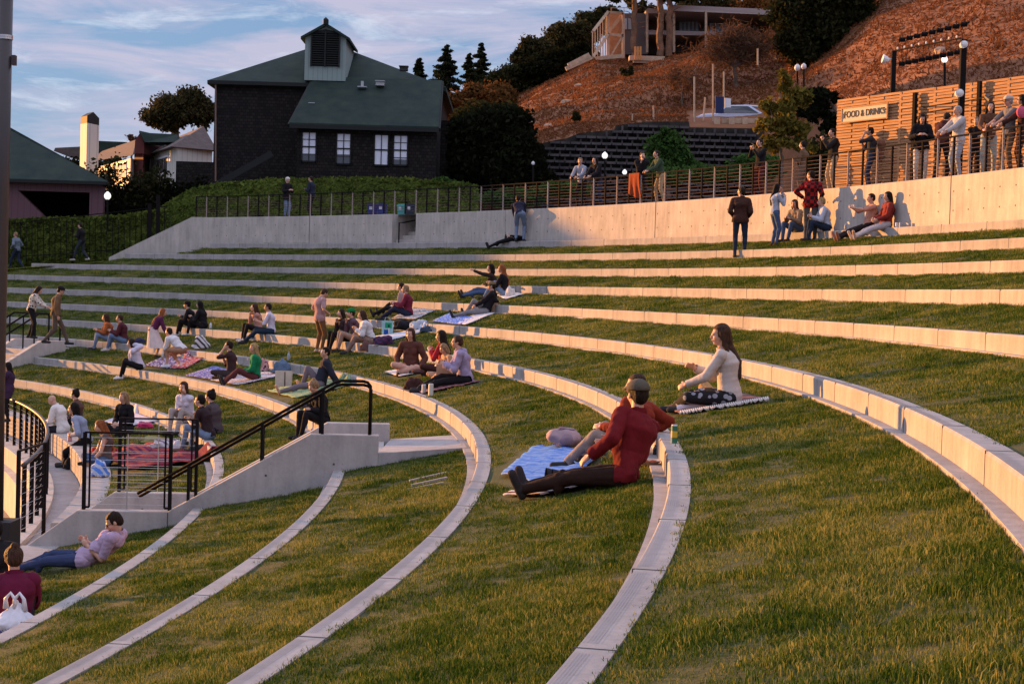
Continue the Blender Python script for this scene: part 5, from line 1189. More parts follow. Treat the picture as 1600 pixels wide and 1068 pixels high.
def person(pos, face, pose, label, skin='l', top=(.1, .1, .1), sleeve=1.0, bulk=.010, hem=.0, bottom=(.05, .07, .12), leg=1.0, shoes=(.03, .03, .03), hair='dark', hs='short', hat=None, skirt=None, k=1.0, arms=None, group=None, vox=None, pat=None, bpat=None, hood=False, glasses=False, extras=(), hands='curl', collar=True, **ov):
    """builds one posed figure; pos = ground/seat point"""
    pos = Vector(pos); o = empty('person', pos, label, 'person', group); o.rotation_euler = (0, 0, -R_(face)); o.scale = (k, k, k)
    bpy.context.view_layer
    if pose in ('edge', 'knees_up', 'legs_out', 'cross', 'back', 'lie'):     # feet rest on the ground under them
        ff = []
        for q_ in ov.get('f', POSES[pose]['f']):
            wv = Matrix.Rotation(-R_(face), 3, 'Z') @ Vector((q_[0], q_[1], 0))*k; dz = (surf(pos.x+wv.x, pos.y+wv.y)-pos.z)/k
            bz = .075 if q_[2] < .03 or pose == 'edge' else q_[2]
            ff.append((q_[0], q_[1], bz+max(-.45, min(.2, dz))+.02))
        ov['f'] = tuple(ff)
    S_ = skel(pose, arms=arms, **ov); dist = pos.length; vox = vox or (.0095 if dist < 21 else .0125 if dist < 34 else .016); fr = .0095 if vox < .01 else .0115
    P, ch, nk, ts, tf, td = (S_[q] for q in ('P', 'chest', 'neck', 'ts', 'tf', 'td')); X = V(1, 0, 0); wm = ov.get('fem', hs in ('long', 'bun', 'pony', 'bob')); sw = .93 if wm else 1.0
    pf = V(0, 1, 0) if abs(td.z) > .5 else V(0, 0, 1); hx = X
    mb = MB()
    d0 = td
    ring_loft(mb, [(P-d0*.10, hx, tf, .07, .06), (P-d0*.06, hx, tf, .145, .105), (P, hx, tf, .165, .118), (P+d0*.07, hx.lerp(ts, .3), tf, .150 if wm else .155, .108), (S_['waist'], ts, tf, .128 if wm else .142, .098), (P+d0*.27-tf*.012, ts, tf, .142*sw, .105), (ch, ts, tf, .165*sw, .118), (P+d0*.44-tf*.01, ts, tf, .168*sw, .100), (P+d0*.485, ts, tf, .125*sw, .07), (nk+d0*.012, ts, tf, .06, .055)], 20)
    if wm:
        for s in (-1, 1): mb.ell(ch+tf*.085+ts*s*.065-td*.02, (.058, .055, .06), 10, 6)
    capsule(mb, nk-td*.03, S_['head']-S_['hu']*.06-S_['hd']*.015, .056, .052)
    for i in (0, 1):
        s = (-1, 1)[i]; sh = S_['sh'][i]*1.0; sh = nk-td*.045+ts*s*.175*sw
        capsule(mb, nk-td*.035+ts*s*.07, sh, .052, .055); capsule(mb, sh, S_['el'][i], .053*sw, .040); capsule(mb, S_['el'][i], S_['wr'][i], .041, .026)
        pdv = (V(0, 0, -1) if pose not in ('back',) else V(0, -1, -.3)); inw = ts*(-s)
        hand(mb, S_['wr'][i], S_['el'][i], -s, {'curl': .75, 'flat': .2}.get(hands, .7), fr, (pdv*.5+inw*.9))
        capsule(mb, S_['hipj'][i], S_['kn'][i], .088, .056); capsule(mb, S_['kn'][i], S_['an'][i], .057, .036)
        mid = S_['kn'][i].lerp(S_['an'][i], .3); bk = (S_['kn'][i]-(S_['hipj'][i]+S_['an'][i])/2); bk = bk.normalized()*-.018 if bk.length > .02 else V(0, -.012, 0); mb.ell(mid+bk, (.048, .048, .09), 8, 6, Matrix.Rotation(0, 3, 'X'))
        h, t = S_['toe'][i]; capsule(mb, h, t, .034, .030); capsule(mb, S_['an'][i], h.lerp(t, .25), .036, .036)
    # head
    H_ = S_['head']; hd, hx_, hu = S_['hd'], S_['hs'], S_['hu']; HM = Matrix((hx_, hd, hu)).transposed()
    def hp(x, y, z): return H_+hx_*x+hd*y+hu*z
    mb.ell(hp(0, -.012, .028), (.074, .092, .086), 14, 10, HM); mb.ell(hp(0, .022, -.020), (.060, .068, .082), 12, 8, HM); mb.ell(hp(0, .048, -.078), (.034, .034, .026), 8, 6, HM)
    mb.ell(hp(0, .074, .022), (.048, .018, .014), 8, 6, HM); capsule(mb, hp(0, .088, .012), hp(0, .104, -.020), .009, .0135, 6)
    mb.ell(hp(0, .084, -.050), (.024, .012, .011), 8, 6, HM)
    for s in (-1, 1): mb.ell(hp(s*.076, -.008, -.005), (.010, .020, .032), 8, 6, HM); mb.ell(hp(s*.040, .060, -.022), (.024, .022, .022), 8, 6, HM)
    bj = vox_job(mb, vox, 2)
    hj = None
    if hs != 'bald':
        hb_ = MB(); big = .006 if hs == 'short' else .012
        hb_.ell(hp(0, -.022, .036), (.080+big, .094+big, .086+big), 16, 10, HM)
        hb_.ell(hp(0, -.055, .0), (.070+big, .060+big, .085), 12, 8, HM)
        if hs == 'short':
            for s in (-1, 1): hb_.ell(hp(s*.070, -.005, .028), (.014, .035, .035), 8, 6, HM)
        if hs in ('long', 'bob'):
            L_ = .34 if hs == 'long' else .10
            for s in (-1, 1):
                capsule(hb_, hp(s*.076, -.01, .03), hp(s*.082, -.02, -.10), .028, .030, 8)
                if L_ > .2: capsule(hb_, hp(s*.082, -.025, -.10), hp(s*.095, -.045, -.20)+(-td*.08-tf*.03), .030, .026, 8)
            capsule(hb_, hp(0, -.06, 0), hp(0, -.075, -.12), .075, .068, 12)
            if L_ > .2:
                q0 = hp(0, -.075, -.12); q1 = nk-td*.14-tf*.125; q2 = nk-td*.30-tf*.13; capsule(hb_, q0, q1, .068, .062, 12); capsule(hb_, q1, q2, .062, .035, 12)
        if hs == 'bun': hb_.ell(hp(0, -.075, .115), (.042, .042, .040), 10, 8, HM)
        if hs == 'pony': capsule(hb_, hp(0, -.11, .04), hp(0, -.17, -.06), .035, .035, 10); capsule(hb_, hp(0, -.17, -.06), hp(0, -.16, -.26), .035, .014, 10)
        hj = vox_job(hb_, max(.010, vox*.9), 1)
    seg = [('torso', P-d0*.12, P+d0*.05, .13), ('torso', P+d0*.05, ch, .13), ('torso', ch, nk-td*.02, .10), ('neck', nk+td*.01, H_-hu*.06, .055), ('head', H_-hu*.05, H_+hu*.05, .085)]
    for i in (0, 1):
        s = (-1, 1)[i]; sh = nk-td*.045+ts*s*.175*sw
        seg += [('sh%d' % i, nk-td*.04, sh, .05), ('ua%d' % i, sh, S_['el'][i], .045), ('fa%d' % i, S_['el'][i], S_['wr'][i]+(S_['wr'][i]-S_['el'][i]).normalized()*.0, .03), ('ha%d' % i, S_['wr'][i]+(S_['wr'][i]-S_['el'][i]).normalized()*.03, S_['wr'][i]+(S_['wr'][i]-S_['el'][i]).normalized()*.13, .03),
                ('th%d' % i, S_['hipj'][i], S_['kn'][i], .07), ('sn%d' % i, S_['kn'][i], S_['an'][i], .045), ('ft%d' % i, S_['toe'][i][0], S_['toe'][i][1], .03)]
    PEOPLE.append(dict(o=o, bj=bj, hj=hj, S=S_, seg=seg, skin=skin, top=top, sleeve=sleeve, bulk=bulk, hem=hem, bottom=bottom, leg=leg, shoes=shoes, hair=hair, hat=hat, skirt=skirt, pat=pat, bpat=bpat, hp=hp, HM=HM, glasses=glasses, hood=hood, face=face, dist=dist, extras=extras, vox=vox, wm=wm, collar=collar))
    o['_k'] = k
    return o
def np_mesh(name, co, faces, mt, parent):
    me = bpy.data.meshes.new(name); me.from_pydata(co.tolist(), [], faces); me.materials.append(mt); me.polygons.foreach_set('use_smooth', [True]*len(me.polygons)); me.update(); q = bpy.data.objects.new(name, me); COL.objects.link(q); q.parent = parent; return q
def vnoise(co, f, seed):
    r = np.random.default_rng(seed); out = np.zeros(len(co))
    for _ in range(6):
        k = r.normal(size=3)*f; out += np.sin(co @ k+r.uniform(0, 6.28))
    return out/6
def finish_people():
    bpy.context.view_layer.update(); dg = bpy.context.evaluated_depsgraph_get()
    for p in PEOPLE:
        p['me'] = bpy.data.meshes.new_from_object(p['bj'].evaluated_get(dg)); p['hm'] = bpy.data.meshes.new_from_object(p['hj'].evaluated_get(dg)) if p['hj'] else None
    for p in PEOPLE:
        for q in ('bj', 'hj'):
            if p[q]: m_ = p[q].data; bpy.data.objects.remove(p[q]); bpy.data.meshes.remove(m_)
    for n_, p in enumerate(PEOPLE):
        o = p['o']; me = p['me']; nv = len(me.vertices)
        co = np.empty(nv*3); me.vertices.foreach_get('co', co); co = co.reshape(-1, 3); no = np.empty(nv*3); me.vertices.foreach_get('normal', no); no = no.reshape(-1, 3)
        D = []; T = []
        for nm, a, b, r in p['seg']:
            a = np.array(a); b = np.array(b); ab = b-a; t = ((co-a) @ ab)/max(ab @ ab, 1e-9); tc2 = np.clip(t, 0, 1); D.append(np.linalg.norm(co-(a+tc2[:, None]*ab), axis=1)-r); T.append(t)
        D = np.array(D); T = np.array(T); idx = D.argmin(0); names = [s[0] for s in p['seg']]; tt = T[idx, np.arange(nv)]
        nmv = np.array(names)[idx]; kind = np.array([x.rstrip('01') for x in nmv])
        me.name = 'body'; me.materials.clear(); me.materials.append(skinmat(p['skin'])); me.polygons.foreach_set('material_index', [0]*len(me.polygons)); me.polygons.foreach_set('use_smooth', [True]*len(me.polygons))
        bo = bpy.data.objects.new('body', me); COL.objects.link(bo); bo.parent = o
        faces = [tuple(f.vertices) for f in me.polygons]; P, td = np.array(p['S']['P']), np.array(p['S']['td']); hgt = (co-P) @ td
        def garment(name, mask, th, mt, seed, amp=.006):
            keep = [f for f in faces if all(mask[v] for v in f)]
            if len(keep) < 8: return
            ids = np.unique(np.array([v for f in keep for v in f])); mp_ = {int(v): i for i, v in enumerate(ids)}
            c = co[ids]+no[ids]*(th+amp*.5+amp*vnoise(co[ids], 22, seed)[:, None]+amp*.6*vnoise(co[ids], 55, seed+1)[:, None])
            return np_mesh(name, c, [tuple(mp_[v] for v in f) for f in keep], mt, o)
        sv = p['sleeve']; legm = np.isin(kind, ('th',)) & (hgt > -.30*0+(-.02-p['hem'])) if p['S']['td'].z > .5 else np.isin(kind, ('th',)) & (tt < .08+p['hem'])
        arm = (kind == 'ua') & (tt < (sv*2 if sv < .5 else 9)) | (kind == 'fa') & (tt < (sv-.5)*2*1.0-.02) & (sv > .5)
        tor = (kind == 'torso') & (hgt > -.06-p['hem']) | (kind == 'sh') & (hgt < .50+.02)
        top_m = arm | tor | ((kind == 'th') & (tt < .10+p['hem']*1.6) & (p['hem'] > 0)) 
        bot_m = (kind == 'torso') & (hgt < .10) | (kind == 'th') & (tt < p['leg']*2 if p['leg'] < .5 else True) | (kind == 'sn') & (tt < (p['leg']-.5)*2*1.02) & (p['leg'] > .5)
        if p['leg'] >= .5: bot_m = (kind == 'torso') & (hgt < .10) | (kind == 'th') | (kind == 'sn') & (tt < (p['leg']-.5)*2*1.04)
        if p['top'] is not None: garment('top', top_m, p['bulk'], fabric(p['top'], *(p['pat'] or ('plain',))), n_*7+1, .004+p['bulk']*.35)
        if p['bottom'] is not None: garment('trousers', bot_m, .006, fabric(p['bottom'], *(p['bpat'] or ('plain',))), n_*7+3, .006)
        if p['shoes'] is not None: garment('shoe', ((kind == 'ft') | (kind == 'sn') & (tt > .93)) & np.char.endswith(nmv, '0'), .008, fabric(p['shoes']), n_*7+5, .001); garment('shoe', ((kind == 'ft') | (kind == 'sn') & (tt > .93)) & np.char.endswith(nmv, '1'), .008, fabric(p['shoes']), n_*7+5, .001)
        hp, HM = p['hp'], p['HM']
        if p['hm'] is not None:
            hm = p['hm']; c = np.empty(len(hm.vertices)*3); hm.vertices.foreach_get('co', c); c = c.reshape(-1, 3); nn = np.empty(len(c)*3); hm.vertices.foreach_get('normal', nn); nn = nn.reshape(-1, 3)
            st = c*np.array([1, 1, .25]); c = c+nn*(.004*vnoise(st, 120, n_)+.004*vnoise(st, 60, n_+3))[:, None]
            Hc = np.array(hp(0, 0, 0)); hd, hs_, hu = (np.array(p['S'][q]) for q in ('hd', 'hs', 'hu')); loc = (c-Hc) @ np.array([hs_, hd, hu]).T
            # keep the face clear
            face_ = (loc[:, 1] > .035) & (np.abs(loc[:, 0]) < .066) & (loc[:, 2] < .072) & (loc[:, 2] > -.12); c = c-hd*(np.where(face_, np.clip(loc[:, 1]-.03, 0, .2), 0))[:, None]*1.0
            hm.vertices.foreach_set('co', c.ravel()); hm.name = 'hair'; hm.materials.clear(); hm.materials.append(hairmat(p['hair'])); hm.polygons.foreach_set('use_smooth', [True]*len(hm.polygons)); ho = bpy.data.objects.new('hair', hm); COL.objects.link(ho); ho.parent = o
        tocam = (-Vector(o.location)).normalized(); hdw = Matrix.Rotation(-R_(p['face']), 3, 'Z') @ p['S']['hd']
        if hdw.dot(tocam) > -.35:
            for s in (-1, 1):
                mb = MB(); mb.ell(hp(s*.030, .083, .006), (.010, .006, .0055), 8, 5, HM); q = mb.build('eye', M['eye']); q.parent = o
                mb = MB(); mb.ell(hp(s*.031, .089, .024), (.015, .004, .003), 8, 4, HM); q = mb.build('eyebrow', hairmat(p['hair'])); q.parent = o
            mb = MB(); mb.ell(hp(0, .096, -.050), (.020, .006, .006), 8, 5, HM); q = mb.build('lips', M['lips']); q.parent = o
        if p['glasses']:
            mb = MB()
            for s in (-1, 1): mb.ell(hp(s*.033, .094, .002), (.024, .006, .013), 12, 6, HM); mb.tube([hp(s*.058, .088, .008), hp(s*.078, .0, .01)], .0035, 5)
            mb.tube([hp(-.02, .10, .008), hp(.02, .10, .008)], .003, 5); q = mb.build('sunglasses', M['shade']); q.parent = o
        if p['hat']:
            kd, cl = p['hat']; mb = MB(); mb.ell(hp(0, -.020, .048), (.097, .116, .092), 18, 10, HM)
            vs = [v for v in mb.v]; Hc = hp(0, 0, 0); hu_ = p['S']['hu']
            for i_, v in enumerate(mb.v):
                z = (Vector(v)-Hc).dot(hu_)
                if z < .040: mb.v[i_] = tuple(Vector(v)+hu_*(.040-z))
            if kd == 'cap': 
                pts_ = [hp(.085*sin(a_), .070+.115*cos(a_)*1.0, .040-.006*cos(a_)) for a_ in [(-pi/2)+pi*q/10 for q in range(11)]]; n0 = len(mb.v); mb.v += [tuple(v) for v in pts_]+[tuple(v+hu_*.008) for v in pts_]; m_ = len(pts_); mb.f += [tuple(range(n0, n0+m_))[::-1], tuple(range(n0+m_, n0+2*m_))]+[(n0+i, n0+i+1, n0+m_+i+1, n0+m_+i) for i in range(m_-1)]; mb.m += [0]*(m_+1)
            if kd == 'band': pass
            q = mb.build('cap' if kd == 'cap' else 'hat', fabric(cl), smooth=True); q.parent = o
        if p['skirt']:
            cl, ln, wd_ = p['skirt']; S_ = p['S']; mb = MB(); rows = []; n = 30; c0 = S_['P']+Vector((0, 0, .12)) if S_['td'].z > .25 else S_['P']+Vector((0, 0, .06))
            for j in range(9):
                t = j/8; z = c0.z-ln*t; cx_ = c0.x; cy_ = S_['P'].y*(1-t)+t*(S_['an'][0].y+S_['an'][1].y)/2
                rows.append([Vector((cx_+cos(a_)*(.155+(wd_-.155)*t+.012*sin(a_*9)*t), cy_+sin(a_)*(.125+(wd_-.13)*t+.012*sin(a_*9+1)*t), z)) for a_ in [2*pi*k/n for k in range(n+1)]])
            mb.grid(rows); q = mb.build('skirt', fabric(cl), smooth=True, recalc=False); q.parent = o
        if p['hood']:
            mb = MB(); nk = p['S']['neck']; mb.ell(nk-p['S']['tf']*.085-p['S']['td']*.02, (.10, .065, .075), 12, 8); q = mb.build('hood', fabric(p['top']), smooth=True); q.parent = o
        if '_k' in o: del o['_k']
M['eye'] = mat('eye', (.02, .015, .012), .2, spec=.6); M['lips'] = mat('lips', (.30, .09, .07), .5); M['shade'] = mat('dark_lens', (.01, .01, .01), .1, spec=.9)

# ------------------------------------------------------------ where people are
def on_cyl(px, r, z):
    a = ang_at(px, r, 300 if r > rad(5) else 620)
    for _ in range(4):           # refine for camera roll
        q = Vector(pol(r, a, z)); 
        f_ = q.dot(_fw); py = 534-F_PX*q.dot(_up)/f_; a = ang_at(px, r, py)
    return Vector(pol(r, a, z))
def plaza(px, off=.6): return on_cyl(px, RW+off, ZP)
def curb_seat(i, px, off=.10): return on_cyl(px, rad(i)+off, zt(i))
def lawn_at(px, py): return hit(px, py)
# ------------------------------------------------------------ people: who stands and sits where
BLK = (.012, .011, .013); JEAN = (.06, .10, .19); DJEAN = (.02, .03, .055); LJEAN = (.16, .22, .32); KHA = (.20, .12, .055); WHT = (.62, .60, .60)
GP, GW = 'people behind the plaza railing', 'people on the upper tiers by the wall'
GL = 'people picnicking on the lawn tiers'
# on the plaza
person(plaza(447, .9), 130, 'stand', 'person in dark coat and pale hat holding a cup before the ivy bank', top=BLK, hem=.25, bulk=.02, bottom=LJEAN, hair='white', hs='short', hat=('hat', (.6, .55, .5)), arms='hold', group=GP)
person(plaza(486, .9), -70, 'stand', 'person in a navy jacket seen from behind, right of the two before the ivy bank', top=(.02, .025, .04), bulk=.018, bottom=BLK, hair='dark', arms='hold', group=GP)
person(plaza(906, .5), 215, 'lean', 'balding person in a grey hooded top resting both arms on the plaza railing', top=(.30, .32, .38), bulk=.016, bottom=BLK, hair='light', hood=True, group=GP, look=-20)
person(plaza(930, .62), 225, 'lean', 'long haired person in black leaning on the railing beside the grey hooded one', top=BLK, bottom=DJEAN, hair='black', hs='long', group=GP, bulk=.02)
person(plaza(1001, .55), 175, 'lean', 'person in a black jacket touching the face, leaning above the orange blanket', top=BLK, bulk=.02, bottom=BLK, hair='brown', arms='face', group=GP)
person(plaza(1027, .6), -110, 'lean', 'person in a green jacket and khaki trousers leaning right of the orange blanket', top=(.045, .07, .04), bulk=.018, bottom=(.38, .27, .15), hair='dark', group=GP)
person(plaza(1186, .9), -125, 'stand', 'person in a black top clapping behind the railing left of the young tree', top=BLK, bottom=(.08, .015, .015), hair='dark', arms='clap', group=GP)
person(plaza(1254, 1.7), -60, 'stand', 'person in brown behind the railing, half hidden right of the young tree trunk', top=(.16, .09, .05), bottom=(.14, .09, .06), hair='dark', hs='bun', arms='hold', group=GP, k=.95)
person(plaza(1300, .9), -105, 'stand', 'man in dark jacket and white shirt clapping by the left end of the slatted fence', top=(.02, .018, .018), bulk=.018, bottom=(.40, .30, .18), hair='black', arms='clap', group=GP)
person(plaza(1359, 1.3), -80, 'stand', 'man in a dark shirt and jeans looking at a phone by the rig post', top=(.03, .03, .035), sleeve=.5, bottom=DJEAN, hair='dark', arms='face', group=GP, k=.98, skin='m')
person(plaza(1378, 1.7), 60, 'stand', 'person in a rust coloured top just left of the tall rig post', top=(.22, .09, .05), bottom=(.12, .08, .05), hair='dark', group=GP, k=.98)
person(plaza(1405, 2.6), 10, 'stand', 'person in dark brown near the slatted fence right of the rig post', top=(.06, .03, .02), bottom=(.05, .03, .02), hair='dark', group=GP, k=.96)
person(plaza(1437, .75), 190, 'stand', 'woman in a black puffer jacket and cream trousers looking down at her hands', top=BLK, bulk=.028, hem=.08, bottom=(.55, .47, .38), hair='dark', hs='long', arms='hold', nod=28, group=GP)
person(plaza(1472, .8), 40, 'lean', 'person in a dark maroon hoodie stooping behind the railing, back turned', top=(.06, .02, .02), bulk=.02, bottom=BLK, hair='dark', hood=True, arms='knees', nod=30, group=GP)
person(plaza(1495, .65), -110, 'stand', 'grey haired man in a light cardigan over a red shirt, hands on the railing', top=(.42, .40, .38), bulk=.02, hem=.10, bottom=(.30, .34, .38), hair='grey', arms='rail', group=GP, k=1.0)
person(plaza(1523, 1.1), -150, 'stand', 'person in black standing behind the woman in the brown top', top=BLK, bottom=BLK, hair='light', group=GP, k=.86, arms='fold')
person(plaza(1543, .7), 195, 'lean', 'smiling woman in a fitted brown top and pale grey trousers leaning on the railing', top=(.12, .06, .035), bottom=(.34, .34, .28), hair='dark', hs='long', group=GP, k=1.0, look=-8)
person(plaza(1574, .75), -110, 'stand', 'man in a grey tee and pale cap with both hands on the railing', top=(.16, .15, .15), sleeve=.5, bottom=(.12, .075, .04), hair='grey', hat=('cap', (.5, .42, .34)), arms='rail', group=GP, k=1.02, glasses=True)
person(plaza(1596, .9), -75, 'stand', 'person with very long black hair and a pink bag at the right edge', top=(.05, .02, .015), bulk=.02, bottom=(.05, .02, .015), hem=.3, hair='black', hs='long', arms='rail', group=GP, k=1.02)
# walkers at left
person(at(26, 421, 72.4), -70, 'walk', 'person in a grey blue jacket walking left past the low hedge, nearest the pole', top=(.14, .17, .20), bulk=.02, bottom=DJEAN, hair='light', arms='pocket')
person(at(127, 408, 71.2), -75, 'walk', 'person in dark clothes striding past the ivy hedge toward the pole', top=BLK, bulk=.018, bottom=(.03, .035, .045), hair='dark', arms='hold', shoes=(.4, .35, .3))
# at the wall
person(hit(812, 377), 8, 'bend', 'person in jeans bending over beside the plaza wall, seen from behind', top=(.02, .02, .04), bottom=LJEAN, hair='dark', arms='reach', group=GW, t=(-.2, .62, .55), k=1.12)
person(curb_seat(1, 800, .14), 95-180, 'lie', 'person in black lying flat on the top curb beside the bending one', top=BLK, bottom=BLK, hair='dark', group=GW, f=((-.1, .84, .02), (.12, .8, .02)))
person(lawn_at(1155, 402), 12, 'stand', 'man in dark brown fleece and jeans standing with his back turned, hands in pockets', top=(.05, .022, .016), bulk=.024, hem=.02, bottom=DJEAN, hair='dark', arms=((-.17, .15, .07), (.17, .15, .07)), ep=((-.5, -1, -.3), (.5, -1, -.3)), look=-55, nod=-8, group=GW, k=1.07)
person(lawn_at(1209, 384), 78, 'stand', 'woman in a pale denim jacket with long dark hair raising her hands to her face', top=(.36, .40, .48), bulk=.016, bottom=JEAN, shoes=(.09, .04, .02), hair='black', hs='long', arms='face', group=GW, k=.94)
person(lawn_at(1265, 376), 20, 'stand', 'tall man in a red and black plaid shirt with one hand on his hip', top=(.30, .012, .012), pat=('plaid', (.02, .01, .01)), bulk=.018, hem=.06, bottom=(.08, .085, .09), hair='dark', arms=((-.20, .05, .12), (.22, .14, .10)), ep=((-.9, -.6, -.2), (.5, -.8, -.6)), look=-70, group=GW, k=1.06)
person(curb_seat(1, 1246), -130, 'edge', 'long haired woman in tan jacket sitting on the top curb behind the plaid shirt', top=(.26, .19, .13), bulk=.02, bottom=JEAN, shoes=(.03, .03, .04), hair='brown', hs='long', group=GW, look=-10, nod=10)
person(curb_seat(1, 1291), -95, 'edge', 'short fair haired woman in light blue jacket seated right of the plaid shirt', top=(.42, .46, .55), bulk=.024, bottom=DJEAN, hair='blond', hs='short', fem=True, arms='knees', group=GW)
person(curb_seat(1, 1357), -100, 'back', 'man in a tan tee leaning back on the top curb, hand raised with a phone', top=(.42, .22, .16), sleeve=.5, bottom=BLK, shoes=(.25, .12, .08), hair='dark', arms=((-.28, -.30, -.02), (.10, .42, .42)), t=(0, -.15, 1), f=((-.10, .80, -.08), (.10, .78, -.10)), group=GW, wr=((-.15, .45, .40), None))
person(curb_seat(1, 1384), -100, 'back', 'person in a maroon hoodie and pale jeans stretched along the top curb', top=(.20, .03, .025), bulk=.02, bottom=(.40, .38, .40), shoes=(.5, .35, .25), hair='black', hs='long', t=(0, -.12, 1), f=((-.10, .84, -.08), (.12, .80, -.10)), arms='lap', group=GW)
# middle tiers
person(lawn_at(768, 461), -85, 'legs_out', 'dark curly haired person pointing left with an outstretched arm', top=(.03, .02, .018), bottom=JEAN, hair='black', hs='bob', arms=((-.10, .62, .62), (-.02, .2, .2)), group=GL, look=-10)
person(lawn_at(788, 463), -80, 'knees_up', 'red haired person in a black jacket with knees up next to the white bag', top=BLK, bulk=.018, bottom=LJEAN, hair='red', hs='long', group=GL, look=-12)
person(lawn_at(759, 491), -88, 'back', 'man in an olive cap and black hoodie lounging on the blue and white blankets', top=BLK, bulk=.022, bottom=(.20, .19, .19), hair='dark', hat=('cap', (.16, .11, .05)), hood=True, t=(0, -.35, 1), f=((-.10, .85, .07), (.12, .55, .06)), arms=((-.05, .28, .12), (.30, -.25, -.02)), group=GL, skin='l')
person(lawn_at(628, 490), -80, 'legs_out', 'man with short dark hair half hidden behind the person in burgundy', top=(.35, .25, .24), bottom=BLK, hair='dark', group=GL, f=((-.1, .8, .08), (.1, .7, .08)))
person(lawn_at(638, 495), -90, 'knees_up', 'person in a burgundy top with legs stretched on the black and white blanket', top=(.16, .02, .04), bulk=.018, bottom=(.02, .025, .05), hair='light', hs='short', fem=True, f=((-.10, .74, .07), (.13, .66, .07)), arms='knees', group=GL)
person(lawn_at(498, 550), 55, 'stand', 'man in a dusty pink tee over long maroon sleeves standing and looking down', top=(.36, .22, .22), sleeve=.48, hem=.05, bulk=.016, bottom=(.17, .085, .035), shoes=(.45, .38, .35), hair='brown', nod=38, arms='pocket', group=GL, k=1.0)
person(curb_seat(7, 540), -120, 'edge', 'person in black leggings on the curb behind the white sweater', top=(.05, .03, .03), bottom=BLK, hair='dark', hs='long', arms='face', group=GL, k=.97)
person(curb_seat(7, 556, .16), -110, 'edge', 'person in a bright green cap sitting between the leggings and the white sweater', top=(.10, .06, .08), bottom=(.28, .20, .16), hair='dark', hs='short', hat=('cap', (.01, .16, .04)), arms='face', group=GL, k=1.0)
person(curb_seat(7, 580, .2), -100, 'edge', 'woman in a white sweater with long dark red hair bending forward on the curb', top=WHT, bulk=.024, bottom=(.26, .17, .13), hair='brown', hs='long', t=(0, .45, 1), f=((-.1, .62, -.15), (.1, .55, -.15)), group=GL)
person(lawn_at(642, 582), -168, 'cross', 'woman in open brown jacket sitting cross legged, facing the camera', top=(.10, .04, .03), bulk=.022, hem=.05, bottom=(.52, .30, .22), hair='brown', hs='long', group=GL, arms=((-.24, .18, .02), (.24, .18, .02)), look=12, k=1.08)
person(lawn_at(694, 583), -75, 'cross', 'dark haired person in red sleeves seated behind the child in the tan top', top=(.35, .02, .03), bottom=(.05, .02, .02), hair='dark', hs='long', arms='phone', group=GL)
person(lawn_at(700, 593), -120, 'cross', 'small light haired person in a tan top beside the paper bag', top=(.42, .26, .16), bottom=(.40, .24, .15), hair='light', hs='bob', arms='hold', group=GL, k=.82, nod=25)
person(lawn_at(727, 600), -95, 'knees_up', 'person in a lavender hoodie with dark legs stretched toward the cups', top=(.30, .25, .38), bulk=.026, bottom=BLK, hair='brown', hs='short', hood=True, t=(0, .25, 1), f=((-.1, .85, .06), (.12, .8, .06)), arms='knees', group=GL, k=1.05)
person(curb_seat(7, 302), -90, 'edge', 'person in black with a black cap sitting on the curb, hands clasped', top=BLK, bulk=.016, bottom=BLK, shoes=(.5, .48, .45), hair='black', hat=('cap', BLK), group=GL, t=(0, .35, 1))
person(curb_seat(7, 318, .22), -80, 'edge', 'person with long black hair in black beside the white bottle on the curb', top=BLK, bulk=.02, bottom=BLK, shoes=(.6, .6, .6), hair='black', hs='long', group=GL)
person(curb_seat(7, 404, .15), -120, 'edge', 'woman with long brown hair laughing, hand at mouth, on the curb', top=(.40, .22, .18), bottom=BLK, shoes=(.5, .5, .5), hair='brown', hs='long', arms='face', group=GL, look=20)
person(curb_seat(7, 424, .2), -95, 'edge', 'person in a white tee and dark jeans sitting sideways on the curb, back turned', top=(.56, .52, .62), sleeve=.5, bottom=(.015, .03, .05), hair='dark', t=(0, .15, 1), arms='knees', f=((-.1, .75, -.13), (.12, .7, -.13)), group=GL, k=1.03, skin='m')
person(at(53, 528, 47.6), 80, 'lean', 'woman in a black and cream patterned sweater leaning on the far stair rail', top=(.55, .50, .42), pat=('dots', (.03, .03, .03)), bulk=.024, bottom=BLK, hair='dark', hs='long', group=GL, k=.92, nod=25)
person(at(86, 539, 46.6), 75, 'walk', 'man in a brown jacket and dark cap walking right from the upper stairs', top=(.14, .085, .045), bulk=.02, bottom=(.10, .075, .055), shoes=(.03, .03, .03), hair='black', hat=('cap', BLK), arms='down', group=GL, k=1.02, nod=20)
person(curb_seat(8, 172), -110, 'edge', 'person in a rust sweater and jeans, left of the pair on the curb', top=(.30, .09, .03), bulk=.02, bottom=LJEAN, hair='brown', hs='bob', arms='knees', group=GL, k=1.04, look=20)
person(curb_seat(8, 194, .16), -100, 'edge', 'person in a dark maroon sweatshirt and blue jeans, right of the pair on the curb', top=(.08, .02, .025), bulk=.022, bottom=(.13, .19, .30), shoes=(.5, .45, .4), hair='brown', arms='knees', group=GL, k=1.04)
person(lawn_at(243, 559), 75, 'bend', 'woman in a purple cardigan and long white skirt bending over the flowered blanket', top=(.09, .02, .06), bulk=.016, bottom=None, skirt=((.62, .52, .48), .66, .30), hair='red', hs='long', t=(0, .55, .85), arms=((-.1, .50, -.12), (.12, .46, -.14)), group=GL, k=.95)
person(lawn_at(272, 574), -70, 'bend', 'person in a white shirt crouching over the flowered blanket', top=WHT, bulk=.02, bottom=(.36, .20, .12), leg=.75, shoes=(.7, .7, .7), hair='dark', p=(0, -.25, .52), t=(0, .75, .62), f=((-.12, .15, .08), (.14, -.12, .09)), group=GL, k=1.0)
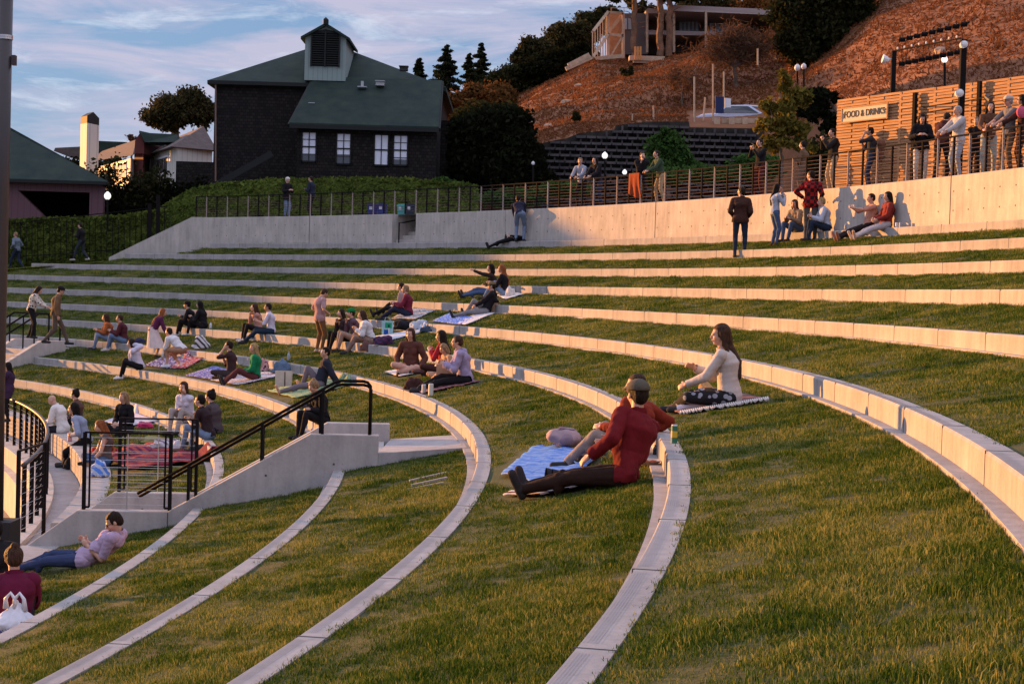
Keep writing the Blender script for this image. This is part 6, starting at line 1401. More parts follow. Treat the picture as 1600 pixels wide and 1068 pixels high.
person(curb_seat(9, 218), -100, 'edge', 'person in a white hoodie and black trousers hunched on the curb, chin on hands', top=(.52, .50, .60), bulk=.024, bottom=BLK, shoes=(.7, .66, .66), hair='dark', hs='bob', arms='face', t=(0, .42, 1), group=GL, k=1.03)
person(lawn_at(362, 590), -85, 'cross', 'man in a dark tee eating with both hands on the blue patterned blanket', top=(.04, .02, .02), sleeve=.5, bottom=(.04, .03, .03), hair='dark', arms='face', group=GL, k=1.06)
person(lawn_at(398, 594), -100, 'legs_out', 'woman with fair hair in a bright green sweater, legs toward the left', top=(.01, .18, .07), bulk=.022, bottom=(.10, .03, .03), hair='blond', hs='long', arms='lap', group=GL, look=-30, k=1.03, f=((-.1, .7, .07), (.1, .75, .07)))
person(lawn_at(500, 606), -100, 'back', 'person in a navy jacket and grey trousers reclining barefoot on the green cloth', top=(.02, .022, .035), bulk=.022, bottom=(.16, .13, .15), shoes=None, hair='black', t=(0, -.25, 1), f=((-.1, .85, .06), (.14, .38, .06)), group=GL, k=1.05, look=-25)
person(curb_seat(9, 503, .1), -125, 'edge', 'person in black holding a camera behind the far stair wall', top=BLK, bulk=.022, bottom=BLK, hair='light', hs='bun', arms=((-.08, .30, .20), (.08, .30, .20)), nod=30, t=(0, .2, 1), k=.93)
# lower tiers
G11 = 'people along the lowest curb'
person(curb_seat(11, 98, .25), -80, 'edge', 'bald man in a white long sleeved shirt looking down, on the lowest curb', top=(.66, .62, .58), bulk=.022, hem=.04, bottom=(.02, .02, .03), hair='light', hs='bald', arms=((-.08, .40, .12), (.08, .40, .12)), t=(0, .3, 1), f=((-.1, .5, -.3), (.1, .45, -.3)), nod=35, group=G11, k=1.05)
person(curb_seat(11, 122, .9), -85, 'cross', 'person with a high bun behind the bald man', top=(.10, .05, .04), bottom=BLK, hair='black', hs='bun', group=G11, k=1.02)
person(curb_seat(11, 134, .35), -95, 'cross', 'person in a blue grey shirt with dark hair leaning forward beside the bald man', top=(.26, .30, .40), bulk=.02, bottom=BLK, hair='black', hs='bob', t=(0, .45, 1), group=G11, k=1.08, f=((.2, .45, .06), (-.1, .4, .06)))
person(curb_seat(11, 166, .45), -110, 'cross', 'person with long copper hair in a sleeveless top beside the blue bag', top=(.10, .07, .06), sleeve=.02, bottom=JEAN, hair='red', hs='long', arms=((-.2, .3, .0), (.16, .32, .02)), group=G11, k=1.0, nod=20)
person(lawn_at(197, 676), -150, 'cross', 'laughing person with long fair hair in a black top behind the copper haired one', top=BLK, bulk=.018, bottom=BLK, hair='light', hs='long', arms='lap', group=G11, k=1.04, look=10)
person(curb_seat(10, 296, .2), -150, 'edge', 'person in a white tee resting the cheek on one hand, facing two friends', top=(.6, .56, .64), sleeve=.5, bottom=(.35, .30, .28), hair='brown', hs='bob', arms=((-.05, .20, .52), (-.02, .36, .2)), t=(0, .35, 1), group=G11, k=1.05, look=-10)
person(curb_seat(10, 338, .36), -70, 'edge', 'person with a dark bun and grey top behind the black tee', top=(.07, .055, .06), bottom=BLK, hair='black', hs='bun', group=G11, k=1.02)
person(curb_seat(10, 326, .12), -78, 'edge', 'man in black tee and blue jeans seated on the curb, back half turned', top=(.03, .018, .02), sleeve=.5, bottom=(.15, .21, .30), hair='black', arms='knees', t=(0, .32, 1), f=((-.1, .5, -.2), (.14, .42, -.2)), group=G11, k=1.0, shoes=(.15, .10, .07))
person(at(13, 658, 38.2), -100, 'stand', 'person in dark purple standing at the curved railing behind the pole', top=(.04, .02, .05), bulk=.03, hem=.3, bottom=BLK, hair='black', hs='long', k=.82, arms='rail')
# foreground
RED = person(lawn_at(976, 757), -78, 'back', 'man in dark red sweater and grey cap lounging with one arm on the curb', top=(.125, .008, .011), bulk=.018, hem=.03, bottom=(.025, .012, .008), shoes=(.03, .025, .025), hair='dark', hat=('cap', (.085, .075, .055)), t=(.36, -.16, 1), twist=40, arms=((-.12, .28, .14), (.52, .20, .20)), ep=((-.8, -.2, -.4), (1, -.5, -.6)), f=((-.06, .86, .07), (.14, .84, .07)), look=14, nod=2, vox=.0085, k=1.05)
ORG = person(lawn_at(992, 716), -72, 'knees_up', 'man in an orange red shirt sitting behind the man in the red sweater, holding food', top=(.20, .026, .012), bulk=.018, bottom=(.25, .20, .17), hair='brown', arms=((-.05, .36, .22), (.36, -.06, .14)), t=(.2, .0, 1), twist=25, f=((-.1, .7, .06), (.13, .62, .06)), look=-35, k=.95, vox=.0095)
CRM = person(lawn_at(1140, 634), -72, 'cross', 'woman in a cream jacket with very long brown hair looking left, beside the rolled mat', top=(.47, .42, .38), bulk=.013, hem=.0, bottom=(.015, .015, .018), bpat=('dots', (.25, .25, .28)), hair='brown', hs='long', arms=((-.12, .46, .12), (.00, .40, .30)), t=(0, .16, 1), f=((.14, .62, .06), (-.06, .5, .06)), look=-22, k=1.04, vox=.0095)
REC = person(lawn_at(134, 883), -84, 'back', 'man in a pale lilac tee and sunglasses reclining on one elbow in jeans', top=(.40, .30, .42), sleeve=.45, bulk=.016, hem=.03, bottom=(.035, .05, .11), shoes=(.05, .05, .06), hair='dark', glasses=True, arms=((-.08, -.05, .15), (.06, .0, .17)), ep=((-.3, -1, -1), (.3, -1, -1)), t=(0, -.95, .66), bow=-.02, f=((-.08, .84, .05), (.12, .82, .05)), nod=30, look=-25, vox=.0085, k=.98)
MAR = person(at(22, 1000, 15.2), -25, 'knees_up', 'person in maroon jacket with tied up hair seen from behind, lower left corner', top=(.10, .008, .03), bulk=.03, hem=.03, bottom=(.02, .02, .03), hair='brown', hs='bun', arms='knees', nod=15, vox=.0095, k=1.0)
person(at(-4, 940, 17.2), -40, 'knees_up', 'dark haired person almost hidden at the left edge below the pole', top=BLK, bulk=.03, bottom=BLK, hair='black', hs='short', nod=15, k=1.0)
finish_people()
# ------------------------------------------------------------ blankets, bags, bottles
SKIP = []
def quad_pts(c, u, v):
    a, b, c_, d = c; return a.lerp(b, u).lerp(d.lerp(c_, u), v)
def blanket(corners, label, m, h=.03, n=14, wr=.012, cat='blanket', group='picnic blankets', rnd=.012, pts3=None):
    """cloth spread over the lawn between four ground points, edges wavering"""
    C = pts3 or [hit(*c) for c in corners]; rows = []; mb = MB(); ce = sum(C, Vector())/4
    for j in range(n+1):
        rw_ = []
        for i in range(n+1):
            p = quad_pts(C, i/n, j/n); e = 1+rnd*4*noise.noise(Vector((i*.5, j*.5, C[0].x))); p = ce+(p-ce)*e
            z = surf(p.x, p.y) if pts3 is None else p.z; z2 = max(z, surf(p.x, p.y))
            rw_.append(Vector((p.x, p.y, z2+h+wr*noise.noise(Vector((p.x*5, p.y*5, 1)))+wr*.6*noise.noise(Vector((p.x*14, p.y*9, 4))))))
            SKIP.append((p.x, p.y, .05+(C[0]-C[1]).length/n*.9))
        rows.append(rw_)
    mb.grid(rows); o = mb.build('blanket', m, smooth=True, recalc=False); s = o.modifiers.new('thick', 'SOLIDIFY'); s.thickness = .012; s.offset = 1
    tag(o, label, cat, group); o.name = 'blanket'; return o
def heap(px, py, w, h, label, m, name='folded_jacket', cat='jacket', Y=None, group=None, seed=0, base=None, sub=3, d=None):
    """crumpled soft thing: a lumpy flattened mass sitting on the ground"""
    b = base or hit(px, py); Yd = b.y; s = Yd/F_PX; bm = bmesh.new(); bmesh.ops.create_icosphere(bm, subdivisions=sub+1, radius=1)
    W_, H_, D_ = w*s/2, h*s, (d or w*.7)*s/2
    for v in bm.verts:
        n3 = noise.noise(v.co*1.6+Vector((seed, 0, 0)))*.35+noise.noise(v.co*4+Vector((0, seed, 0)))*.16+abs(noise.noise(v.co*7+Vector((seed, 2, 0))))*-.12; c = v.co*(1+n3); v.co = Vector((c.x*W_, c.y*D_, max(c.z, -.15)*H_))
        if v.co.z < 0: v.co.z = 0
    me = bpy.data.meshes.new(name); bm.to_mesh(me); bm.free(); me.materials.append(m); me.polygons.foreach_set('use_smooth', [True]*len(me.polygons)); o = bpy.data.objects.new(name, me); COL.objects.link(o); o.location = b+Vector((0, 0, .02)); SKIP.append((b.x, b.y, W_)); return tag(o, label, cat, group)
def bottle(px, py, hpx, rpx, m, label, capm=None, base=None, name='bottle', cat='bottle', prof=None, group='drinks on the curbs and blankets'):
    b = base or hit(px, py); s = b.y/F_PX; h, r = hpx*s, rpx*s; o = empty(name, b, label, cat, group); mb = MB()
    pf = prof or [(r*.9, 0), (r, .02), (r, h*.62), (r*.85, h*.72), (r*.45, h*.85), (r*.42, h*.94)]
    mb.lathe(b, [(q[0] if prof is None else q[0]*r, q[1] if prof is None else q[1]*h) for q in pf], 14); mb.build('body', m, o, smooth=False)
    if capm: mb = MB(); mb.lathe(b+Vector((0, 0, h*.93 if prof is None else h*.98)), [(r*.5 if prof is None else r*.8, 0), (r*.5 if prof is None else r*.8, h*.07)], 12); mb.build('lid', capm, o)
    return o
CAN = [(.85, 0), (1, .06), (1, .92), (.82, 1.0)]
F_ = fabric
C1 = (.02, .02, .02); W1 = (.6, .58, .6)
blanket([(612, 499), (650, 500), (680, 486), (645, 482)], 'black and white checked blanket under the person in burgundy', F_((.62, .6, .6), 'check', C1))
blanket([(676, 503), (720, 509), (742, 498), (702, 491)], 'bright blue blanket at the feet of the man in the olive cap', F_((.03, .13, .5), 'spots', (.5, .55, .65)))
blanket([(714, 507), (728, 509), (772, 491), (752, 485)], 'white blanket under the man in the olive cap', F_((.60, .56, .56)))
blanket([(775, 462), (790, 469), (818, 461), (800, 455)], 'small white cloth under the red haired person', F_((.62, .58, .56)))
blanket([(588, 527), (610, 533), (668, 517), (650, 507)], 'pale blue cloth spread right of the white sweater', F_((.35, .40, .50), 'stripe', (.6, .6, .62)))
blanket([(226, 572), (262, 577), (300, 565), (262, 555)], 'navy blanket with white flowers under the crouching pair', F_((.03, .03, .16), 'dots', (.55, .55, .6)))
blanket([(266, 577), (290, 577), (318, 560), (290, 552)], 'red and white patterned blanket beside the navy flowered one', F_((.32, .04, .05), 'dots', (.5, .45, .5)))
blanket([(290, 588), (330, 594), (372, 583), (335, 573)], 'blue and white zigzag blanket left of the man eating', F_((.05, .06, .25), 'spots', (.5, .5, .6)))
blanket([(330, 595), (372, 603), (448, 586), (400, 580)], 'white blanket with dark red pattern under the woman in green', F_((.50, .46, .48), 'spots', (.12, .03, .06)))
blanket([(418, 612), (462, 624), (552, 601), (512, 591)], 'crumpled pale green cloth under the reclining person', F_((.22, .30, .16), 'spots', (.07, .16, .10)), wr=.03)
blanket([(634, 607), (662, 616), (750, 598), (715, 590)], 'dark blanket with reddish edge under the lavender hoodie', F_((.10, .05, .06), 'stripe', (.4, .18, .17)))
blanket([(600, 583), (625, 590), (655, 583), (640, 577)], 'small white cloth beside the woman in brown', F_((.62, .58, .54)))
blanket([(160, 660), (195, 668), (248, 652), (212, 644)], 'pale blanket behind the copper haired person', F_((.55, .50, .54)))
bl = blanket([(150, 712), (200, 735), (352, 704), (262, 690)], 'crumpled red patterned blanket on the lowest lawn, under the cable railing', F_((.20, .018, .03), 'dots', (.05, .02, .05)), wr=.07, h=.05)
heap(160, 712, 50, 16, 'red bundle at the left end of the red blanket', F_((.42, .03, .03), 'stripe', (.3, .12, .03)), 'rolled_blanket', 'blanket', seed=3)
heap(212, 712, 60, 15, 'rumpled red and orange shawl on the red blanket', F_((.40, .08, .06), 'stripe', (.15, .03, .08)), 'shawl', 'shawl', seed=5)
heap(262, 700, 60, 12, 'rumpled white and grey cloth on top of the red blanket', F_((.48, .44, .46), 'stripe', (.2, .15, .18)), 'shawl', 'shawl', seed=8)
heap(240, 692, 40, 10, 'olive scarf behind the white cloth on the red blanket', F_((.25, .22, .08)), 'scarf', 'scarf', seed=9)
heap(308, 706, 44, 11, 'dark jacket on the right end of the red blanket', F_((.02, .03, .03)), seed=12)
heap(208, 668, 26, 9, 'small pink bag behind the laughing person', F_((.5, .03, .12)), 'bag', 'bag', seed=2, base=hit(226, 668))
# the front group
blanket([(783, 744), (868, 768), (948, 708), (836, 700)], 'bright blue waterproof blanket beside the man in the red sweater', F_((.06, .17, .52), 'stripe', (.13, .25, .55), .5), n=18, wr=.03)
blanket([(786, 778), (842, 778), (958, 754), (880, 742)], 'white and black striped towel under the outstretched dark legs', F_((.45, .40, .42), 'stripe', (.03, .02, .03)), n=16)
bpb = hit(882, 702)+Vector((0, 0, .03)); bp_ = empty('backpack', bpb, 'grey pink backpack lying on the far edge of the blue blanket', 'backpack'); RZ = Matrix.Rotation(R_(14), 3, 'Z'); PK = F_((.34, .24, .25)); PK2 = F_((.24, .17, .20))
def lump(c, r, m, name, amp=.05, f=5):
    mb = MB(); mb.ell(c, r, 30, 20, RZ)
    for k, v in enumerate(mb.v): v = Vector(v); d_ = (v-Vector(c)).normalized(); v = v+d_*amp*(noise.noise(v*f)-abs(noise.noise(v*f*2.3))*.8); v.z = max(v.z, bpb.z); mb.v[k] = tuple(v)
    return mb.build(name, m, bp_, smooth=True)
lump(bpb+Vector((0, 0, .10)), (.21, .15, .11), PK, 'bag_body'); lump(bpb+Vector((.03, -.09, .09)), (.12, .075, .075), PK2, 'front_pocket', .03); SKIP.append((bpb.x, bpb.y, .2))
for dy in (-.05, .06): mb = MB(); mb.tube([bpb+Vector((-.17, dy, .12)), bpb+Vector((-.05, dy, .215)), bpb+Vector((.10, dy, .20)), bpb+Vector((.24, dy*.6, .06))], .012, 6); mb.build('strap', PK2, bp_)
mb = MB(); mb.tube([bpb+Vector((.20, .02, .08)), bpb+Vector((.27, .03, .10)), bpb+Vector((.32, .02, .07))], .028, 7); mb.build('top_handle', F_((.02, .02, .022)), bp_)
def shoe(px, py, yaw, label):
    b = hit(px, py)+Vector((0, 0, .05)); o = empty('sneaker', b, label, 'shoe', 'sneakers beside the legs'); o.rotation_euler = (0, 0, yaw)
    mb = MB(); rows = []
    for k in range(9):
        t = k/8; y = -.13+.27*t; w_ = .042*(.75+.45*sin(pi*min(1, t*1.05))**.6); h = .085*(1-t)**.7+.035; rows.append([Vector((w_*cos(a), y, .02+h*sin(a) if sin(a) > 0 else .015)) for a in [2*pi*q/12 for q in range(13)]])
    mb.grid(rows); q = mb.build('upper', F_((.03, .03, .035)), smooth=True); q.parent = o
    mb = MB(); mb.prism([(.045*cos(2*pi*k/14)*(1.1 if sin(2*pi*k/14) > 0 else .9), .145*sin(2*pi*k/14), 0) for k in range(14)], (0, 0, .028)); q = mb.build('sole', F_((.62, .6, .58))); q.parent = o
    for s in (-1, 1):
        for k in range(3): mb = MB(); mb.tube([Vector((s*.046, -.03+k*.03, .03)), Vector((s*.030, .0+k*.03, .078))], .004, 4); q = mb.build('stripe', F_((.6, .58, .56))); q.parent = o
shoe(884, 765, R_(-75), 'black and white sneaker nearest the camera beside the legs'); shoe(872, 762, R_(-62), 'black and white sneaker just behind its pair beside the legs')
cb_ = curb_seat(7, 1054, .07); cb_ = on_cyl(1053, rad(7)+.08, zt(7))
mC = mat('can_green', (.03, .16, .10), .35, spec=.6); mY = mat('can_yellow', (.6, .42, .04), .35, spec=.6)
cbase = atz(1053, 692, zt(7)); o = empty('tall_can', cbase, 'tall green and yellow drink can standing on the grooved curb', 'can', 'drinks on the curbs and blankets')
for z0_, z1_, m_ in ((0, .055, mC), (.055, .115, mY), (.115, .165, mC)): mb = MB(); mb.lathe(cbase+Vector((0, 0, z0_)), [(.031, 0), (.031, z1_-z0_)], 16); mb.build('printed_band', m_, o)
mb = MB(); mb.lathe(cbase+Vector((0, 0, .165)), [(.031, 0), (.026, .006), (.026, .009)], 16); mb.build('lid', M['steel'], o)
o = empty('snack_bowl', hit(1012, 730), 'shallow bowl of snacks between the red sweater and the curb', 'bowl'); mb = MB(); b = hit(1012, 730); mb.lathe(b+Vector((0, 0, .02)), [(.06, 0), (.13, .05), (.135, .052), (.12, .045), (.05, .012)], 18); mb.build('bowl', F_((.42, .35, .30)), o)
mb = MB(); [mb.ell(b+Vector((random.uniform(-.07, .07), random.uniform(-.07, .07), .055)), (.025, .02, .014), 6, 4) for _ in range(14)]; mb.build('snacks', F_((.35, .08, .04)), o)
bottle(1024, 712, 18, 4, mat('dark_glass', (.01, .01, .012), .2, spec=.7), 'dark bottle against the riser behind the red sweater', capm=F_((.4, .38, .36)))
# woman in cream
blanket([(1034, 640), (1062, 650), (1200, 628), (1152, 616)], 'dark striped blanket with white knotted fringe under the woman in cream', F_((.05, .025, .03), 'stripe', (.25, .13, .12)))
fr_ = MB(); a_, b_ = hit(1064, 650), hit(1200, 628)
for k in range(42):
    p = a_.lerp(b_, k/41); p.z = surf(p.x, p.y)+.045; q = p+Vector((random.uniform(-.03, .03), -.06, -.01)); fr_.tube([p+Vector((0, .05, .01)), p, q], .011, 5)
tag(fr_.build('blanket_fringe', F_((.6, .55, .5))), 'white knotted fringe along the dark blanket', 'fringe')
mb = MB(); p0, p1 = hit(1058, 647), hit(1121, 638); p0.z += .07; p1.z += .07; mb.tube([p0, p1], .034, 14); tag(mb.build('rolled_paper', F_((.62, .60, .70))), 'rolled white paper lying on the dark blanket', 'rolled paper')
heap(1083, 630, 34, 18, 'black bag in front of the woman in cream', F_((.015, .012, .014)), 'handbag', 'bag', seed=6)
hb2 = hit(1103, 630)+Vector((0, 0, .16)); mb = MB(); mb.tube([hb2+Vector((.03, -.05, -.04)), hb2+Vector((-.03, .05, .05)), hb2+Vector((-.05, .09, .07))], [.085, .07, .02], 14); mb.tube([hb2+Vector((.035, -.055, -.045)), hb2+Vector((.04, -.07, -.055))], [.10, .115], 14); tag(mb.build('bucket_hat', F_((.38, .22, .09))), 'tan bucket hat resting on the black bag', 'hat')
# middle tiers
def box_bag(px, py, w, h, m, label, name='paper_bag', handle=True, d=.6, cat='bag', mark=None, lean=0, base=None):
    b = base or hit(px, py); s = b.y/F_PX; W_, H_ = w*s, h*s; o = empty(name, b, label, cat, 'bags on the lawn'); mb = MB(); rows = []
    for j in range(6):
        t = j/5; f = 1+.06*t; rows.append([Vector((b.x+f*W_/2*x+lean*t+.004*noise.noise(Vector((x*3, t*5, px))), b.y+f*W_*d/2*y, b.z+H_*t)) for x, y in ((-1, -1), (-.3, -1.05), (.3, -.97), (1, -1), (1.0, 0), (1, 1), (0, 1), (-1, 1), (-1.02, 0), (-1, -1))])
    mb.grid(rows); mb.add(rows[0][:-1], [tuple(range(9))]); q = mb.build('bag_body', m, o); sm = q.modifiers.new('s', 'SOLIDIFY'); sm.thickness = .004
    if handle:
        for y in (-1, 1): mb = MB(); mb.tube([Vector((b.x-W_*.25, b.y+y*W_*d/2, b.z+H_)), Vector((b.x-W_*.2, b.y+y*W_*d/2, b.z+H_*1.22)), Vector((b.x+W_*.2, b.y+y*W_*d/2, b.z+H_*1.22)), Vector((b.x+W_*.25, b.y+y*W_*d/2, b.z+H_))], .006, 5); mb.build('handle', m, o)
    if mark:
        for (cx_, cz_, w2, h2, mm) in mark: mb = MB(); mb.box((b.x+cx_*W_, b.y-W_*d/2*1.09-.004, b.z+cz_*H_), (w2*W_, .004, h2*H_)); mb.build('printed_mark', mm, o)
    SKIP.append((b.x, b.y, W_*.5)); return o
PAP = F_((.42, .27, .17))
box_bag(694, 602, 24, 33, PAP, 'tall brown paper bag with a white label in front of the small person', handle=False, mark=[(-.05, .35, .25, .4, F_((.6, .55, .5)))])
box_bag(768, 489, 14, 15, PAP, 'small brown paper bag behind the man in the olive cap', handle=False, base=hit(771, 488))
box_bag(605, 524, 17, 23, F_((.30, .50, .52)), 'tote bag printed in teal green and blue beside the white sweater', 'tote_bag', True, .3, mark=[(.1, .7, .6, .35, F_((.02, .28, .14))), (-.1, .25, .4, .3, F_((.02, .08, .32))), (.15, .45, .12, .6, F_((.6, .65, .62)))])
box_bag(443, 604, 24, 25, F_((.55, .48, .40)), 'white cooler tote with dark straps beside the reclining person', 'tote_bag', False, .6, mark=[(.12, .5, .06, .9, F_((.08, .05, .04)))])
heap(410, 582, 22, 22, 'pink and black flowered bag behind the woman in green', F_((.45, .25, .25), 'dots', (.03, .02, .02)), 'flowered_bag', 'bag', seed=14)
heap(440, 583, 34, 20, 'crumpled denim jacket against the curb behind the white tote', F_((.10, .15, .22)), seed=15)
heap(648, 612, 34, 20, 'dark brown coat slumped over the curb edge', F_((.045, .018, .015)), 'coat', 'coat', seed=16, base=curb_seat(8, 648, .2))
heap(632, 516, 36, 17, 'black jacket beside the teal tote bag', F_((.012, .012, .016)), seed=17); heap(655, 515, 28, 15, 'pale grey jacket on the heap right of the teal tote', F_((.40, .44, .50)), seed=18); heap(668, 519, 26, 8, 'dark trousers folded under the pale grey jacket', F_((.04, .06, .09)), 'folded_trousers', 'trousers', seed=19)
heap(598, 536, 36, 14, 'plum coloured coat spilling over the curb right of the white sweater', F_((.07, .02, .05), 'stripe', (.03, .02, .06)), 'coat', 'coat', seed=20, base=curb_seat(7, 600, .2))
heap(568, 540, 20, 16, 'brown knitted scarf hanging off the curb below the white sweater', F_((.14, .07, .06)), 'scarf', 'scarf', seed=21, base=curb_seat(7, 572, -.02)+Vector((0, 0, -.2)))
heap(215, 530, 24, 8, 'dark jacket behind the pair on the curb', F_((.03, .03, .06)), seed=22, base=curb_seat(8, 216, .3))
heap(313, 545, 26, 18, 'white and black slouching tote on the lawn above the flowered blanket', F_((.55, .52, .52), 'stripe', (.06, .05, .05)), 'tote_bag', 'bag', seed=23)
heap(790, 463, 15, 15, 'white plastic bag beside the red haired person', F_((.62, .56, .50)), 'white_bag', 'bag', seed=24, base=hit(797, 464))
heap(690, 581, 60, 8, 'dark brown coat behind the paper bag', F_((.05, .02, .02)), 'coat', 'coat', seed=25, base=hit(672, 585))
heap(275, 690, 16, 18, 'white bag hanging by the knees of the person in the white tee', F_((.6, .6, .66)), 'white_bag', 'bag', seed=26, base=hit(276, 706))
heap(168, 700, 30, 25, 'blue and clear plastic bag beside the copper haired person', F_((.10, .22, .60), 'stripe', (.45, .5, .62)), 'plastic_bag', 'bag', seed=27, base=curb_seat(11, 168, .3))
heap(110, 733, 20, 18, 'small black bag on the path below the lowest curb', F_((.01, .01, .012)), 'handbag', 'bag', seed=28, base=atz(110, 733, -4.0))
heap(1253, 380, 20, 8, 'dark bag at the foot of the seated woman in light blue', F_((.03, .03, .035)), 'handbag', 'bag', seed=29, base=curb_seat(1, 1318, -.1)+Vector((0, 0, -.2)))
WB = mat('white_bottle', (.62, .60, .60), .4); GB = mat('grey_bottle', (.30, .33, .38), .4); KB = mat('black_bottle', (.015, .015, .018), .35)
bottle(0, 0, 11, 2, WB, 'white bottle behind the pair in black', base=curb_seat(7, 329, .3)); bottle(0, 0, 17, 2.6, GB, 'slim grey bottle on the curb behind the denim jacket', base=curb_seat(8, 451, .25), capm=GB)
bottle(0, 0, 18, 2.8, KB, 'black bottle on the curb behind the woman in green', base=curb_seat(8, 402, .25), capm=WB, prof=CAN)
bottle(0, 0, 20, 4, mat('pale_cup', (.55, .52, .44), .5), 'tall pale cup at the edge of the grooved curb', base=atz(673, 619, zt(8)), prof=CAN, name='cup', cat='cup'); bottle(0, 0, 14, 3.4, mat('silver_can', (.45, .47, .52), .3, metal=.4), 'silver can beside the tall pale cup', base=atz(662, 614, zt(8)+.02), prof=CAN, name='can', cat='can')
bottle(0, 0, 14, 3.6, mat('pink_cup', (.55, .28, .28), .5), 'pink cup held near the blue grey shirt on the lowest curb', base=curb_seat(11, 109, .1), prof=CAN, name='cup', cat='cup')
bottle(0, 0, 13, 2, KB, 'thin dark bottle against the wall beside the bending person', base=curb_seat(1, 790, .15)); bottle(0, 0, 8, 2.4, WB, 'white cup on the top curb, left of its neighbour', base=curb_seat(1, 1401, .12), prof=CAN, name='cup', cat='cup'); bottle(0, 0, 8, 2.4, GB, 'grey cup on the top curb, rightmost one', base=curb_seat(1, 1407, .12), prof=CAN, name='cup', cat='cup')
bottle(0, 0, 9, 2, GB, 'grey bottle in front of the man in the tan tee', base=curb_seat(1, 1321, .0)+Vector((0, 0, .02)))
# camera in hands, orange blanket, bins
c = curb_seat(9, 503, .1)+Vector((-.27, -.17, .34)); o = empty('camera_in_hands', c, 'dark camera with a grey lens held by the person behind the stair wall', 'camera'); mb = MB(); mb.box(c, (.13, .06, .08)); mb.build('body', KB, o); mb = MB(); mb.tube([c, c+Vector((-.09, -.06, 0))], .036, 12); mb.build('lens', mat('lens_barrel', (.08, .08, .08), .3), o)
b0, b1 = on_cyl(985, RF-.03, ZP+.95), on_cyl(1001, RF-.03, ZP+.95); mb = MB(); rows = []
for j in range(13):
    t = j/12; rows.append([Vector((b0.lerp(b1, u).x-.03-.02*sin(u*14)*t+.1*t*t*u, b0.lerp(b1, u).y-.03*sin(u*14)*t-.03, ZP+.95-.80*t*(1-.3*abs(u-.75))+(.02 if j == 0 else 0))) for u in [q/14 for q in range(15)]])
mb.grid(rows); o = mb.build('orange_blanket', F_((.26, .05, .018)), smooth=True, recalc=False); s = o.modifiers.new('thick', 'SOLIDIFY'); s.thickness = .015; tag(o, 'rust orange blanket hanging over the plaza railing', 'blanket')
def bin_(px, w, h, m, label, off=1.0):
    b = plaza(px, off); s = b.y/F_PX; o = empty('recycling_bin', b, label, 'bin', 'bins on the plaza'); mb = MB(); W_ = w*s; H_ = h*s+.06; a, c_ = W_*.42, W_*.5
    mb.add([b+Vector((x*q*1, y*q*.8, z)) for z, q in ((0, a), (H_, c_)) for x, y in ((-1, -1), (1, -1), (1, 1), (-1, 1))], [(0, 1, 5, 4), (1, 2, 6, 5), (2, 3, 7, 6), (3, 0, 4, 7), (3, 2, 1, 0), (4, 5, 6, 7)]); mb.build('body', m, o); mb = MB(); mb.box(b+Vector((0, 0, H_+.03)), (W_*1.08, W_*.9, .06)); mb.box(b+Vector((0, .05, H_+.08)), (W_*.8, W_*.6, .05)); mb.build('lid', m, o)
    mb = MB(); mb.box(b+Vector((-W_*.15, -W_*.5*.8-.004, H_*.78)), (W_*.3, .01, .12)); mb.build('label_plate', F_((.55, .55, .6)), o)
BB = mat('blue_plastic', (.01, .02, .14), .45, spec=.5); bin_(582, 16, 14, BB, 'blue bin behind the railing, left of the pair'); bin_(597, 15, 14, BB, 'blue bin behind the railing, right of the pair'); bin_(627, 13, 12, mat('teal_plastic', (.10, .36, .33), .5), 'pale teal bin above the plaza steps'); bin_(641, 14, 12, mat('slate_plastic', (.02, .03, .05), .5), 'dark slate bin right of the teal one')
q_ = plaza(1590, .72); mb = MB(); mb.ell(q_+Vector((0, -.12, 1.33)), (.12, .08, .13), 12, 8); tag(mb.build('pink_bag', F_((.55, .10, .16))), 'pink shoulder bag carried by the person at the right edge', 'bag')
q_ = plaza(1447, .35)
# plastic bag at the lower left
bb = at(22, 1004, 14.9); s = 14.9/F_PX; o = empty('plastic_bag', bb, 'white plastic carrier bag with blue lettering at the lower left corner', 'bag'); bm = bmesh.new(); bmesh.ops.create_icosphere(bm, subdivisions=5, radius=1)
for v in bm.verts:
    c = v.co.copy(); z = (c.z+1)/2; wv = 1 if z < .5 else max(.22, 1-(z-.5)*1.75); n3 = abs(noise.noise(Vector((c.x*2.2, c.y*2.2, c.z*1.1))))*-.22+abs(noise.noise(c*4.5))*-.13+.12
    v.co = Vector((c.x*wv*(1+n3)*.215+(.02*z), c.y*wv*(1+n3)*.15, z*.40*(1+.05*noise.noise(c*3))))
me = bpy.data.meshes.new('bag_body'); bm.to_mesh(me); bm.free(); pm = bpy.data.materials.new('thin_white_plastic'); pm.use_nodes = True; pb_ = pm.node_tree.nodes['Principled BSDF']; pb_.inputs['Base Color'].default_value = (.62, .62, .66, 1); pb_.inputs['Roughness'].default_value = .35
me.materials.append(pm); me.polygons.foreach_set('use_smooth', [True]*len(me.polygons)); q = bpy.data.objects.new('bag_body', me); COL.objects.link(q); q.parent = o
for sx_ in (-.035, .05): mb = MB(); pts_ = [Vector((sx_-.04, -.02, .33)), Vector((sx_-.045, -.02, .42)), Vector((sx_, -.02, .475)), Vector((sx_+.04, -.02, .42)), Vector((sx_+.05, -.02, .31))]; mb.tube(pts_, [.03, .018, .016, .018, .03], 8); q = mb.build('handle', pm, smooth=True); q.parent = o
tt = text('THANK YOU', (0, 0, 0), .055, mat('blue_print', (.03, .04, .20), .6), o, Vector((.97, 0, .22)).normalized(), Vector((-.22, 0, .97)).normalized()); tt.matrix_parent_inverse = Matrix.Identity(4); tt.matrix_basis = Matrix.Translation((-.075, -.158, .13)) @ tt.matrix_basis
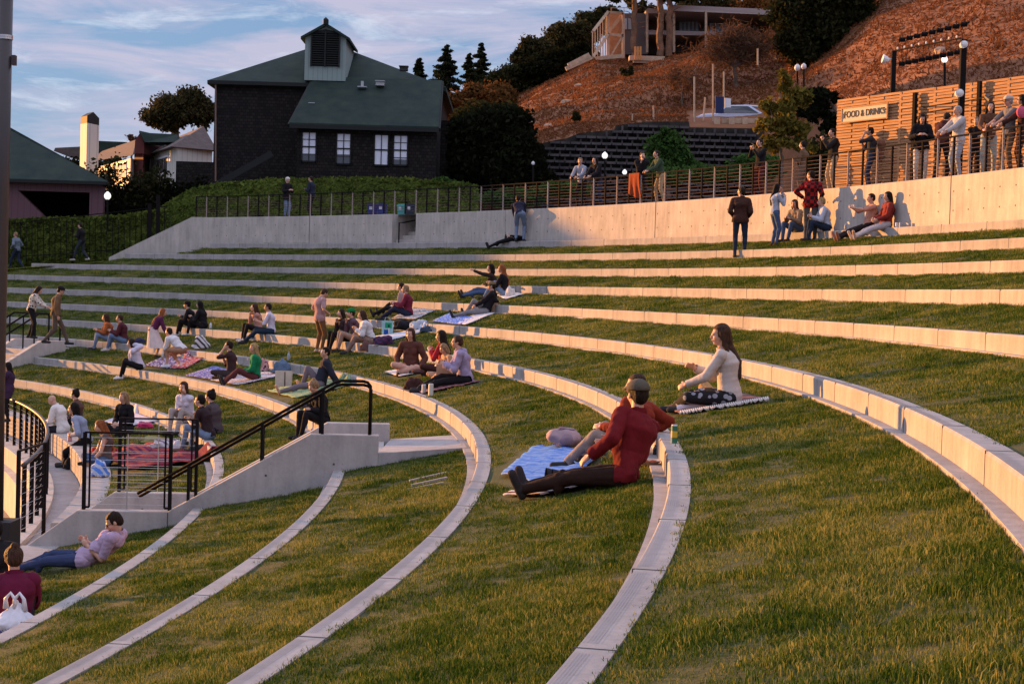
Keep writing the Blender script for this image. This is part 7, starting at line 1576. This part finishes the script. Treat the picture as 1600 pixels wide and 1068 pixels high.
heap(18, 1020, 80, 12, 'dark jacket on the grass under the white plastic bag', F_((.012, .012, .014)), seed=31, base=at(14, 1016, 14.7))
# drain slots in the near lawn
for k, (x0_, y0_, x1_, y1_) in enumerate(((640, 752, 698, 739), (643, 759, 699, 747), (636, 766, 694, 755))):
    a_, b_ = hit(x0_, y0_), hit(x1_, y1_); a_.z = surf(a_.x, a_.y)-.004; b_.z = surf(b_.x, b_.y)-.004; mb = MB(); mb.bar(a_, b_, .03, .05); tag(mb.build('drain_bar', M['paving']), 'short concrete drain bar set in the grass below the stair slab', 'drain', 'three drain bars in the grass')
    for u in range(9): p = a_.lerp(b_, u/8); SKIP.append((p.x, p.y, .07))
# ------------------------------------------------------------ grass
def grassmat():
    m = bpy.data.materials.new('grass_blades'); m.use_nodes = True; t = m.node_tree; t.nodes.clear()
    g = N(t, 'ShaderNodeNewGeometry'); oi = N(t, 'ShaderNodeObjectInfo')
    nz = N(t, 'ShaderNodeTexNoise', i_Scale=.8, i_Detail=4, i_Roughness=.65); t.links.new(g.outputs['Position'], nz.inputs[0])
    a = N(t, 'ShaderNodeMath', operation='MULTIPLY_ADD', i_1=1.25, i_2=-.50); t.links.new(nz.outputs[0], a.inputs[0])
    b = N(t, 'ShaderNodeMath', operation='MULTIPLY_ADD', i_1=.35); t.links.new(oi.outputs['Random'], b.inputs[0]); t.links.new(a.outputs[0], b.inputs[2])
    c = N(t, 'ShaderNodeMath', operation='MULTIPLY_ADD', i_1=.62); t.links.new(g.outputs['Random Per Island'], c.inputs[0]); t.links.new(b.outputs[0], c.inputs[2])
    rp = N(t, 'ShaderNodeValToRGB'); e = rp.color_ramp.elements; e[0].position = .10; e[0].color = (.008, .028, .005, 1); e[1].position = .97; e[1].color = (.34, .30, .085, 1)
    q = e.new(.45); q.color = (.032, .080, .009, 1); q = e.new(.72); q.color = (.105, .140, .016, 1)
    t.links.new(c.outputs[0], rp.inputs[0])
    d = N(t, 'ShaderNodeBsdfDiffuse'); tl = N(t, 'ShaderNodeBsdfTranslucent'); ms = N(t, 'ShaderNodeMixShader', i_0=.3); o = N(t, 'ShaderNodeOutputMaterial')
    t.links.new(rp.outputs[0], d.inputs[0]); t.links.new(rp.outputs[0], tl.inputs[0]); t.links.new(d.outputs[0], ms.inputs[1]); t.links.new(tl.outputs[0], ms.inputs[2]); t.links.new(ms.outputs[0], o.inputs[0])
    return m
GM = grassmat()
tcol = bpy.data.collections.new('grass_tufts')
def tuft(k, nb, rad_, h0, h1, wd):
    vs = []; fs = []
    for b in range(nb):
        a = random.uniform(0, 2*pi); r = rad_*sqrt(random.random()); x, y = r*cos(a), r*sin(a); h = random.uniform(h0, h1); ln = random.uniform(.1, .8)*h; la = random.uniform(0, 2*pi); w_ = wd*random.uniform(.7, 1.3); wa = random.uniform(0, pi); dx, dy = cos(wa)*w_/2, sin(wa)*w_/2
        mx_, my_ = x+cos(la)*ln*.3, y+sin(la)*ln*.3; tx_, ty_ = x+cos(la)*ln, y+sin(la)*ln; n = len(vs)
        vs += [(x-dx, y-dy, -.01), (x+dx, y+dy, -.01), (mx_+dx*.8, my_+dy*.8, h*.6), (mx_-dx*.8, my_-dy*.8, h*.6), (tx_, ty_, h*.95)]; fs += [(n, n+1, n+2, n+3), (n+3, n+2, n+4)]
    me = bpy.data.meshes.new('tuft'); me.from_pydata(vs, [], fs); me.materials.append(GM); o = bpy.data.objects.new('grass_tuft', me); tcol.objects.link(o)
for k in range(7): tuft(k, 34, .10, .014, .048, .0044)
SKIP = globals().get('SKIP', [])
pts = []; scl = []
def grass_tier(i, spans):
    lo = rad(i)+(CW if i < 11 else .5); hi = rad(i-1)-.10
    for a0, a1 in spans:
        a = a0; da = .5/lo
        while a < a1:
            c = pol((lo+hi)/2, a+da/2, 0); dist = hypot(c[0], c[1]); 
            if c[1] > 1.5 and abs(c[0]/c[1]) < .40:
                dens = 420 if dist < 9 else 300 if dist < 14 else 170 if dist < 22 else 95 if dist < 34 else 60
                n = int(dens*.5*(hi-lo)*(1.25 if a else 1)); s_ = 1.0 if dist < 14 else 1.15 if dist < 22 else 1.45 if dist < 34 else 1.9
                for _ in range(n):
                    g = random.random(); aa = a+random.random()*da; r = lo+.035+(hi-lo-.045)*g
                    x, y, _z = pol(r, aa, 0)
                    pts.append((x, y, lawn_z(i, g, aa, r)-.018)); 
                    pn = .8+.5*noise.noise(Vector((x*2.2, y*2.2, 3)))
                    scl.append((s_*pn*random.uniform(.75, 1.2), s_*pn*random.uniform(.75, 1.25)*(.8 if dist > 30 else .88)))
            a += da
for i, sp in LSP: grass_tier(i, sp)
for k in range(5200):
    x = -13.5-random.random()*15; y = ENDL(x)-.4+random.random()*3.2; pts.append((x, y, surf(x, 80)-.02)); scl.append((1.9, 1.5))
for k in range(900):     # weeds along the foot of the wall
    a = R_(-8)+random.random()*R_(58); 
    if noise.noise(Vector((a*40, 0, 5))) < .05: continue
    x, y, z = pol(RW-.03-random.random()*.05, a, zt(1)-.01); pts.append((x, y, z)); scl.append((.9, 1.3*random.random()))
PA = np.array(pts, float); keep = np.ones(len(PA), bool)
SK = np.array(SKIP, float)
if len(SK):
    for c0 in range(0, len(PA), 4000):
        q = PA[c0:c0+4000]; d2 = (q[:, None, 0]-SK[None, :, 0])**2+(q[:, None, 1]-SK[None, :, 1])**2; keep[c0:c0+4000] = ~(d2 < SK[None, :, 2]**2).any(1)
pts = PA[keep]; scl = np.array(scl)[keep]
me = bpy.data.meshes.new('grass'); n = len(pts); me.vertices.add(n); me.vertices.foreach_set('co', np.array(pts, float).ravel())
at_ = me.attributes.new('tscale', 'FLOAT_VECTOR', 'POINT'); sc3 = np.array([(s[0], s[0], s[1]) for s in scl], float); at_.data.foreach_set('vector', sc3.ravel())
ar = me.attributes.new('trot', 'FLOAT_VECTOR', 'POINT'); rr = np.zeros((n, 3)); rr[:, 2] = rng.uniform(0, 6.28, n); ar.data.foreach_set('vector', rr.ravel())
go = bpy.data.objects.new('grass', me); COL.objects.link(go); tag(go, 'mown green and straw coloured grass on the terraces', 'grass', kind='stuff')
ng = bpy.data.node_groups.new('scatter_tufts', 'GeometryNodeTree'); ng.interface.new_socket('Geometry', in_out='INPUT', socket_type='NodeSocketGeometry'); ng.interface.new_socket('Geometry', in_out='OUTPUT', socket_type='NodeSocketGeometry')
gi = ng.nodes.new('NodeGroupInput'); gout = ng.nodes.new('NodeGroupOutput'); ci = ng.nodes.new('GeometryNodeCollectionInfo'); ci.inputs[0].default_value = tcol; ci.inputs['Separate Children'].default_value = True
ip = ng.nodes.new('GeometryNodeInstanceOnPoints'); ip.inputs['Pick Instance'].default_value = True
na = ng.nodes.new('GeometryNodeInputNamedAttribute'); na.data_type = 'FLOAT_VECTOR'; na.inputs[0].default_value = 'tscale'
nr = ng.nodes.new('GeometryNodeInputNamedAttribute'); nr.data_type = 'FLOAT_VECTOR'; nr.inputs[0].default_value = 'trot'
ng.links.new(gi.outputs[0], ip.inputs['Points']); ng.links.new(ci.outputs[0], ip.inputs['Instance']); ng.links.new(na.outputs[0], ip.inputs['Scale']); ng.links.new(nr.outputs[0], ip.inputs['Rotation']); ng.links.new(ip.outputs[0], gout.inputs[0])
md = go.modifiers.new('scatter', 'NODES'); md.node_group = ng
print('grass tufts', n)
